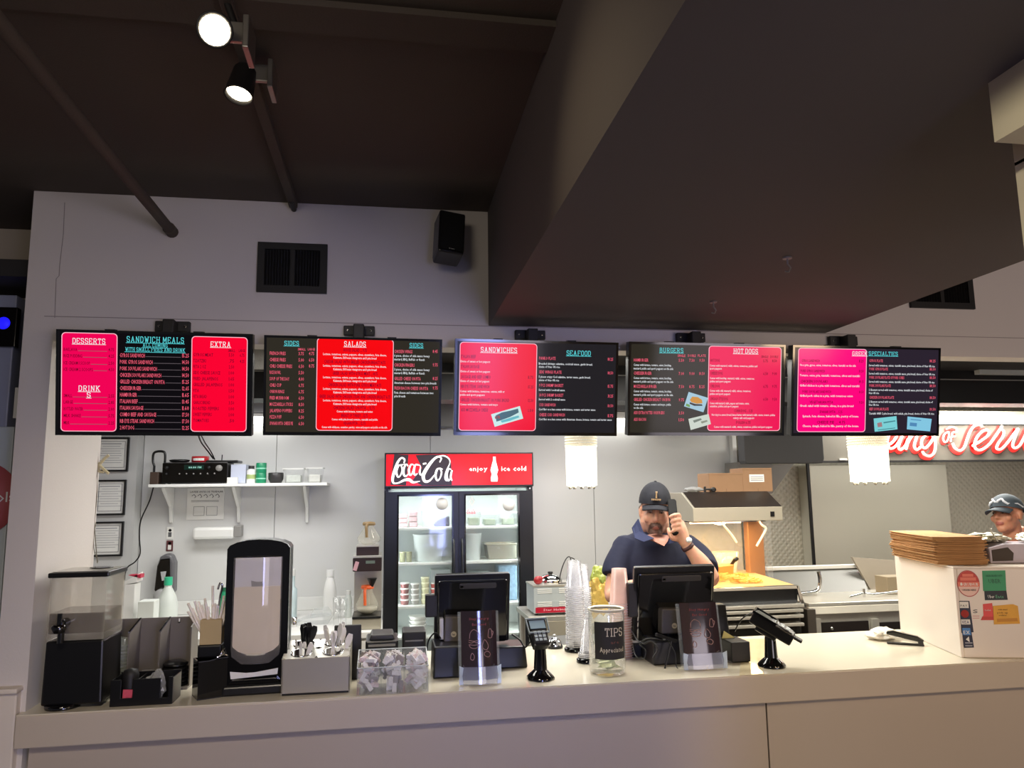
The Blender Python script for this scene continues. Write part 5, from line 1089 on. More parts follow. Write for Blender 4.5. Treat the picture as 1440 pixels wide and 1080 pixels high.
# cap
def cap_(par, m, cloth, emblem, brim=.004, bl=.062):
    prof = [(math.cos(t)*1.0, math.sin(t)) for t in [i*PI/2/10 for i in range(10)]]+[(.0001, 1)]
    S = m @ Matrix.Translation((0, .010, .036)) @ Matrix.Rotation(-.10, 4, 'X') @ Matrix.Diagonal((.089, .110, .094, 1))
    c = MB(S).lathe([(1.0, -.10)]+prof, 28, cap=False).build('cap', cloth, par)
    MB(m).ell((0, .012, .130), (.008, .008, .005), 10, 6).build('cap_button', cloth, c)
    bmb = MB(m); up = []; n = 14; rows = 5
    for j in range(rows+1):
        t = j/rows
        for i in range(n+1):
            a = math.radians(-62+124*i/n); x = math.sin(a)*(.080+.004*t); y = -math.cos(a)*.092+.004-t*bl*math.cos(a*.95)**.7; z = .036-brim*t-.22*x*x/.08-.006*t*t
            up.append((x, y, z))
    vs = up+[(x, y, z-.005) for x, y, z in up]; N_ = len(up); fs = []
    for j in range(rows):
        for i in range(n):
            a = j*(n+1)+i; fs += [(a, a+1, a+n+2, a+n+1), (N_+a, N_+a+n+1, N_+a+n+2, N_+a+1)]
    for i in range(n): a = rows*(n+1)+i; fs.append((a, a+1, N_+a+1, N_+a))
    bmb.add(vs, fs, True); bmb.build('brim', cloth, c); return c
cp = cap_(mn, HM, NAVYB, None, .008, .060)
MB(T(tuple(P(922, 757, YM+.045)), 0, -.12)).lathe([(.098, -.03), (.086, .012), (.080, .034), (.076, .030), (.082, .0)], 28, cap=False, sy_=.82).build('collar_stand', mat('navy_collar', (24, 32, 66)), mn)
em = MB(HM); 
em.prism([(-.004, .066), (.004, .066), (.003, .085), (.006, .094), (-.005, .094), (-.003, .085)], -.1035, -.085); em.build('gold_emblem', mat('gold_thread', (168, 140, 104), .5), cp)
cl_ = MB(HM)
for x_, w_2 in ((-.026, .005), (-.018, .006), (-.009, .007), (.001, .006), (.010, .007), (.019, .005)): cl_.box((x_, -.1045, .055), (x_+w_2, -.098, .062))
tag(cl_.build('cap_lettering', mat('gold_thread', (168, 140, 104), .5), cp), kind='stuff')
head_parts(mn, HM)
# wrist watch
wd_ = (B2-B1).normalized(); wq = Matrix.Translation(B2-wd_*.012) @ wd_.to_track_quat('Z', 'Y').to_matrix().to_4x4()
ww = MB(wq).lathe([(.0285, -.009), (.0325, -.009), (.0325, .009), (.0285, .009), (.0285, -.009)], 22).build('wristwatch', mat('brown_strap', (66, 36, 36), .5), mn)
wf = P(969, 759, 3.63); MB(Matrix.Translation(wf) @ (wf-(B2-wd_*.012)).to_track_quat('Z', 'Y').to_matrix().to_4x4()).lathe([(.001, .004), (.014, .004), (.015, -.006)], 18).build('watch_face', mat('pale_dial', (186, 190, 186), .2), ww)
# phone handset, held: its own thing
ph0, ph1 = P(944.5, 703, 3.765), P(949, 752, 3.655)
pd = (ph1-ph0); pl = pd.length; pq = Matrix.Translation((ph0+ph1)/2) @ pd.to_track_quat('Z', 'Y').to_matrix().to_4x4()
ph = thing('phone_handset', 'black cordless phone handset held to the ear of the man in the navy cap', 'phone', (ph0+ph1)/2)
MB(pq).prism(rrect(-.022, -pl/2, .022, pl/2, .014), -.012, .012).build('shell', mat('rough_black', (14, 14, 15), .7, spec=.2), ph, .005)
MB(pq).box((-.014, -.0135, -pl*.42), (.014, -.0115, -pl*.1)).build('keypad', DGREY, ph)
MB(pq).box((-.013, -.0135, -pl*.02), (.013, -.0115, pl*.2)).build('screen', mat('dim_green_screen', (60, 84, 70), .2), ph)

# ---- cook on the right
YC = 4.35
HC2 = P(1416, 723, YC)
ck = thing('person', 'man in grey and white cap looking left behind the paper bag pile', 'person', (HC2.x+.07, YC+.05, 0))
HM2 = Matrix.Translation(HC2) @ Matrix.Rotation(-1.30, 4, 'Z') @ Matrix.Rotation(-.13, 4, 'X') @ Matrix.Rotation(-.10, 4, 'Y') @ Matrix.Scale(1.0, 4)
HI2 = HM2.inverted(); mb = MB(); head_shapes(mb, HM2)
n2 = HM2 @ Vector((0, .10, -.20)); mb.tube([HM2 @ Vector((0, .02, -.05)), HM2 @ Vector((0, .035, -.12)), n2, n2+Vector((.02, 0, -.08))], [.056, .056, .060, .09], 18)
c2 = Vector((n2.x+.07, YC+.06, 1.09)); mb.ell(c2, (.12, .10, .30), 18, 12)
for s_ in (-1, 1):
    mb.tube([(c2.x, c2.y+.09*s_, .86), (c2.x, c2.y+.10*s_, .48), (c2.x+.02, c2.y+.10*s_, .07)], [.085, .06, .042], 14)
    sh0 = Vector((c2.x+.01, c2.y+.19*s_, 1.26)); el = Vector((c2.x-.02, c2.y+.25*s_, 1.06)); wr = Vector((c2.x-.24, c2.y+.16*s_, 1.0))
    mb.tube(catmull([sh0, el, wr], 6), [.052-.0018*i for i in range(13)], 14); mb.tube([(c2.x, c2.y, 1.27), sh0], [.08, .055], 12)
    pl_ = wr+Vector((-.05, 0, -.005)); mb.tube([wr, pl_, pl_+Vector((-.03, 0, 0))], [.028, .036, .03], 12)
    for k in range(4):
        o_ = pl_+Vector((-.03, -.025+.016*k, 0)); L_ = (.05, .06, .056, .044)[k]
        mb.tube([o_, o_+Vector((-L_*.45, 0, .002)), o_+Vector((-L_*.8, 0, -.012)), o_+Vector((-L_, 0, -.03))], [.0095, .0088, .0082, .007], 8)
    mb.tube([pl_+Vector((0, -.02*s_, 0)), pl_+Vector((-.03, -.05*s_, -.005)), pl_+Vector((-.055, -.052*s_, -.015))], [.013, .010, .0085], 8)
mb.tube([(c2.x, c2.y-.09, .86), (c2.x, c2.y, .93), (c2.x, c2.y+.09, .86)], [.09, .12, .09], 14)
def cook_col(p):
    q = HI2 @ p; c = (202, 138, 108)
    if q.length < .19:
        if q.y > .045 and q.z > -.05: c = (60, 46, 40)
        if abs(abs(q.x)-.032) < .018 and .018 < q.z < .028 and q.y < -.06: c = (84, 58, 46)
        if abs(q.x) < .024 and -.079 < q.z < -.058 and q.y < -.07: c = (168, 92, 80)
        if abs(abs(q.x)-.031) < .015 and abs(q.z-.002) < .009 and q.y < -.06: c = (146, 94, 76)  # skin round the eyes painted darker as brim shade
    return c
fuse(mb, 'body', SKIN, ck, .006, 3, cook_col)
sm = MB(); sm.ell((c2.x, c2.y, 1.12), (.15, .22, .21), 24, 14); sm.ell((c2.x-.01, c2.y, .98), (.16, .20, .16), 24, 14); sm.ell((c2.x+.005, c2.y, 1.285), (.09, .18, .055), 20, 12)
sm.tube([(c2.x, c2.y, 1.28), n2+Vector((.01, 0, -.045))], [.10, .080], 18)
for s_ in (-1, 1): sm.tube([(c2.x+.01, c2.y+.17*s_, 1.26), (c2.x-.005, c2.y+.235*s_, 1.10)], [.08, .072], 18)
fuse(sm, 'shirt', mat('slate_blue_shirt', (112, 122, 160), .85, var=.1, bump=.3, bscale=18), ck, .010, 4)
MB(Matrix.Translation(n2+Vector((.01, 0, -.03)))).lathe([(.084, -.035), (.076, .0), (.072, .012), (.068, .0)], 24, cap=False).build('collar', mat('pale_collar', (150, 168, 186), .8), ck)
pm = MB(); pm.ell((c2.x, c2.y, .92), (.14, .19, .12), 20, 12)
for s_ in (-1, 1): pm.tube([(c2.x, c2.y+.09*s_, .92), (c2.x, c2.y+.10*s_, .48), (c2.x+.02, c2.y+.10*s_, .09)], [.115, .085, .065], 16)
fuse(pm, 'trousers', mat('black_trousers', (26, 26, 30), .9), ck, .014, 3)
for s_ in (-1, 1): MB().ell((c2.x-.02, c2.y+.10*s_, .045), (.125, .045, .045), 16, 10).build('shoe', BLK, ck)
cp2 = cap_(ck, HM2, mat('grey_cap_cloth', (66, 76, 84), .8, var=.15, scale=40), None, .022, .082)
wm = MB(HM2)
for (x0_, z0_), (x1_, z1_) in (((-.06, .052), (-.02, .075)), ((-.03, .088), (.00, .06)), ((.0, .06), (.03, .085)), ((.03, .085), (.06, .05))):
    wm.tube([(x0_, -.085*math.cos(x0_/.1), z0_), ((x0_+x1_)/2, -.100*math.cos((x0_+x1_)/.2), (z0_+z1_)/2), (x1_, -.085*math.cos(x1_/.1), z1_)], .007, 8)
for s_ in (-1, 1): wm.tube([(.055*s_, -.070, .055), (.084*s_, -.015, .058), (.088*s_, .03, .040)], .005, 8)
wm.build('white_swoosh', mat('white_embroidery', (208, 210, 216), .7), cp2)
head_parts(ck, HM2)

# ================================================================== HOT HOLDING STATION (behind the cashier)
WY = 4.3
a = P(975, 734, WY); b_ = P(1100, 712, WY); X0, X1, Z0, Z1 = a.x, b_.x, a.z, b_.z
ZT = P(1030, 692, WY+.18).z
hs_ = thing('heat_lamp_station', 'stainless fry warming station with glowing heat lamp hood behind the cashier', 'warmer', ((X0+X1)/2, WY+.2, 0))
MB().prism([(WY, Z0), (WY+.44, Z0), (WY+.44, ZT), (WY+.17, ZT), (WY, Z1)], X0, X1, plane='yz').build('hood', BSTEEL, hs_, .003)
MB().prism([(WY-.001, Z1+.001), (WY+.168, ZT+.003), (WY+.17, ZT-.002), (WY+.002, Z1-.003)], X0+.012, X1-.004, plane='yz').build('hood_slope', mat('dark_hood_top', (62, 54, 50), .35, .5), hs_)
a = P(1084, 726, WY); MB().box((a.x-.002, WY-.005, a.z-.002), (a.x+.022, WY, a.z+.028)).box((a.x+.004, WY-.008, a.z+.004), (a.x+.015, WY-.005, a.z+.02)).build('switch', BLK, hs_)
LMP = mat('heat_lamp', (255, 232, 190), emit=(255, 226, 176), es=5)
lz = P(1010, 737, WY).z
MB().tube([(X0+.02, WY+.10, lz+.008), (P(1052, 737, WY).x, WY+.10, lz+.008)], .009, 10).build('lamp_tube', LMP, hs_)
MB(T((P(1018, 737, WY).x, WY+.06, lz+.004))).lathe([(.001, .02), (.03, .016), (.034, -.006), (.001, -.014)], 20).build('lamp_bulb', LMP, hs_)
MB().box((X0+.01, WY+.02, Z0-.006), (X1-.10, WY+.40, Z0-.001)).build('reflector', CHROME, hs_)
light('heat_lamp_light', 'AREA', ((X0+X1)/2-.05, WY+.18, Z0-.03), 4.5, (1, .70, .34), size=.45, size_y=.15)
# warm metal post and glass back
a = P(1053, 815, WY+.32); b_ = P(1071, 740, WY+.32)
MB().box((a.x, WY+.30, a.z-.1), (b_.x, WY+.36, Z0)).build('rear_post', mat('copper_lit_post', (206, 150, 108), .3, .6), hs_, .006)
MB().box((b_.x+.002, WY+.28, a.z-.1), (b_.x+.04, WY+.30, Z0)).build('side_glass', ACRYL, hs_)
MB().box((X0-.06, WY+.38, a.z-.1), (a.x, WY+.39, Z0)).build('rear_glass', clear('smeared_glass', (206, 200, 180), .35, gloss=.6), hs_)
# deck with raised front rail
dz0 = P(1060, 826, 4.12).z
DX0, DX1 = P(985, 826, 4.12).x, P(1119, 826, 4.12).x
MB().prism([(4.12, dz0-.012), (4.75, dz0+.015), (4.75, dz0+.03), (4.12, dz0+.004)], DX0, DX1, plane='yz').build('deck', mat('lamplit_deck_steel', (222, 190, 132), .35, .3), hs_)  # heat lamp's orange light put into the steel colour
MB().box((DX0, 4.10, dz0-.014), (DX1+.004, 4.125, dz0+.006)).build('front_rail', CHROME, hs_, .002)
z2 = P(1070, 850, 4.12).z; z3 = P(1070, 892, 4.12).z
MB().prism([(4.115, dz0-.014), (4.13, z2), (4.72, z2), (4.72, dz0-.014)], DX0, DX1+.01, plane='yz').build('apron', mat('dark_reflecting_steel', (96, 98, 104), .2, .9), hs_)
xe = P(1128, 850, 4.12).x
MB().prism([(DX1-.005, dz0+.002), (DX1+.008, dz0+.002), (xe+.01, z2-.02), (xe-.012, z2-.02)], 4.10, 4.112).build('edge_trim', CHROME, hs_)
MB().box((DX0, 4.095, z2-.02), (xe, 4.14, z2-.002)).build('lower_rail', STEEL, hs_, .002)
MB().box((DX0, 4.16, .60), (xe, 4.70, z2-.02)).build('cavity', mat('black_cavity', (14, 13, 13), .6), hs_)
for yy in (858, 866, 878):
    zc = P(1070, yy, 4.1).z; MB().box((DX0, 4.09, zc-.018), (xe-.01, 4.16, zc)).build('shelf_edge', STEEL, hs_, .003)
for lx in (DX0+.03, xe-.03):
    for ly in (4.2, 4.66): MB().tube([(lx, ly, 0), (lx, ly, .60)], .02, 10).build('leg', STEEL, hs_)
# fries
fm = MB(); rnd = random.Random(11); fc = P(1016, 812, 4.36); fx0, fx1 = P(990, 812, 4.36).x, P(1060, 812, 4.36).x
for i in range(150):
    u = rnd.random(); x = fx0+(fx1-fx0)*u; y = 4.22+.3*rnd.random(); hh = .005+max(0, (1-u*1.25))*.055*rnd.random()
    an = rnd.uniform(-.6, .6); L_ = rnd.uniform(.03, .06)
    fm.cb((0, 0, 0), (L_, .008, .008), T((x, y, dz0+.010+(y-4.12)*.04+hh), an, rnd.uniform(-.3, .3), rnd.uniform(-.25, .25)))
tag(fm.build('fries_heap', mat('golden_fries', (232, 176, 82), .5, var=.2, scale=60)), 'heap of golden fries on the warm deck under the heat lamp', 'fries', kind='stuff')
c = P(1017, 800, 4.45); sc2 = thing('fry_scoop', 'copper coloured fry scoop with black handle standing in the fries', 'scoop', (c.x, 4.45, dz0+.03))
MB().prism([(c.x-.04, dz0+.03), (c.x+.045, dz0+.03), (c.x+.055, P(0, 790, 4.45).z if False else c.z+.03), (c.x-.05, c.z+.02)], 4.41, 4.49).build('scoop_bowl', mat('amber_scoop', (226, 150, 70), .3, .3), sc2, .006)
MB().tube([(c.x+.035, 4.45, c.z), P(1034, 786, 4.40)], .010, 8).tube([P(1033, 788, 4.40), P(1037, 784.5, 4.40)], .013, 8).build('handle', BLK, sc2)
g = P(1020, 785, 4.53); tag(MB(T((g.x, 4.53, dz0+.035))).lathe([(.06, 0), (.085, g.z+.04-dz0-.035), (.083, g.z+.04-dz0-.035), (.058, .006)], 26, cap=False).build('clear_bin', clear('frosty_bin', (226, 222, 206), .3)), 'clear round bin behind the scoop under the heat lamp', 'bin')
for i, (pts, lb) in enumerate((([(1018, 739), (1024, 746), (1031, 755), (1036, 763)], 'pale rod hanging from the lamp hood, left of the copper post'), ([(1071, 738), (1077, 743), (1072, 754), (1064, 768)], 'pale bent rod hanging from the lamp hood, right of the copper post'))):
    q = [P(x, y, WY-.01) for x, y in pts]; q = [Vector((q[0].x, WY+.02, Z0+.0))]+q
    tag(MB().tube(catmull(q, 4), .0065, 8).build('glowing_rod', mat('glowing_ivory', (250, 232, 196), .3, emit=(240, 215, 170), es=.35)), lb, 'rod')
# things on the hood
zt = ZT+.001
for (x0, x1, y0, Y, lb, nm_) in ((998, 1044, 665, WY+.20, 'plain brown carton on the warmer hood, the lower left one', 'cardboard_box'), (1045.5, 1085, 658, WY+.20, 'brown carton with white label on the warmer hood', 'cardboard_box')):
    a = P(x0, 694, Y); b = P(x1, y0, Y); t = thing(nm_, lb, 'box', ((a.x+b.x)/2, Y+.1, zt), 0)
    MB().box((a.x, Y, zt), (b.x, Y+.18, b.z)).build('carton', CARD, t, .002)
    MB().box(((a.x+b.x)/2-.001, Y-.0008, zt), ((a.x+b.x)/2+.001, Y, zt+.02)).build('seam', mat('dark_card', (110, 84, 60), .8), t)
    MB().box((a.x, Y-.0012, b.z-.012), (b.x, Y-.0002, b.z-.0105)).build('flap_line', mat('dark_card', (110, 84, 60), .8), t)
    if x0 > 1040:
        p = P(1054, 678, Y); q = P(1074, 667, Y); la = MB().box((p.x, Y-.0016, p.z), (q.x, Y-.0002, q.z)).build('label_sheet', PAPER, t)
        mb = MB()
        for k in range(3): mb.box((p.x+.008, Y-.0024, p.z+.01+k*.01), (q.x-.008, Y-.0017, p.z+.013+k*.01))
        tag(mb.build('label_print', INK, la), kind='stuff')
c = P(977, 690, WY+.22); crumple((c.x, WY+.24, zt+.017), (.065, .04, .018), 21, .3)
tag(crumple((c.x, WY+.24, zt+.018), (.060, .04, .016), 21, .25).build('grey_cloth', mat('grey_rag', (150, 150, 150), .9)), 'crumpled grey cloth on the left end of the warmer hood', 'cloth')
c = P(1001, 690, WY+.1); q0 = P(993, 692, WY+.16)
sg_ = thing('tape_gun', 'black tape gun lying on the hood before the left carton', 'tool', (q0.x+.03, WY+.17, zt))
MB().box((q0.x-.004, WY+.172, zt), (q0.x+.006, WY+.188, zt+.035)).build('blade_arm', BLK, sg_, .002)
MB().box((q0.x, WY+.172, zt+.012), (q0.x+.065, WY+.188, zt+.024)).build('body', BLK, sg_, .004)
MB(T((q0.x+.055, WY+.175, zt+.016), 0, PI/2)).lathe([(.008, -.006), (.015, -.006), (.015, .006), (.008, .006)], 18).build('grip_ring', BLK, sg_)

# ================================================================== PREP LINE, RIGHT
py = 4.15
a = P(1128, 858, py); b_ = P(1262, 858, py)
pr_ = thing('prep_table', 'stainless prep table with dark recessed drawer fronts behind the counter', 'prep table', (a.x+.5, py+.3, 0))
TZ2 = P(1180, 847, py).z; zf = P(1180, 863, py).z; PX0 = P(1138, 860, py).x; PX1 = PX0+.80
MB().box((PX0, py, TZ2-.02), (PX1, py+.60, TZ2)).build('top', STEEL, pr_, .004)
MB().box((PX0, py, zf), (PX1, py+.02, TZ2-.02)).build('fascia', mat('pale_steel_fascia', (226, 221, 208), .4, .1), pr_, .003)
MB().box((PX0, py+.02, .08), (PX1, py+.60, TZ2-.02)).build('body', STEEL, pr_, .003)
for x0, x1 in ((1157, 1222), (1235, 1300)):
    a = P(x0, 893, py); b = P(x1, 873, py)
    dr = MB().box((a.x, py+.005, a.z-.02), (b.x, py+.02, b.z)).build('drawer_front', mat('dark_recess', (46, 40, 38), .3, .4), pr_)
    MB().box((a.x, py-.006, a.z-.022), (b.x, py+.005, a.z-.008)).build('lip', STEEL, dr, .002)
    MB(T((a.x+.06, py+.004, (a.z+b.z)/2), 0, PI/2)).lathe([(.009, 0), (.008, .008), (.001, .009)], 12).build('knob', CHROME, dr)
for x0 in (1146, 1228):
    a = P(x0, 893, py); b = P(x0+8, 870, py); MB().box((a.x, py-.002, a.z-.05), (b.x, py+.02, b.z)).build('upright', STEEL, pr_, .002)
a = P(1136, 892, py-.02); b = P(1148, 856, py-.02); MB().box((a.x, py-.03, a.z-.1), (b.x-.01, py+.05, b.z)).build('end_cap', mat('dark_worn_end', (84, 78, 72), .4, .5), pr_, .004)
# opened lid, pipe, board
a = P(1078, 832, 4.55); b_ = P(1216, 797, 4.70)
ld = thing('griddle_lid', 'pale grey raised lid panel with white top edge behind the prep table', 'lid', ((a.x+b_.x)/2, 4.65, TZ2))
LX0, LX1 = P(1086, 832, 4.55).x, P(1221, 838, 4.55).x; LT = P(1145, 800, 4.74).z; UX0, UX1 = P(1078, 800, 4.74).x, P(1210, 800, 4.74).x
mb = MB(); mb.add([(LX0, 4.55, TZ2), (LX1, 4.55, TZ2), (UX1, 4.74, LT), (UX0, 4.74, LT), (LX0, 4.57, TZ2), (LX1, 4.57, TZ2), (UX1, 4.76, LT), (UX0, 4.76, LT)], [(0, 1, 2, 3), (7, 6, 5, 4), (0, 4, 5, 1), (1, 5, 6, 2), (2, 6, 7, 3), (3, 7, 4, 0)])
mb.build('lid_panel', mat('satin_grey_panel', (88, 88, 84), .5, .05), ld)
MB().box((UX0-.006, 4.725, LT-.002), (UX1+.006, 4.765, LT+.022)).build('top_edge', WHT, ld, .004)
MB().box((UX0-.02, 4.60, TZ2), (UX0+.0, 4.74, LT-.06)).build('hinge_plate', BLKM, ld, .003)
q = [P(x, y, 4.45) for x, y in ((1151, 804), (1153, 815), (1152, 826), (1146, 832), (1126, 835))]
pp = thing('steel_pipe', 'shiny bent steel pipe rising before the raised lid', 'pipe', (q[2].x, 4.45, TZ2))
MB().tube(catmull(q, 5), .012, 10).build('tube', CHROME, pp); 
MB().tube([(q[3].x, 4.45, q[3].z), (q[3].x, 4.45, TZ2-.0)], .010, 8).build('riser', CHROME, pp)
a = P(1212, 846, 4.66); b_ = P(1300, 787, 4.66)
bd = MB(); bd.add([(a.x+.03, 4.60, TZ2), (b_.x, 4.60, TZ2), (b_.x, 4.70, P(1262, 792, 4.7).z), (a.x-.02, 4.70, P(1212, 783, 4.7).z), (a.x+.03, 4.62, TZ2), (b_.x, 4.62, TZ2), (b_.x, 4.72, P(1262, 792, 4.7).z), (a.x-.02, 4.72, P(1212, 783, 4.7).z)], [(0, 1, 2, 3), (7, 6, 5, 4), (0, 4, 5, 1), (1, 5, 6, 2), (2, 6, 7, 3), (3, 7, 4, 0)])
tag(bd.build('backing_board', mat('taupe_board', (132, 122, 106), .6)), 'taupe board leaning behind the prep table next to the raised lid', 'board')
a = P(1246, 838, 4.4); b_ = P(1275, 810, 4.4); tag(MB().box((a.x, 4.38, TZ2), (b_.x, 4.5, b_.z)).build('tan_carton', mat('tan_carton', (140, 126, 102), .7), None, .003), 'small tan carton on the prep table against the white cabinet', 'box')
q = [P(x, y, 4.3) for x, y in ((1195, 841), (1215, 834), (1228, 836), (1262, 832))]
tag(MB().tube([Vector((p.x, 4.3, max(p.z, TZ2+.006))) for p in q], .006, 8).tube([(q[1].x, 4.3, TZ2+.001), (q[1].x, 4.3, TZ2+.05)], .008, 8).build('gas_rod', CHROME), 'thin shiny rod lying along the prep table', 'rod')
# tall smooth steel refrigerator and exhaust hood with neon sign
SY = 6.05
a = P(1148, 800, SY); b_ = P(1330, 653, SY)
rf = thing('steel_refrigerator', 'tall plain satin steel refrigerator side in front of the quilted wall', 'refrigerator', ((a.x+b_.x)/2, SY+.3, 0))
MB().box((a.x, SY, 0), (b_.x, SY+.19, b_.z)).build('side_panel', mat('satin_refrigerator', (206, 202, 186), .4, .1, var=.05, scale=1.5), rf, .004)
MB().box((a.x-.022, SY+.0, 0), (a.x-.002, SY+.02, b_.z+.02)).build('gap_shade_strip', BLKM, rf)  # black strip put in for the shade of the narrow gap
HY = 5.1
a = P(1157, 648, HY); zt = P(1300, 598, HY).z; zb = P(1300, 647.5, HY).z
ho = thing('exhaust_hood', 'grey steel exhaust hood fascia carrying the neon sign', 'hood', (a.x+1.2, HY+.4, zb))
HXE = 5.95
MB().box((a.x, HY, zb), (HXE, HY+.02, zt)).build('fascia', mat('dim_hood_steel', (108, 104, 96), .5, .1), ho, .002)
MB().box((a.x, HY-.006, zb-.012), (HXE, HY+.03, zb+.002)).build('bottom_lip', BLKM, ho)
MB().box((a.x, HY+.02, zt-.02), (HXE, 5.85, zt)).build('canopy_top', BSTEEL, ho)
MB().box((a.x, HY+.02, zb), (a.x+.02, 5.85, zt-.02)).build('end_plate', BSTEEL, ho)
for hx_ in (a.x+.1, HXE-.1): MB().box((hx_-.01, HY+.3, zt), (hx_+.01, HY+.32, 2.40)).build('hanger', BLKM, ho)
MB().box((P(1180, 650, HY).x, HY-.012, zb+.006), (P(1190, 646, HY).x, HY, zb+.018)).build('catch', WHT, ho)
fl_ = thing('fluorescent_batten', 'long fluorescent batten glowing above the neon lettering', 'light fixture', (a.x+1.5, HY, zt), 0, 'fluorescent battens in the kitchen')
z0 = P(1380, 596.5, HY).z; z1_ = P(1380, 584, HY).z
fx0 = P(1316, 590, HY).x
MB().box((fx0-.5, HY+.03, z0+.002), (HXE, HY+.10, z1_+.035)).build('fixture_body', BSTEEL, fl_, .003)
MB().tube([(fx0-.5, HY, (z0+z1_)/2), (HXE, HY, (z0+z1_)/2)], (z1_-z0)/2, 14).build('tube', mat('fluorescent_tube', (255, 255, 250)), fl_)
light('batten_light', 'AREA', (4.6, HY-.06, 2.18), 14, (1, .98, .92), aim=(4.6, HY-.5, 1.6), size=1.8, size_y=.05)
# dark wall box below the second screen from the right
a = P(1048, 652, 4.9); b_ = P(1156, 600, 4.9)
dk = thing('television', 'dark television back hanging right of the white wall trim', 'television', ((a.x+b_.x)/2, 4.95, a.z))
MB().prism([(a.x+.01, a.z), (b_.x-.012, a.z), (b_.x, a.z+.03), (b_.x, b_.z+.2), (a.x, b_.z+.2), (a.x, a.z+.02)], 4.9, 5.0).build('shell', mat('charcoal_shell', (44, 43, 44), .6), dk, .004)
MB().box(((a.x+b_.x)/2-.03, 4.95, b_.z+.19), ((a.x+b_.x)/2+.03, 5.0, 2.40)).build('ceiling_mount', BLKM, dk)
# grey sheet put in for the shaded patch on the quilted wall
gp = [P(x, y, 6.0) for x, y in ((1037, 650), (1118, 650), (1086, 694), (1037, 700))]
tag(MB().prism([(p.x, p.z) for p in gp], 6.0, 6.24).build('shade_sheet', mat('shade_sheet_grey', (136, 132, 126), .5, .2)), 'plain grey sheet standing for shade behind the cartons below the television', 'duct')
a = P(1374, 519, 4.36); b_ = P(1374, 480, 4.36)
dct = MB().box((a.x, 4.34, P(1400, 526, 4.34).z), (6.05, 4.386, 2.399)); tag(dct.build('ceiling_duct', mat('bright_duct', (226, 230, 228), .3, .2)), 'bright metal ceiling duct at the far right under the header', 'duct')
# neon lettering
def nz_(x, y): return P(1220+x/6.545, 570+y/6.545, HY-.03)
NS = [[(160, 380), (230, 340), (268, 280), (250, 245), (205, 262), (180, 330), (200, 395), (250, 385), (300, 320)],
      [(325, 265), (300, 330), (285, 385), (305, 410), (345, 375), (375, 310)],
      [(395, 262), (375, 330), (352, 408)], [(372, 345), (410, 280), (440, 268), (448, 300), (430, 370), (450, 410), (490, 385)],
      [(600, 282), (560, 262), (505, 310), (498, 370), (535, 392), (590, 330), (612, 275)], [(612, 275), (625, 350), (615, 430), (575, 468), (525, 455), (505, 425)],
      [(1055, 195), (1030, 180), (985, 190), (945, 240), (915, 320), (888, 390), (850, 418), (805, 395), (782, 350)],
      [(965, 375), (1040, 330), (1110, 275), (1112, 235), (1065, 235), (1010, 290), (985, 360), (1000, 405), (1050, 410), (1120, 360), (1180, 280)],
      [(1180, 280), (1225, 215), (1240, 190)], [(1225, 215), (1255, 245), (1245, 290), (1200, 355), (1190, 400), (1235, 400), (1300, 330), (1350, 260), (1388, 215)],
      [(1388, 215), (1355, 300), (1335, 365), (1355, 395), (1400, 370), (1440, 300), (1470, 230)], [(1470, 230), (1500, 210), (1480, 290), (1470, 360), (1490, 400), (1540, 350)]]
OF = [[(745, 245), (712, 262), (695, 305), (710, 340), (735, 325), (750, 280), (745, 245)], [(782, 252), (772, 295), (765, 335)], [(780, 250), (822, 246)], [(775, 290), (808, 286)], [(728, 218), (770, 202), (812, 212), (822, 236)]]
ng = thing('neon_sign', 'red and pink neon script lettering on the exhaust hood fascia', 'neon sign', (P(1330, 620, HY).x, HY-.03, zb))
NT = mat('neon_tube', (255, 226, 214), .3, emit=(255, 200, 182), es=.92); NR = mat('neon_red_glow', (214, 44, 40), .5, emit=(220, 40, 36), es=.45)
def nflat(pts, wd, Y):
    q = [(nz_(x, y).x+.004, nz_(x, y).z-.006, wd) for x, y in pts]; mb = MB(); stroke(mb, q, Y, None, 6); return mb
for grp, rr, ww_ in ((NS, .0098, .048), (OF, .0062, .025)):
    for st_ in grp:
        q = catmull([nz_(x, y) for x, y in st_], 6)
        lt = MB().tube(q, rr, 8).build('letter_tube', NT, ng)
        m2 = nflat(st_, ww_, HY-.004); me2 = m2.build('red_glow_ribbon', NR, ng)  # flat emissive ribbon stands in for the red glow round the tube
for x_ in (395, 560, 757, 1000, 1210, 1380): p = nz_(x_, 400 if x_ != 757 else 350); MB().tube([(p.x, HY-.03, p.z), (p.x, HY, p.z)], .004, 6).build('standoff', CHROME, ng)

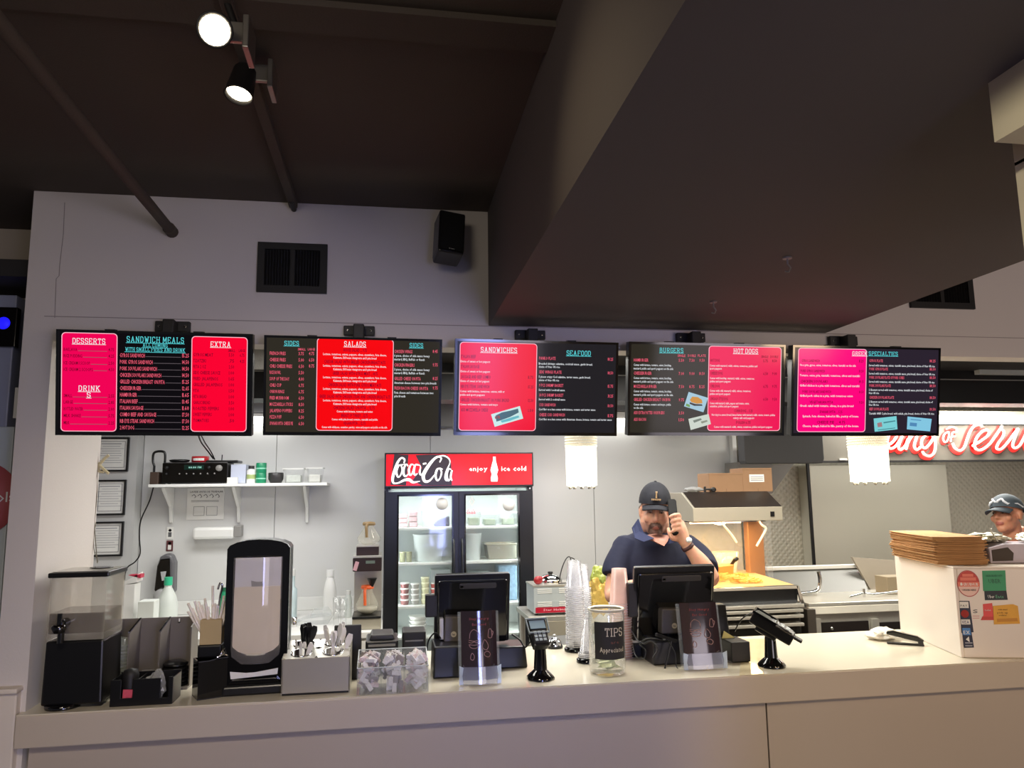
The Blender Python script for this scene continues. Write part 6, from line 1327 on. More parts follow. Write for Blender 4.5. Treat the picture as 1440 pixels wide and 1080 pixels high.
# ================================================================== PENDANT LAMPS
SH = mat('glowing_shade', (255, 248, 232), .6, emit=(255, 247, 230), es=2.2); CR = None
def pendant(x0, x1, yb, Y, label):
    a = P(x0, yb, Y); b = P(x1, yb, Y); r = (b.x-a.x)/2; c = (a.x+b.x)/2; z0 = a.z
    t = thing('pendant_lamp', label, 'pendant lamp', (c, Y, z0), 0, 'glowing pendant lamps over the counter')
    h1 = P((x0+x1)/2, 630, Y).z-z0
    MB(T((c, Y, z0))).lathe([(r*.98, 0), (r, h1)], 32, cap=False).build('shade', SH, t)
    pm_ = MB(); rnd = random.Random(5); n = 60
    for j in range(7):
        for i in range(n):
            an = 2*PI*(i+.5*(j % 2))/n; zc = h1+.008+j*.013; pm_.ell((r*math.cos(an), r*math.sin(an), zc), (.0042, .0042, .0052), 5, 3, T((c, Y, z0)))
    tag(pm_.build('crystal_beads', mat('crystal_bead', (226, 222, 204), .1, emit=(250, 244, 226), es=.3), t), kind='stuff')
    MB(T((c, Y, z0))).lathe([(r*.93, h1), (r*.93, h1+.09)], 28, cap=False).build('inner_sleeve', mat('sleeve_ivory', (200, 190, 160), .6, emit=(225, 214, 186), es=.5), t)
    for k in range(10):
        an = 2*PI*k/10; MB(T((c+r*.8*math.cos(an), Y+r*.8*math.sin(an), z0-.008))).ell((0, 0, 0), (.006, .006, .009), 8, 5).build('drop_bead', mat('smoky_bead', (120, 116, 108), .1), t)
    MB(T((c, Y, z0))).lathe([(r*.97, h1+.09), (r*.97, h1+.10), (.01, h1+.105)], 28).build('top_plate', CHROME, t)
    MB().tube([(c, Y, z0+h1+.10), (c, Y, 2.39)], .003, 6).build('cord', BLK, t); MB(T((c, Y, 2.385))).lathe([(.05, 0), (.05, .014)], 20).build('canopy', CHROME, t)
    light('pendant_glow', 'POINT', (c, Y, z0+.08), 3.2, (1, .94, .82), size=.05)
    light('pendant_downlight', 'SPOT', (c, Y, z0-.03), 5, (1, .93, .80), size=.04, spot=120)
pendant(797, 839.5, 683, 3.42, 'glowing white pendant lamp hanging left of the cashier')
pendant(1200, 1247.5, 677.5, 3.42, 'glowing white pendant lamp hanging before the steel refrigerator')

# ================================================================== ON THE SERVICE COUNTER
CZ = 1.0005
# --- beverage dispenser against the partition
X0, X1, Y0, Y1 = -1.046, -.878, 2.660, 2.830
bv = thing('beverage_dispenser', 'square clear beverage dispenser on a black base beside the white partition', 'dispenser', ((X0+X1)/2, (Y0+Y1)/2, CZ))
MB().prism([(X0-.004, 1.012), (X1+.004, 1.012), (X1, 1.205), (X0, 1.205)], Y0, Y1).build('black_base', BLK, bv, .006)
MB(T((X0+.05, Y0+.03, CZ))).lathe([(.05, 0), (.052, .012), (.046, .014)], 26).build('drip_foot', BLKG, bv)
MB().box((X1-.03, Y1-.03, CZ), (X1, Y1, 1.013)).box((X0, Y1-.03, CZ), (X0+.03, Y1, 1.013)).build('rear_feet', BLK, bv)
mb = MB(); ring(mb, [(X0, Y0), (X1, Y0), (X1, Y1), (X0, Y1)], [(X0+.003, Y0+.003), (X1-.003, Y0+.003), (X1-.003, Y1-.003), (X0+.003, Y1-.003)], 1.206, 1.398, Matrix(((1, 0, 0, 0), (0, 0, 1, 0), (0, 1, 0, 0), (0, 0, 0, 1)))); mb.build('tank', clear('tank_acrylic', (226, 218, 200), .22, gloss=.8), bv)
MB().box((X0+.004, Y0+.004, 1.226), (X1-.004, Y1-.004, 1.288)).build('dark_drink', mat('dark_tea', (44, 30, 28), .15, coat=.3), bv)
MB().prism([(X0-.006, 1.398), (X1+.006, 1.398), (X1+.006, 1.414), (X0-.006, 1.414)], Y0-.006, Y1+.006).build('lid', BLK, bv, .004)
MB().box((X0+.004, Y0+.006, 1.4145), (X1-.004, Y1-.006, 1.4165)).build('lid_plate', STEEL, bv)
MB(T(((X0+X1)/2+.03, (Y0+Y1)/2+.02, 1.4170), 0, 0, 0)).lathe([(.022, 0), (.036, .001), (.036, .003), (.022, .002)], 26, sy_=.8).build('lid_opening', BLKG, bv)
sx = X0+.055
MB().tube([(sx, Y0, 1.262), (sx, Y0-.035, 1.262)], .014, 14).tube([(sx, Y0-.034, 1.27), (sx, Y0-.034, 1.205)], .010, 12).build('spigot', BLKG, bv)
MB(T((sx, Y0-.05, 1.268))).box((-.006, -.004, -.002), (.006, .004, .028)).lathe([(.017, -.03), (.024, -.012), (.018, -.005)], 16).build('spigot_lever', BLKG, bv)

# --- steel cup and lid organiser
OY0, OY1 = 2.838, 2.965; OX = [P(x_, 930, 2.88).x for x_ in (142, 184, 227, 269)]; OZT = P(200, 869, OY1).z
ogz = mat('smoked_steel', (124, 117, 110), .35, .2, var=.06, scale=6)
og = thing('lid_organizer', 'smoked grey three-bay organiser with slanted dividers holding lids', 'organizer', (-.77, 2.84, CZ))
MB().box((OX[0], OY1-.006, CZ), (OX[3], OY1, OZT)).build('back_panel', ogz, og, .001)
MB().box((OX[0], OY0, CZ), (OX[3], OY1-.006, CZ+.006)).build('bottom_plate', ogz, og)
for x in OX[:3]:
    MB().prism([(OY0, CZ+.006), (OY1-.006, CZ+.006), (OY1-.006, OZT), (OY0, OZT-.028)], x, x+.004, plane='yz').build('divider', ogz, og)
    MB().prism([(OY0, OZT-.030), (OY1-.006, OZT-.002), (OY1-.006, OZT+.002), (OY0, OZT-.026)], x-.001, x+.005, plane='yz').build('divider_edge', CHROME, og)
MB().prism([(OY0+.03, CZ+.006), (OY1-.006, CZ+.006), (OY1-.006, OZT), (OY0+.03, OZT-.022)], OX[3]-.004, OX[3], plane='yz').build('divider', ogz, og)
kz = P(253, 874, OY1).z; kx2 = P(253, 872, OY1).x
MB(T((kx2, OY1-.0068, kz), 0, PI/2)).lathe([(.001, 0), (.0045, 0)], 12).box((-.0022, 0, -.001), (.0022, .012, .001)).build('keyhole', WHT, og)
LIDM = clear('dome_lid', (230, 236, 226), .34, rough=.04, gloss=1.0)
c = ((OX[0]+OX[1])/2+.006, OY0+.055)
first = None
for k in range(13):
    if first is None:
        first = tag(MB(T((c[0], c[1], CZ+.0065))).lathe([(.041, 0), (.042, .004), (.036, .006), (.028, .022), (.012, .026)], 22, cap=False).build('dome_cup_cover', LIDM), 'clear dome lid in the tall stack in the left organiser bay', 'lid', 'stacked dome lids')
    else:
        d = first.copy(); COL.objects.link(d); d.location = first.location+Vector((0, 0, .0115*k))
c = ((OX[1]+OX[2])/2, OY0+.05); first = None
for k in range(5):
    if first is None:
        first = tag(MB(T((c[0], c[1], CZ+.0065))).lathe([(.036, 0), (.037, .003), (.030, .005), (.016, .009), (.001, .009)], 20, cap=False).build('flat_cup_cover', clear('flat_lid_clear', (236, 236, 230), .5, gloss=1.0)), 'clear flat lid in the short stack in the middle organiser bay', 'lid', 'stacked flat lids')
    else:
        d = first.copy(); COL.objects.link(d); d.location = first.location+Vector((.001*k, 0, .011*k))
c = ((OX[2]+OX[3])/2, OY0+.055); first = None
for k in range(6):
    if first is None:
        first = tag(MB(T((c[0], c[1], CZ+.0065))).lathe([(.040, 0), (.041, .005), (.034, .008), (.026, .014), (.001, .013)], 20).build('black_cup_cover', BLK), 'black cup lid in the stack in the right organiser bay', 'lid', 'stacked black lids')
    else:
        d = first.copy(); COL.objects.link(d); d.location = first.location+Vector((-.001*k, 0, .013*k))

# --- black condiment caddy
X0, X1, Y0 = -.849, -.664, 2.657
cd = thing('condiment_caddy', 'low black caddy with notched front and pink packet in front of the organiser', 'caddy', ((X0+X1)/2, Y0+.05, CZ))
w_ = X1-X0
fp = [(X0, CZ), (X1, CZ), (X1, CZ+.083), (X0+w_*.93, CZ+.083), (X0+w_*.93, CZ+.02), (X0+w_*.80, CZ+.02), (X0+w_*.80, CZ+.080), (X0+w_*.36, CZ+.080), (X0+w_*.36, CZ+.024), (X0+w_*.17, CZ+.024), (X0+w_*.17, CZ+.080), (X0, CZ+.080)]
MB().prism(fp, Y0, Y0+.004).build('notched_front', BLK, cd, .001)
MB().box((X0, Y0+.096, CZ), (X1, Y0+.10, CZ+.083)).build('rear_wall', BLK, cd)
MB().box((X0, Y0+.004, CZ), (X1, Y0+.096, CZ+.004)).build('tray_floor', BLK, cd)
for x in (X0, X0+w_*.42, X1-.004): MB().box((x, Y0+.004, CZ+.004), (x+.004, Y0+.096, CZ+.078)).build('partition_plate', BLK, cd)
for (u, hh, n) in ((.22, .10, 0), (.66, .088, 1), (.84, .095, 2)):
    cx = X0+w_*u
    if n == 0: tag(MB(T((cx+.004, Y0+.045, CZ+.005))).lathe([(.022, 0), (.025, hh-.02), (.020, hh-.005), (.001, hh)], 20).build('black_cup', BLKM), 'round black cup standing in the left slot of the notched caddy', 'cup')
    elif n == 1:
        tag(crumple((cx, Y0+.050, CZ+.045), (.030, .030, .045), 31, .35).build('plastic_wrap', clear('crinkly_wrap', (230, 230, 226), .45, gloss=1.0)), 'crinkled clear wrap sticking out of the middle of the black caddy', 'wrapper')
tag(MB(T((X0+w_*.265, Y0+.009, CZ+.028), 0, .12, .06)).box((-.014, -.002, -.018), (.014, .002, .020)).box((-.012, -.003, -.004), (.012, -.002, .004)).build('sweetener_packet', mat('pink_packet', (214, 84, 104), .6, var=.3, scale=90)), 'pink sweetener packet in the front notch of the black caddy', 'packet')
d = MB(T((-.645, 2.80, CZ))).box((-.012, -.03, 0), (.012, .03, .14)); 
# --- straw holder
Mx = T((-.570, 2.735, CZ), .42)
sb = thing('straw_holder', 'black open box holder carrying a tan straw carton left of the napkin dispenser', 'holder', (-.570, 2.735, CZ))
mb = MB(Mx); ring(mb, [(-.045, -.042), (.045, -.042), (.045, .042), (-.045, .042)], [(-.041, -.038), (.041, -.038), (.041, .038), (-.041, .038)], .003, .118, Matrix(((1, 0, 0, 0), (0, 0, 1, 0), (0, 1, 0, 0), (0, 0, 0, 1)))); mb.build('box_walls', BLKG, sb)
MB(Mx).box((-.045, -.042, 0), (.045, .042, .003)).build('box_base', BLK, sb)
MB(Mx).prism([(-.046, .117), (-.010, .117), (.010, .121), (.046, .121), (.046, .124), (.010, .124), (-.012, .120), (-.046, .120)], -.044, -.041).build('bent_lip', BLK, sb)
MB(T((-.575, 2.765, CZ))).box((-.038, -.03, .118), (.038, .035, .160)).build('black_block', BLK, sb, .006)
tn = tag(MB(T((-.575, 2.765, CZ))).box((-.033, -.026, .1605), (.035, .030, .240)).build('straw_carton', mat('tan_carton2', (186, 164, 120), .7), None, .001), 'tan carton full of wrapped straws on the black holder', 'carton')
STW = mat('straw_paper', (244, 236, 226), .6, var=.1, scale=60); first = None; rnd = random.Random(4)
for k in range(26):
    if first is None:
        first = tag(MB().tube([(0, 0, 0), (0, 0, .135)], .0043, 8).build('wrapped_straw', STW), 'white wrapped straw fanned out of the tan carton', 'straw', 'wrapped straws in the tan carton'); st0 = first
    else: st0 = first.copy(); COL.objects.link(st0)
    u = (k+.5)/26; st0.location = (-.575+(-.022+.044*u), 2.768+rnd.uniform(-.014, .014), CZ+.178); st0.rotation_euler = (rnd.uniform(-.10, .10), -.60+u*.95+rnd.uniform(-.08, .08), 0)
    st0.scale = (1, 1, rnd.uniform(.75, 1.0) if k != 14 else 1.25)
tg = MB().tube(catmull([Vector((-.56, 2.77, CZ+.2405)), Vector((-.555, 2.77, CZ+.31)), Vector((-.548, 2.765, CZ+.345)), Vector((-.556, 2.765, CZ+.355)), Vector((-.562, 2.765, CZ+.335))], 5), .0035, 8)
tag(tg.build('curly_stirrer', CHROME), 'shiny curled stirrer standing among the wrapped straws', 'stirrer')
tag(MB(Mx).tube([(.012, -.040, .126), (.03, -.042, .135), (.045, -.04, .128)], .0028, 7).tube([(.02, -.040, .128), (.028, -.048, .150), (.034, -.044, .13)], .0028, 7).build('loose_clip', CHROME), 'small shiny wire clip on the rim of the black straw holder', 'clip')

# --- napkin dispenser
Xc, Y0, w_, h_ = -.426, 2.722, .203, .500
nd = thing('napkin_dispenser', 'tall black upright napkin dispenser with a clear bowed window', 'dispenser', (Xc, Y0+.09, CZ))
NM = T((Xc, Y0, CZ), .05)
hw = w_/2
def arch(hw, z0, z1, bulge, bb=0, n=8):
    top = [(hw*math.cos(math.radians(t)), z1-bulge+bulge*math.sin(math.radians(t))) for t in [180*i/n for i in range(n+1)]]
    bot = [(-hw*math.cos(math.radians(t)), z0+bb-bb*math.sin(math.radians(t))) for t in [180*i/n for i in range(n+1)]]
    return top+bot
ring(MB(NM), arch(hw, 0.012, h_, .030, 0), arch(hw*.77, .125, h_-.055, .006, .045), .0, .03).build('front_frame', BLKG, nd, .003)
MB(NM).prism(arch(hw*1.0, .012, h_-.002, .030, 0), .031, .17).build('rear_case', BLK, nd, .008)
MB(NM).prism([(-hw*1.0, 0), (hw*1.0, 0), (hw*.97, .03), (-hw*.97, .03)], -.012, .175).build('base_plinth', BLK, nd, .006)
ws = MB(NM); n = 12; vs = []; hw2 = hw*.77; prof = arch(hw2, .135, h_-.058, .006, .045)
zs_ = [.098+(.442-.098)*i/14 for i in range(15)]
def halfw(z): 
    if z > .135: return hw2
    return hw2*math.sqrt(max(0, 1-((.135+.0-z)/.045)**2)) if z > .09 else 0
for z in zs_:
    for i in range(n+1):
        t = -1+2*i/n; x = halfw(z)*t; vs.append((x, -.003-.022*math.cos(t*PI/2)*(1 if z > .135 else .6), z))
fs = [(j*(n+1)+i, j*(n+1)+i+1, (j+1)*(n+1)+i+1, (j+1)*(n+1)+i) for j in range(14) for i in range(n)]
ws.add(vs, fs, True); ws.build('bowed_window', clear('window_smoke', (236, 232, 230), .20, rough=.03, gloss=1.2), nd)
MB(NM).box((-hw2+.004, .006, .300), (hw2-.004, .030, .440)).build('inner_plate', mat('grey_inner', (222, 220, 222), .3), nd)
MB(NM).prism(arch(hw2-.004, .100, .345, .001, .035), .001, .006).build('napkin_pack', mat('beige_napkins', (230, 217, 194), .8, var=.05, bump=.15, bscale=160, wave='Z'), nd)
MB(NM).box((-.010, .002, .345), (.018, .006, .360)).prism([(-.02, .345), (.0, .345), (-.004, .36), (-.022, .365)], .002, .005).build('push_plate', mat('mid_grey_plate', (150, 148, 146), .4), nd)
MB(NM).prism([(-.075, .052), (.072, .060), (.074, .080), (.03, .074), (0, .070), (-.03, .070), (-.078, .076)], -.004, -.001).build('napkin_tip', PAPER, nd, .001)
MB(NM).prism([(-.080, .040), (.080, .040), (.070, .052), (-.070, .052)], -.016, -.003).build('outlet_lip', BLKG, nd, .002)

# --- steel cutlery holder
X0, X1, Y0 = -.336, -.117, 2.680
zf = P(440, 925, Y0).z; D_ = .17; zb = zf+.030
ut = thing('cutlery_holder', 'stainless steel cutlery holder with four wells right of the napkin dispenser', 'holder', ((X0+X1)/2, Y0+D_/2, CZ))
MB().box((X0, Y0, CZ+.006), (X1, Y0+.003, zf)).build('front_plate', BSTEEL, ut, .001)
MB().box((X0, Y0+.002, CZ), (X1, Y0+.02, CZ+.006)).build('foot_strip', BLK, ut)
for x in (X0, X1-.003): MB().prism([(Y0, CZ), (Y0+D_, CZ), (Y0+D_, zb), (Y0, zf)], x, x+.003, plane='yz').build('side_plate', BSTEEL, ut)
MB().box((X0, Y0+D_-.003, CZ), (X1, Y0+D_, zb)).build('rear_plate', BSTEEL, ut)
tilt = math.atan2(zb-zf, D_); TMx = Matrix.Translation(((X0+X1)/2, Y0+D_/2, (zf+zb)/2)) @ Matrix.Rotation(tilt, 4, 'X')
wx, wy, wr_ = .052, .040, .032
# top plate with four round holes, built as strips around each opening
tp = MB(TMx); Wd = (X1-X0)/2; Dd = D_/2/math.cos(tilt)
for sx_ in (-1, 1):
    for sy_2 in (-1, 1):
        cx, cy2 = sx_*wx, sy_2*wy; x_lo, x_hi = (-Wd, 0) if sx_ < 0 else (0, Wd); y_lo, y_hi = (-Dd, 0) if sy_2 < 0 else (0, Dd)
        n = 24; vs = []
        for i in range(n):
            a = 2*PI*i/n; dx, dy = math.cos(a), math.sin(a); tt_ = min(((x_hi-cx) if dx > 0 else (x_lo-cx))/dx if abs(dx) > 1e-6 else 9, ((y_hi-cy2) if dy > 0 else (y_lo-cy2))/dy if abs(dy) > 1e-6 else 9)
            vs += [(cx+dx*wr_, cy2+dy*wr_, 0), (cx+dx*tt_, cy2+dy*tt_, 0)]
        tp.add(vs, [(2*i, 2*i+1, (2*i+3) % (2*n), (2*i+2) % (2*n)) for i in range(n)])
tp.build('top_plate', STEEL, ut)
for sx_ in (-1, 1):
    for sy_2 in (-1, 1): MB(TMx @ Matrix.Translation((sx_*wx, sy_2*wy, 0))).lathe([(wr_+.004, 0), (wr_+.003, .003), (wr_, .002), (wr_-.003, -.09), (.001, -.09)], 24, cap=False).build('well', CHROME, ut)
def cutlery(col, nm, label, grp, cat, hole, n, lo, hi, seed, big=True):
    rnd = random.Random(seed); first = None
    for k in range(n):
        if first is None:
            mb = MB(); prof = [(-.0035, 0), (.0035, 0), (.0045, .09), (.010, .105), (.011, .122), (.007, .136), (-.007, .136), (-.011, .122), (-.010, .105), (-.0045, .09)] if big else [(-.004, 0), (.004, 0), (.0075, .10), (.008, .128), (.004, .138), (-.004, .138), (-.008, .128), (-.0075, .10)]
            mb.prism(prof, -.0012, .0012); first = mb.build(nm, col, None, .0008); tag(first, label, cat, grp); o = first
        else: o = first.copy(); COL.objects.link(o)
        a = rnd.uniform(0, 6.28); r_ = rnd.uniform(0, .018)
        c_ = TMx @ Vector((hole[0]*wx+r_*math.cos(a), hole[1]*wy+r_*math.sin(a), -.080+rnd.uniform(lo, hi)))
        o.location = c_; o.rotation_euler = (rnd.uniform(-.22, .22), rnd.uniform(-.30, .30), rnd.uniform(-1.2, 1.2))
WPL = mat('white_cutlery_plastic', (226, 222, 216), .35)
cutlery(BLK, 'black_fork', 'black plastic fork in the rear left well of the steel holder', 'black forks in the rear left well', 'fork', (-1, 1), 14, .0, .010, 1)
cutlery(WPL, 'white_knife', 'white plastic knife in the front left well of the steel holder', 'white knives in the front left well', 'knife', (-1, -1), 5, -.03, -.015, 2, False)
cutlery(WPL, 'white_spoon', 'white plastic spoon in the front right well of the steel holder', 'white spoons in the front right well', 'spoon', (1, -1), 4, -.005, .015, 3)
cutlery(WPL, 'white_fork', 'white plastic fork in the rear right well of the steel holder', 'white forks in the rear right well', 'fork', (1, 1), 7, -.01, .015, 5)
tag(MB().box((X0+.155, Y0+D_+.005, CZ), (X1+.03, Y0+D_+.02, P(480, 880, Y0+D_).z)).build('black_board', BLKM, None, .003), 'black upright plate standing behind the steel cutlery holder', 'board')
q = P(429, 852, 2.9)

# --- acrylic packet bin
X0, X1, Y0, Y1 = -.092, .140, 2.632, 2.775
zf = P(550, 938, Y0).z; zb = P(550, 912, Y1).z
ab = thing('packet_bin', 'clear acrylic three-compartment bin full of sugar packets', 'bin', ((X0+X1)/2, (Y0+Y1)/2, CZ))
MB().box((X0, Y0, CZ+.002), (X1, Y0+.003, zf)).build('front_wall', ACRYL, ab); MB().box((X0, Y1-.003, CZ+.002), (X1, Y1, zb)).build('rear_wall', ACRYL, ab); MB().box((X0, Y0, CZ), (X1, Y1, CZ+.002)).build('bin_floor', ACRYL, ab)
for i in range(4):
    x = X0+(X1-X0-.003)*i/3; MB().prism([(Y0+.003, CZ+.002), (Y1-.003, CZ+.002), (Y1-.003, zb), (Y0+.003, zf)], x, x+.003, plane='yz').build('divider', ACRYL, ab)
for (p, q_) in (((X0, Y0+.0015, zf), (X1, Y0+.0015, zf)), ((X0, Y1, zb), (X1, Y1, zb)), ((X0+.001, Y0, zf), (X0+.001, Y1, zb)), ((X1-.001, Y0, zf), (X1-.001, Y1, zb))):
    MB().tube([p, q_], .0018, 6).build('edge_rim', mat('bright_acrylic_edge', (206, 212, 214), .1), ab)
PK = [mat('packet_white', (244, 238, 234), .5, var=.3, scale=170), mat('packet_mauve', (216, 196, 196), .5, var=.5, scale=170), mat('packet_grey', (150, 142, 142), .5, var=.5, scale=90)]
rnd = random.Random(9); base = []
for m_ in PK:
    o = tag(MB().prism([(-.014, -.0075), (.014, -.0075), (.015, 0), (.014, .0075), (-.014, .0075), (-.015, 0)], -.0014, .0014).build('sugar_packet', m_, None, .001), 'small paper sugar packet loose in the clear three-compartment bin', 'packet', 'sugar packets in the clear bin'); base.append(o)
cnt = 0
for comp in range(3):
    cxm = X0+(X1-X0)*(comp+.5)/3
    for k in range(98):
        o0 = base[(comp+k) % 3] if k % 3 else base[0]
        if cnt < 3: o = base[cnt]
        else: o = o0.copy(); COL.objects.link(o)
        cnt += 1
        lv = k//15; z_ = CZ+.014+lv*.0165+rnd.uniform(0, .006)
        o.location = (cxm+rnd.uniform(-.021, .021), Y0+.018+(Y1-Y0-.036)*((k % 15)+.5)/15, min(z_, zb-.016))
        o.location.y = min(o.location.y, Y1-.018)
        o.rotation_euler = (rnd.uniform(-.6, .6), rnd.uniform(-1.2, 1.2), rnd.uniform(-.5, .5)) if not (comp == 1 and k < 20) else (0, 1.57, rnd.uniform(-.1, .1))

# --- small black devices behind
def dev(x0, x1, yt, yb, Y, dep, nm, lb, cat, m_=BLK, extra=None):
    a = P(x0, yt, Y); b = P(x1, yt, Y); t = thing(nm, lb, cat, ((a.x+b.x)/2, Y+dep/2, CZ)); 
    MB().box((a.x, Y, CZ), (b.x, Y+dep, a.z)).build('case', m_, t, .006); return t, a, b
t, a, b = dev(514, 560, 902, 930, 2.92, .16, 'receipt_printer', 'low black receipt printer behind the clear packet bin', 'printer')
MB().prism([(a.x+.012, a.z), (b.x-.012, a.z), (b.x-.02, a.z+.02), (a.x+.02, a.z+.02)], 2.93, 3.05).build('top_cover', DGREY, t, .004)
MB().box((a.x+.01, 2.916, a.z-.02), (b.x-.01, 2.921, a.z-.012)).build('paper_slot', GREY, t)
t, a, b = dev(566, 599, 889, 930, 3.0, .12, 'card_imprinter', 'black box device left of the first till', 'device', BLKM); MB().box((a.x+.01, 2.995, a.z-.035), (b.x-.01, 3.001, a.z-.030)).build('slot', GREY, t)
t, a, b = dev(495, 508, 900, 930, 2.95, .06, 'power_adapter', 'small black adapter behind the right edge of the cutlery holder', 'adapter', BLKM); MB().tube(catmull([(a.x+.02, 3.0, CZ+.006), (a.x+.06, 2.93, CZ+.006), (a.x+.08, 2.90, CZ+.006)], 4), .004, 6).build('lead', BLK, t)

# --- tills
def till(cx, Y, zt_px, wpx, label, mirror, px_mon, px_logo, base_rects, side_tab=None, rz=0):
    t = thing('till_monitor', label, 'till', (cx, Y, CZ), 0)
    (mx0, my0, mx1, my1) = px_mon
    a = P(mx0, my0, Y); b = P(mx1, my0, Y); W2 = (b.x-a.x)/2; zt = a.z; zb = P((mx0+mx1)/2, my1, Y).z; Hh = (zt-zb)/2; c = Vector(((a.x+b.x)/2, Y, (zt+zb)/2))
    m = Matrix.Translation(c) @ Matrix.Rotation(.20, 4, 'X') @ Matrix.Rotation(rz, 4, 'Z')
    MB(m).prism(rrect(-W2, -Hh, W2, Hh, .008), .0, .022).build('screen_panel', BLK, t, .003)
    MB(m).prism(rrect(-W2*.93, -Hh*.98, W2*.93, Hh*.86, .012), -.016, .0).build('rear_shell', BLKG, t, .006)
    MB(m).prism(rrect(-W2*.36, Hh*.62, W2*.62, Hh*.78, .006), -.019, -.015).build('rear_grip', DGREY, t, .002)
    MB(T(tuple(m @ Vector((-W2*.30, -.0195, Hh*.70))), 0, PI/2)).lathe([(.001, 0), (.006, 0)], 12).build('lens', GREY, t)
    # stand with round emblem
    (lx0, ly0, lx1, ly1) = px_logo; Yl = Y-.055
    a = P(lx0, ly1, Yl); b = P(lx1, ly0, Yl)
    MB().prism([(a.x, CZ+.10), (b.x+.07, CZ+.10), (b.x+.07, b.z-.005), (a.x+.005, b.z)], Yl, Yl+.05).build('stand_cover', mat('warm_grey_stand', (92, 86, 80), .4), t, .005)
    if not mirror: MB().box((a.x-.014, Yl+.01, a.z+.02), (a.x, Yl+.045, b.z-.008)).build('white_spacer', mat('white_silver', (206, 204, 200), .3), t, .002)
    e = P((lx0+lx1)/2, (ly0+ly1)/2+5, Yl-.002)
    em_ = MB(T((e.x, Yl-.002, e.z), 0, PI/2)).lathe([(.001, 0), (.0105, 0)], 22, cap=False).build('round_emblem', mat('emblem_pale', (206, 196, 176), .4), t)
    text(MB(), 'hp', e.x-.006, e.x+.0058, e.z-.003, .0066, Yl-.0035).build('emblem_letters', mat('emblem_dark', (60, 54, 50), .5), em_)
    for (x0, y0, x1, y1, Yb, dp) in base_rects:
        a = P(x0, y0, Yb); b = P(x1, y0, Yb); MB().prism([(a.x, CZ), (b.x, CZ), (b.x-.008, a.z), (a.x+.004, a.z)], Yb, Yb+dp).build('base_unit', BLK, t, .006)
    if side_tab:
        (x0, y0, x1, y1) = side_tab; a = P(x0, y1, Y); b = P(x1, y0, Y); MB().box((a.x, Y-.01, a.z), (b.x+.01, Y+.03, b.z)).build('card_swipe', BLKM, t, .004)
    nk_ = c; MB().box((nk_.x-.04, Y-.02, CZ+.05), (nk_.x+.04, Y+.02, zb+.06)).build('neck', BLK, t, .006)
    return t, m
till(.31, 2.95, 0, 0, 'black till seen from behind with white spacer, left of the two tills', False, (611, 807, 716, 906), (624, 866, 652, 908), [(609, 910, 662, 950, 2.80, .16), (662, 912, 742, 948, 2.90, .14)], (598, 836, 612, 868))
till(1.05, 2.95, 0, 0, 'black till seen from behind in front of the cashier, right of the two tills', True, (889, 796, 1001, 902), (931, 855, 966, 895), [(918, 902, 978, 938, 2.83, .14), (884, 905, 918, 930, 2.98, .10)], (884, 820, 892, 868))
a = P(1000, 850, 2.93); b = P(1026, 900, 2.93)
tag(MB().prism([(a.x-.0, CZ), (b.x-.01, CZ), (b.x, P(1010, 895, 2.93).z), (b.x-.012, a.z), (a.x-.0, a.z)], 2.92, 2.97).build('customer_display', BLK, None, .006), 'black slanted customer display between second menu holder and right till', 'display')
for pts, lb, r_ in (([(888, 885, 2.93), (896, 900, 2.86), (905, 905, 2.83), (915, 902, 2.80), (925, 912, 2.78), (918, 925, 2.77)], 'black cable looping left of the right till base', .0032), ([(890, 905, 2.9), (894, 922, 2.82), (905, 926, 2.80), (908, 915, 2.80), (900, 905, 2.82), (912, 898, 2.8), (936, 900, 2.76)], 'black cable curled beside the tip jar', .0028), ([(940, 902, 2.78), (949, 918, 2.76), (951, 936, 2.76), (953, 940, 2.76)], 'thin black lead hanging in front of the right till base', .002), ([(720, 892, 2.93), (731, 900, 2.9), (738, 910, 2.88), (744, 905, 2.86), (752, 896, 2.82)], 'black cable between left till and its card terminal', .0032), ([(1033, 888, 2.9), (1042, 872, 2.85), (1055, 863, 2.82), (1070, 863, 2.78)], 'black lead arching to the right card terminal', .0026), ([(600, 915, 2.9), (603, 900, 2.9), (612, 890, 2.88), (620, 898, 2.86)], 'black cable looping left of the left till base', .003)):
    q = catmull([P(x, y, Y) for x, y, Y in pts], 5); q = [Vector((p.x, p.y, max(p.z, CZ+r_))) for p in q]
    tag(MB().tube(q, r_, 6).build('till_cable', BLK), lb, 'cable')
a = P(934, 894, 2.77); tag(MB(T((a.x+.01, 2.785, P(930, 897, 2.785).z), .3, 0, .35)).box((-.045, -.006, -.006), (.05, .006, .006)).tube([(.03, 0, -.005), (.03, 0, CZ-P(930, 897, 2.785).z)], .004, 6).build('barcode_wand', BLK, None, .003), 'black wand lying across the cables by the right till', 'scanner')

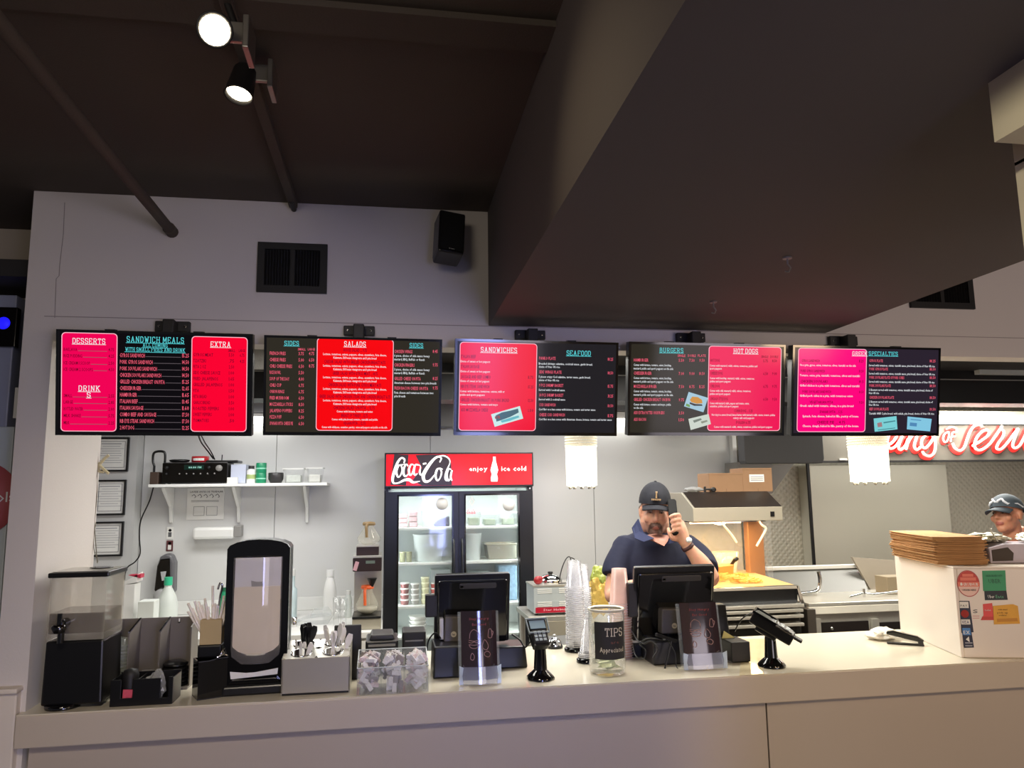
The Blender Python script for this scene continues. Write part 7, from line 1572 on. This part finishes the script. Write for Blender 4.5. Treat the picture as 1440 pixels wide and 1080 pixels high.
# --- menu holders
HOLO = mat('glossy_dark_menu', (50, 36, 40), .10, var=.35, scale=6, coat=1.0)
def holder(x0, x1, yt, yb, label, bow, Yc):
    a = P(x0, yb, Yc); b = P(x1, yb, Yc); w2 = (b.x-a.x)/2; c = (a.x+b.x)/2; ht = P((x0+x1)/2, yt, Yc+.03).z-CZ
    t = thing('menu_holder', label, 'menu holder', (c, Yc+.03, CZ), 0, 'clear menu holders on the counter')
    n = 14; lean = .16
    def surf(w_, z0, z1, y0, bw, th, z0e=None):
        vs = []; 
        for zz in (z0, z1):
            for i in range(n+1):
                u = -1+2*i/n; vs.append((c+w_*u, y0+zz*lean-bw*(1-u*u), CZ+zz))
        N2 = len(vs); vs += [(x, y+th, z) for x, y, z in vs]
        fs = [(i, i+1, n+2+i, n+1+i) for i in range(n)]+[(N2+i, N2+n+1+i, N2+n+2+i, N2+i+1) for i in range(n)]
        return vs, fs
    vs, fs = surf(w2*.86, .012, ht, Yc+.014, bow, .004); mb = MB(); mb.add(vs, fs, True); mn_ = mb.build('menu_card', HOLO, t)
    vs, fs = surf(w2, .001, ht*.24, Yc, bow*.9, .002); mb = MB(); mb.add(vs, fs, True); mb.build('front_pocket', clear('bright_acrylic', (206, 214, 240), .30, gloss=1.2), t)
    vs, fs = surf(w2, .001, ht*.985, Yc+.024, bow*.6, .002); mb = MB(); mb.add(vs, fs, True); mb.build('back_sheet', ACRYL, t)
    for s_ in (-1, 1): MB().prism([(c+s_*w2, CZ+.001), (c+s_*w2*.80, CZ+.001), (c+s_*w2*.86, CZ+ht*.12), (c+s_*w2*.80, CZ+ht*.24), (c+s_*w2, CZ+ht*.27)], Yc-.003, Yc-.0005).build('corner_glow', clear('milky_corner_glow', (220, 232, 245), .6, gloss=1), t)  # milky pieces stand in for light caught at the acrylic corners
    # line drawings of food
    g = MB(); INKP = mat('chalk_rose', (176, 138, 134), .5)
    def line(pts, r=.0011):
        q = []
        for u, v in pts:
            yy = Yc+.014+v*ht*lean-bow*(1-(u*.86)**2)-.0012; q.append((c+w2*.86*u, yy, CZ+ht*v))
        g.tube(catmull(q, 4), r, 5)
    line([(-.55, .62), (-.5, .70), (-.3, .745), (-.05, .70), (.0, .62)]); line([(-.6, .60), (-.3, .585), (.02, .60)]); line([(-.6, .575), (-.45, .56), (-.3, .575), (-.15, .56), (.0, .575)])
    line([(-.58, .54), (-.5, .50), (-.3, .485), (-.08, .50), (.0, .54)]); line([(-.58, .54), (-.3, .53), (.0, .54)])
    line([(.55, .74), (.5, .64), (.62, .62), (.72, .64), (.68, .74), (.55, .74)]); line([(.70, .72), (.8, .70), (.74, .65)])
    line([(-.5, .38), (-.42, .42), (-.3, .38), (-.36, .33), (-.5, .34), (-.5, .38)]); line([(.15, .52), (.3, .60), (.5, .52), (.4, .46), (.2, .48), (.15, .52)]); line([(.25, .42), (.45, .44), (.6, .40), (.5, .36), (.3, .38), (.25, .42)])
    tag(g.build('food_drawings', INKP, mn_), kind='stuff')
    tt3 = MB(); mm_ = Matrix.Translation((c, Yc+.014+.88*ht*lean-bow-.0015, 0)) @ Matrix.Rotation(0, 4, 'X')
    for s_, v, ww in (('Stay Hungry', .88, .6), ('Eat Good', .80, .42)): text(tt3, s_, -w2*ww*.8, w2*ww*.8, CZ+ht*v, .0085, (v-.88)*ht*lean, mm_)
    tag(tt3.build('menu_heading', mat('muted_red_print', (150, 62, 60), .5), mn_), kind='stuff')
holder(646, 705, 860, 962, 'clear holder with glossy dark menu in front of the left till', .012, 2.695)
holder(962, 1023, 848, 941, 'clear holder with glossy dark menu in front of the right till', .006, 2.735)

# --- card terminals
def terminal(cx, Y, label, hz, side):
    t = thing('card_terminal', label, 'card terminal', (cx, Y, CZ), 0)
    B = T((cx, Y, CZ))
    MB(B).lathe([(.050, 0), (.050, .008), (.040, .018), (.026, .030), (.022, .034)], 8 if side == 0 else 28, T((0, 0, 0), PI/8)).build('flared_base', BLKG, t)
    MB(B).lathe([(.024, .033), (.020, .10), (.016 if side else .022, hz)], 20).build('pole', BLKG, t)
    if side == 0: hm = Matrix.Translation((cx-.005, Y, CZ+hz+.028)) @ Matrix.Rotation(.12, 4, 'Z') @ Matrix.Rotation(-.75, 4, 'X')
    else: hm = Matrix.Translation((cx+.018, Y, CZ+hz+.030)) @ Matrix.Rotation(1.0, 4, 'Z') @ Matrix.Rotation(-1.05, 4, 'X')
    hw_, hl = (.036, .052) if side == 0 else (.044, .080)
    MB(hm).prism([(-hw_, hl), (-hw_*.80, -hl), (hw_*.80, -hl), (hw_, hl)], -.010, .022 if side == 0 else .034).build('terminal_body', BLK, t, .006)
    MB(hm).box((-hw_*.80, -.0125, hl*.25), (hw_*.80, -.0095, hl*.88)).build('display', mat('greyblue_lcd' if side == 0 else 'dark_lcd', (150, 172, 180) if side == 0 else (36, 40, 44), .15, coat=.5), t, .001)
    kp = MB(hm).box((-hw_*.74, -.012, -hl*.85), (hw_*.74, -.0095, hl*.14)).build('keypad', DGREY, t)
    for r_ in range(3):
        for k in range(3): MB(hm).box((-hw_*.60+k*hw_*.42, -.0150, -hl*.70+r_*hl*.27), (-hw_*.60+k*hw_*.42+hw_*.30, -.012, -hl*.70+r_*hl*.27+hl*.18)).build('key', mat('key_grey', (176, 186, 188) if side == 0 else (84, 86, 88), .4), kp)
    ring(MB(hm), [(-hw_*1.08, -hl*.1), (hw_*1.08, -hl*.1), (hw_*1.14, hl*1.05), (-hw_*1.14, hl*1.05)], [(-hw_*.98, -hl*.02), (hw_*.98, -hl*.02), (hw_*1.02, hl*.97), (-hw_*1.02, hl*.97)], -.016, -.006).build('privacy_frame', mat('pale_grey_trim', (150, 160, 160), .3) if side == 0 else BLKG, t, .001)
    if side: MB(hm).prism([(-.018, -hl-.03), (.018, -hl-.03), (.024, -hl), (-.024, -hl)], -.004, .006).build('card_slot', BLKM, t, .003)
    if side: MB(hm).box((-.03, .022, -.03), (.03, .05, .05)).build('cradle', BLK, t, .006)
    return t
terminal(P(761, 950, 2.715).x, 2.725, 'card terminal on black post facing the customer, between left till and cup stack', .125, 0)
terminal(P(1087, 935, 2.72).x, 2.730, 'black card terminal on a round post tilted sideways, right of the right menu holder', .118, 1)

# --- bell
c = G(780, 911, 1.0); bl = thing('service_bell', 'small chrome service bell behind the left card terminal', 'bell', (c.x, c.y, CZ))
MB(T((c.x, c.y, CZ))).lathe([(.033, 0), (.035, .004), (.034, .010)], 26).build('bell_base', BLK, bl)
MB(T((c.x, c.y, CZ+.010))).lathe([(.031, 0), (.030, .010), (.022, .024), (.008, .031), (.001, .032)], 26).build('dome', CHROME, bl)
MB(T((c.x, c.y, CZ+.041))).lathe([(.0025, 0), (.0025, .008), (.007, .009), (.006, .013), (.001, .014)], 14).build('striker_button', CHROME, bl)

# --- cup stacks
def cups(cx, Y, n, r0_, r1_, h, dz, m_, label, grp, base=True, blabel='', z0=CZ):
    if base:
        t = thing('cup_stand', blabel, 'stand', (cx, Y, CZ)); MB(T((cx, Y, CZ))).lathe([(r0_+.012, 0), (r0_+.012, .012), (r0_+.004, .018), (.001, .019)], 30).build('round_foot', BLKG, t)
        MB(T((cx, Y, CZ+.019))).lathe([(.010, 0), (.010, .02)], 12).build('centre_peg', BLK, t); z0 = CZ+.0395 if False else CZ+.0195
    first = None
    for k in range(n):
        if first is None:
            first = tag(MB(T((cx, Y, z0))).lathe([(r0_+.002, 0), (r0_+.004, .0018), (r0_, .0036), (r1_, h), (r1_*.9, h), (.001, h-.004)], 22, cap=False).build('plastic_cup', m_), label, 'cup', grp); o = first
            me_ = MB().lathe([(r0_+.001, 0), (r0_+.0055, .0004), (r0_+.0058, .0022), (r0_+.001, .0030)], 24, cap=False); rim_ = bpy.data.meshes.new('rim'); rim_.from_pydata([tuple(v) for v in me_.v], [], me_.f); rim_.materials.append(clear('cup_rim', (244, 244, 246), .62, rough=.05, gloss=1))
            ro = bpy.data.objects.new('rim', rim_); COL.objects.link(ro); ro.parent = first
        else:
            o = first.copy(); COL.objects.link(o); o.location = first.location+Vector((0, 0, dz*k)); q_ = ro.copy(); COL.objects.link(q_); q_.parent = o
CUPM = clear('cup_plastic', (240, 240, 244), .20, rough=.06, gloss=1.1); CUPP = clear('cup_frosted', (240, 214, 204), .50, rough=.2, gloss=.5)
c = G(811, 916, 1.0); cups(c.x, c.y+.01, 30, .036, .026, .105, .0082, CUPM, 'clear plastic cup nested upside down in the tallest stack', 'clear cups in the tallest stack', True, 'round black foot under the tallest clear cup stack')
cups(c.x+.060, c.y+.12, 26, .033, .024, .10, .0086, CUPM, 'clear plastic cup nested in the stack half hidden behind the tallest one', 'clear cups in the hidden stack', True, 'round black foot of the hidden cup stack')
c = G(825, 932, 1.0); cups(c.x+.006, c.y+.01, 3, .030, .012, .125, .006, CUPM, 'pointed clear cup on the foot just left of the tip jar', 'pointed clear cups', True, 'round black foot just left of the tip jar')
c = G(878, 925, 1.0); cups(c.x-.008, c.y+.008, 22, .041, .029, .135, .0098, CUPP, 'frosted cup nested upside down in the stack behind the tip jar', 'frosted cups behind the tip jar', False)

# --- tip jar
c = G(858, 949, 1.0); r = .0655; h = .218
tj = thing('tip_jar', 'tall glass jar with black TIPS label and banknotes inside', 'jar', (c.x, c.y+.03, CZ)); J = T((c.x, c.y+.03, CZ))
MB(J).lathe([(.001, .001), (r*.9, 0), (r, .010), (r, h-.012), (r*.97, h-.004), (r*1.0, h), (r*.95, h), (r*.93, h-.006), (r*.955, h-.014), (r*.955, .014), (.001, .010)], 36, cap=False).build('glass_wall', clear('jar_glass', (232, 238, 224), .10, rough=.03, gloss=1.2), tj)
MB(J).lathe([(r*.86, h-.002), (r*1.0, h+.001), (r*1.02, h+.006), (r*.98, h+.010), (r*.86, h+.006)], 36, cap=False).build('pale_rim', mat('rim_pale', (212, 206, 186), .3), tj)
a0 = -PI/2-.45-.84; lb_ = MB(J); vs = []; n = 18
for i in range(n+1):
    a = a0+1.9*i/n+.30; vs += [(r*1.006*math.cos(a), r*1.006*math.sin(a), .058), (r*1.006*math.cos(a), r*1.006*math.sin(a), .186)]
lb_.add(vs, [(2*i, 2*i+2, 2*i+3, 2*i+1) for i in range(n)], True); lbo = lb_.build('black_label', mat('chalkboard_label', (40, 38, 34), .7), tj)
def bend(mb, rad, am):
    """wrap flat lettering (local x as arc length) around the jar"""
    inv = J.inverted()
    mb.v = [J @ Vector((rad*math.cos(am+p.x/rad), rad*math.sin(am+p.x/rad), p.z)) for p in mb.v]
    return mb
am = a0+.95+.30
for s_, x0, x1, z, hh, sl in (('TIPS', -.022, .048, .138, .026, True), ('are', -.002, .030, .112, .011, False), ('Appreciated', -.042, .052, .083, .017, False)):
    mb = text(MB(), s_, x0, x1, z, hh, 0, slab=sl)
    # finer spans so the bend stays smooth
    bend(mb, r*1.012, am).build('label_lettering', mat('chalk_cream', (216, 206, 178), .7) if s_ != 'are' else mat('muted_label_red', (120, 70, 58), .7), lbo)
rnd = random.Random(2)
for k in range(12):
    mb = MB(J @ Matrix.Translation((rnd.uniform(-.012, .012), rnd.uniform(-.012, .012), .018+k*.0036)) @ Matrix.Rotation(rnd.uniform(0, 3.1), 4, 'Z') @ Matrix.Rotation(rnd.uniform(-.25, .25), 4, 'X'))
    q = [(-.040+.008*i, .006*math.sin(i*1.1+k)) for i in range(11)]; vs = []
    for x, z in q: vs += [(x, -.018, z), (x, .018, z)]
    mb.add(vs, [(2*i, 2*i+2, 2*i+3, 2*i+1) for i in range(10)], True)
    tag(mb.build('banknote', mat('banknote_green', (206, 210, 160), .8, var=.4, scale=120)), 'crumpled greenish banknote at the bottom of the tip jar', 'banknote', 'banknotes in the tip jar')

# --- black box with yellow note, cream sheet
a = P(1020, 900, 2.85); b = P(1046, 900, 2.85)
t = thing('cash_box', 'small black box with a yellow note, right of the right menu holder', 'box', ((a.x+b.x)/2, 2.9, CZ))
MB().box((a.x, 2.80, CZ+.004), (b.x, 2.915, a.z)).build('case', BLKM, t, .003)
for x in (a.x, b.x-.012): MB().box((x, 2.81, CZ), (x+.01, 2.90, CZ+.005)).build('foot', GREY, t)
nt_ = P(1021, 889, 2.95); MB().prism([(a.x, a.z+.0005), (a.x+.055, a.z+.0005), (a.x+.01, a.z+.028)], 2.88, 2.882).build('yellow_note', mat('yellow_note', (226, 216, 140), .7), t)
g0, g1, g2, g3 = G(1043, 952, 1.0), G(1079, 951, 1.0), G(1076, 899, 1.0), G(1045, 899, 1.0)  # thin sheet drawn for a bright cream patch on the worktop
mb = MB(); mb.v = [Vector((p.x, max(p.y, 2.622), CZ)) for p in (g0, g1, g2, g3)]+[Vector((p.x, max(p.y, 2.622), CZ+.0015)) for p in (g0, g1, g2, g3)]; mb.f = [(3, 2, 1, 0), (4, 5, 6, 7), (0, 1, 5, 4), (1, 2, 6, 5), (2, 3, 7, 6), (3, 0, 4, 7)]; mb.s = [False]*6
tag(mb.build('ivory_sheet', mat('ivory_gloss_sheet', (232, 216, 178), .08, var=.06, scale=12, coat=.6)), 'narrow glossy ivory sheet lying across the counter left of the right card terminal', 'mat')

# --- crumpled napkin and stapler
c = G(1240, 899, 1.0); tag(crumple((c.x, c.y-.01, CZ+.024), (.065, .05, .026), 8, .42).build('crumpled_napkin', mat('tissue_white', (228, 222, 210), .8)), 'crumpled white napkin on the counter left of the stapler', 'napkin')
c = G(1279, 908, 1.0); SMx = T((c.x, c.y+.02, CZ), -.62)
sp_ = thing('stapler', 'black stapler on the counter at the foot of the white cabinet', 'stapler', (c.x, c.y+.02, CZ))
MB(SMx).box((-.072, -.014, 0), (.066, .014, .006)).build('base_plate', BLKM, sp_, .002)
MB(SMx @ Matrix.Translation((.06, 0, .012)) @ Matrix.Rotation(.20, 4, 'Y')).prism([(-.135, .0), (0, .0), (.006, .012), (-.02, .022), (-.11, .020), (-.135, .010)], -.013, .013).build('upper_arm', BLKG, sp_, .004)
MB(SMx @ Matrix.Translation((.06, 0, .008)) @ Matrix.Rotation(.16, 4, 'Y')).box((-.125, -.008, -.002), (.0, .008, .005)).build('magazine', CHROME, sp_)
MB(SMx).box((.044, -.015, .002), (.064, .015, .018)).build('hinge', DGREY, sp_, .002)

# ================================================================== WHITE CABINET AT THE RIGHT END
g0 = G(1352, 925, 1.0); g1 = G(1270, 889, 1.0); g1.y = min(g1.y, 3.26)
u_ = Vector((g1.x-g0.x, g1.y-g0.y, 0)).normalized(); v_ = Vector((u_.y, -u_.x, 0)); L1 = .56; L2 = .66
CH = P(1341, 800, g0.y).z-1.0
wcb = thing('white_cabinet', 'white box cabinet with stickers standing on the right end of the counter', 'cabinet', (g0.x+.3, g0.y+.25, CZ))
WB = Matrix(((v_.x, u_.x, 0, g0.x), (v_.y, u_.y, 0, g0.y), (0, 0, 1, CZ), (0, 0, 0, 1)))
CABW = mat('cabinet_white', (226, 216, 204), .35, var=.03, scale=4)
MB(WB).box((0, 0, 0), (.012, L1, CH)).build('side_board', CABW, wcb, .002)
MB(WB).box((.012, 0, 0), (L2, .012, CH)).build('front_board', CABW, wcb, .002)
MB(WB).box((.012, L1-.012, 0), (L2, L1, CH)).build('rear_board', CABW, wcb)
MB(WB).box((.0, .0, CH), (L2, L1, CH+.008)).build('top_board', CABW, wcb, .002)
MB(WB).box((L2-.012, .012, 0), (L2, L1-.012, CH)).build('side_board', CABW, wcb)
# stickers, laid out on the front board (local x from the corner, z up)
wi = WB.inverted()
def fl2(x, y):
    d = wi.to_3x3() @ ray(x, y); o = wi @ EYE; k = -o.y/d.y; return (o.x+d.x*k, o.z+d.z*k)
def stick(name, pts, m_, label_=None, y=-.0012, par=None): return MB(WB).prism([fl2(*p) for p in pts], y, y+.0008).build(name, m_, par or wcb)
cxy = fl2(1361.5, 820.5); 
def disc(r, m_, nm, y, clip=None, sx=1.0):
    pts = []; n = 36
    for i in range(n): a = 2*PI*i/n; pts.append((cxy[0]+r*sx*math.cos(a), cxy[1]+r*math.sin(a)))
    if clip: pts = [(x, min(max(z, cxy[1]+clip[0]), cxy[1]+clip[1])) for x, z in pts]
    return MB(WB).prism(pts, y, y+.0006).build(nm, m_, wcb)
RR = abs(fl2(1361, 802)[1]-fl2(1361, 839.5)[1])/2
SRED = mat('sticker_red', (198, 62, 48), .5); SPINK = mat('sticker_pale', (232, 196, 186), .6); SORA = mat('sticker_orange', (226, 120, 96), .5)
disc(RR, mat('sticker_rim', (176, 84, 78), .5), 'round_sticker', -.0012, sx=.84); disc(RR*.93, SPINK, 'sticker_field', -.0018, sx=.84); disc(RR*.93, SRED, 'sticker_upper', -.0024, (RR*.02, RR), sx=.84)
for zz_, ww_, hh_ in ((.62, .50, .10), (.34, .72, .12)): MB(WB).box((cxy[0]-RR*.8*ww_, -.0030, cxy[1]+RR*zz_-RR*hh_), (cxy[0]+RR*.8*ww_, -.0025, cxy[1]+RR*zz_+RR*hh_)).build('sticker_band', SORA, wcb)
MB(WB).box((cxy[0]-RR*.80, -.0030, cxy[1]-RR*.22), (cxy[0]+RR*.80, -.0025, cxy[1]+RR*.12)).build('sticker_band', SORA, wcb)
text(MB(WB), 'GRUBHUB', cxy[0]-RR*.42, cxy[0]+RR*.68, cxy[1]-RR*.16, RR*.22, -.0034).build('sticker_lettering', PAPER, wcb)
text(MB(WB), 'ORDER HERE', cxy[0]-RR*.50, cxy[0]+RR*.50, cxy[1]-RR*.55, RR*.14, -.0034).build('sticker_small_print', INK, wcb)
MB(WB).prism([(cxy[0]-RR*.62, cxy[1]-RR*.15), (cxy[0]-RR*.46, cxy[1]-RR*.15), (cxy[0]-RR*.46, cxy[1]+RR*.02), (cxy[0]-RR*.54, cxy[1]+RR*.10), (cxy[0]-RR*.62, cxy[1]+RR*.02)], -.0034, -.0030).build('house_symbol', PAPER, wcb)
gs = stick('green_sticker', [(1382.5, 831), (1381, 802.5), (1413.5, 802), (1415, 830.5)], mat('sticker_green', (50, 146, 96), .5))
stick('green_sticker_foot', [(1385, 844), (1384, 831), (1415, 830.5), (1417, 843.5)], mat('sticker_black', (22, 26, 26), .5))
for s_, x0, y0, x1, hp, m_ in (('ORDER DELIVERY WITH', 1386, 811, 1409, 3, mat('sticker_dark_green', (22, 92, 62), .5)), ('UBER', 1390, 820, 1407, 6, mat('sticker_dark_green', (22, 92, 62), .5)), ('Uber', 1389, 841, 1398, 4.5, PAPER), ('Eats', 1400, 841, 1411, 4.5, mat('sticker_mid_green', (90, 160, 120), .5))):
    p = fl2(x0, y0); q = fl2(x1, y0); text(MB(WB), s_, p[0], q[0], p[1], hp*.0027, -.0020).build('sticker_lettering', m_, wcb)
stick('card_brand_strip', [(1352, 907-17), (1348.5, 845), (1363, 845), (1369, 889)], mat('strip_navy', (26, 30, 52), .5))
stick('strip_white', [(1349.6, 855), (1349, 846.2), (1361.5, 846.2), (1362, 855)], PAPER, y=-.0018)
cc = fl2(1356.5, 863); MB(WB).lathe([(.001, 0), (.0145, 0)], 22, Matrix.Translation((cc[0], -.0022, cc[1])) @ Matrix.Rotation(PI/2, 4, 'X')).build('red_disc', mat('card_red', (206, 60, 44), .5), wcb)
stick('strip_white', [(1351.6, 878), (1351, 871), (1363.5, 871), (1364.5, 878)], PAPER, y=-.0018)
p = fl2(1352.5, 877); q = fl2(1362.5, 877); text(MB(WB), 'VISA', p[0], q[0], p[1], .0125, -.0024).build('strip_lettering', mat('visa_blue', (46, 54, 120), .5), wcb)
p = fl2(1350.5, 853); q = fl2(1360, 853); text(MB(WB), 'PAY', p[0], q[0], p[1], .0075, -.0024).build('strip_lettering', INK, wcb)
stick('blue_patch', [(1353.6, 893), (1353, 883), (1364, 883), (1365.3, 893)], mat('amex_blue', (70, 130, 196), .5), y=-.0018)
stick('strip_tail', [(1355.5, 911), (1353, 889), (1366, 889), (1369.5, 910.5)], mat('strip_navy', (26, 30, 52), .5), y=-.0014)
text(MB(WB), 'EX', fl2(1354.6, 892)[0], fl2(1363.5, 892)[0], fl2(1355, 891.5)[1], .013, -.0024).build('strip_lettering', PAPER, wcb)
pp_ = fl2(1360.5, 899); MB(WB).prism([(pp_[0]-.007, pp_[1]), (pp_[0]+.005, pp_[1]+.011), (pp_[0]+.006, pp_[1]-.010)], -.0026, -.0020).build('white_triangle', PAPER, wcb)
for y_ in (904, 908): p = fl2(1357, y_); q = fl2(1367, y_); MB(WB).box((p[0], -.0026, p[1]-.002), (q[0], -.0020, p[1]+.0025)).build('strip_line', mat('strip_grey', (150, 150, 160), .5), wcb)
stick('red_sticker', [(1379, 872), (1383, 865), (1382, 849.5), (1395, 848), (1397.5, 872)], mat('sticker_coral', (222, 74, 70), .5))
stick('red_sticker_foot', [(1379.5, 871.5), (1381, 867), (1396.5, 867), (1397.5, 871.5)], SRED, y=-.0018)
p = fl2(1384.5, 859); q = fl2(1393, 859); text(MB(WB), 'DoorDash', p[0], q[0], p[1], .006, -.0022).build('sticker_lettering', PAPER, wcb)
stick('yellow_sticker', [(1397.5, 878), (1396, 852), (1424, 849.5), (1431, 852), (1434, 877)], mat('sticker_amber', (222, 164, 44), .5, var=.12, scale=30), y=-.0020)
stick('amber_band', [(1402, 874.5), (1401.5, 870), (1430, 869), (1431, 873.5)], mat('sticker_deep_amber', (196, 132, 20), .5), y=-.0026)
for s_, x0, y0, x1 in (('pick up', 1402, 862.5, 1417), ('order ahead', 1403, 858, 1416), ('online', 1404, 866, 1415)):
    p = fl2(x0, y0); q = fl2(x1, y0); text(MB(WB), s_, p[0], q[0], p[1], .006, -.0028).build('sticker_lettering', mat('brown_print', (120, 78, 30), .6), wcb)
p = fl2(1368, 862); q = fl2(1375, 862); text(MB(WB), 'S', p[0], q[0], p[1], .014, -.0016).build('small_mark', INK, wcb)
for y_ in (866.5, 869.5): p = fl2(1367.5, y_); q = fl2(1377, y_); MB(WB).box((p[0], -.0016, p[1]), (q[0], -.0010, p[1]+.002)).build('small_line', mat('faint_red_print', (196, 120, 120), .6), wcb)

# --- paper bags stack on the cabinet
zt = CZ+CH+.009; KR = mat('kraft_paper', (190, 142, 92), .8, var=.12, scale=14, bump=.5, bscale=26, wave='Z')
first = None; rnd = random.Random(6)
nb = 26; ht = P(1300, 751, g0.y+.25).z-zt; th = ht/nb
for k in range(nb):
    if first is None:
        mb = MB(WB); n = 10; vs = []
        x0_, x1_, y0_, y1_ = -.030, .165, .045, .52
        for z_ in (0, th*.86):
            for (x, y) in ((x0_, y0_+.02), (x0_+.05, y0_-.004), (x0_+.13, y0_), (x1_, y0_+.03), (x1_+.004, (y0_+y1_)/2), (x1_, y1_), (x0_+.1, y1_+.005), (x0_, y1_-.01), (x0_-.006, (y0_+y1_)/2)): vs.append((x, y, CH+.0095+z_+.0015*math.sin(x*60+y*30)))
        m9 = 9; mb.add(vs, [tuple(range(m9-1, -1, -1)), tuple(range(m9, 2*m9))]+[(i, (i+1) % m9, (i+1) % m9+m9, i+m9) for i in range(m9)])
        first = tag(mb.build('paper_bag', KR, None, .0012), 'flat brown paper bag in the pile on top of the white cabinet', 'bag', 'flat paper bags on the white cabinet')
    else:
        d = first.copy(); COL.objects.link(d); sh_ = .005*math.sin(k*.45)+rnd.uniform(-.004, .004); d.location = first.location+Vector((v_.x*sh_+rnd.uniform(-.003, .003), v_.y*sh_+rnd.uniform(-.004, .004), th*k)); d.rotation_euler = (0, 0, rnd.uniform(-.03, .03))
# --- foil roll box, crumpled foil behind
fb = WB @ Vector((.20, .16, CH+.009))
t = thing('wrap_box', 'grey and white folded wrap box under crumpled foil at the right edge', 'box', fb)
FBM = WB @ Matrix.Translation((.20, .12, CH+.009))
MB(FBM).prism([(-.0, 0), (.40, 0), (.40, .075), (.06, .075), (.0, .060)], 0, .16).build('carton', mat('lilac_grey_carton', (176, 168, 180), .6, var=.1, scale=20), t, .003)
MB(FBM).prism([(.008, .008), (.085, .010), (.090, .040), (.070, .062), (.008, .052)], -.003, .0).build('opening_shade', mat('dark_brown_shadow', (62, 54, 48), .8), t)  # dark plate stands for the shaded inside of the open carton
text(MB(FBM), 'GYRO', .17, .30, .04, .018, -.001).build('carton_print', mat('grey_violet_print', (96, 90, 104), .7), t)
FO = mat('crumpled_foil', (204, 200, 180), .28, .7, var=.3, scale=30, bump=.6, bscale=30)
for (lx, ly, r, lb) in ((.17, .22, (.075, .06, .018), 'crumpled foil on the left of the wrap box near the paper bags'), (.30, .20, (.10, .07, .024), 'larger crumpled foil heap in front of the man in the grey cap')):
    c = FBM @ Vector((lx-.10+(.06 if lx > .25 else -.03), ly-.12, .078+r[2]*.95)); tag(crumple(c, r, lx*40, .5, 4).build('crumpled_foil', FO), lb, 'foil')
a = FBM @ Vector((.045, .02, .085)); tag(MB().tube([a, a+Vector((-.02, 0, .03)), a+Vector((-.024, 0, .05))], .003, 6).build('foil_twist', FO), 'thin foil twist pointing up beside the paper bags', 'foil')

a = P(1111, 560, 2.72); b = P(1111, 611, 2.72)
tag(MB().tube([(a.x, 2.72, 2.165), (a.x, 2.72, b.z)], .0035, 8).box((a.x-.006, 2.71, 2.155), (a.x+.006, 2.73, 2.17)).build('thin_conduit', GREY), 'thin grey conduit hanging in the gap between the two rightmost screens', 'conduit')

# ------------------------------------------------------------------ stacked things: say which one of the pile
bpy.context.view_layer.update()
ORD = {1: 'lowest', 2: 'second lowest', 3: 'third from the bottom', 4: 'fourth from the bottom', 5: 'fifth from the bottom'}
def rank(group, base, by='z', every=False):
    m = sorted([o for o in bpy.data.objects if o.get('group') == group and o.parent is None], key=lambda o: o.location.z)
    for i, o in enumerate(m):
        if i == len(m)-1: o['label'] = 'topmost ' + base
        elif i == 0: o['label'] = 'lowest ' + base
        elif every: o['label'] = base + ', ' + ORD[i+1]
        else: o['label'] = base + ', between topmost and lowest'
for g_, b_, e_ in (('cream sauce cups', 'lidded cup of cream sauce in the cooler stack', True), ('dark red sauce cups', 'lidded cup of dark red sauce in the cooler stack', True),
                   ('greyish sauce cups', 'lidded cup of greyish sauce in the cooler stack', True), ('bright red sauce cups', 'lidded cup of bright red sauce in the cooler stack', True),
                   ('white bowls low in the cooler', 'white bowl nested low in the cooler', True), ('flat paper bags on the white cabinet', 'flat brown paper bag of the pile on the white cabinet', False),
                   ('clear cups in the tallest stack', 'clear cup of the tallest upside-down stack', False), ('clear cups in the hidden stack', 'clear cup of the stack half hidden behind the tallest', False),
                   ('frosted cups behind the tip jar', 'frosted cup of the stack behind the tip jar', False), ('stacked dome lids', 'clear dome lid stacked in the left organiser bay', False),
                   ('stacked flat lids', 'clear flat lid stacked in the middle organiser bay', True), ('stacked black lids', 'black cup lid stacked in the right organiser bay', False), ('pointed clear cups', 'pointed clear cup left of the tip jar', False)):
    rank(g_, b_, every=e_)
pk_ = [o for o in bpy.data.objects if o.get('group') == 'sugar packets in the clear bin']
for o in pk_:
    u = (o.location.x+.092)/.232; w3 = 'left' if u < .333 else ('middle' if u < .667 else 'right')
    o['label'] = 'small paper sugar packet loose in the %s compartment of the clear bin' % w3; o['group'] = 'sugar packets in the %s compartment' % w3
pp3 = [o for o in bpy.data.objects if o.get('group') == 'pink packs on the top cooler shelf']; mx3 = sum(o.location.x for o in pp3)/len(pp3)
for sd in ('left', 'right'):
    for i, o in enumerate(sorted([o for o in pp3 if (o.location.x < mx3) == (sd == 'left')], key=lambda o: o.location.z)):
        o['label'] = '%s small pink wrapped pack of the %s pile on the top cooler shelf' % (('lowest', 'middle', 'topmost')[i], sd)
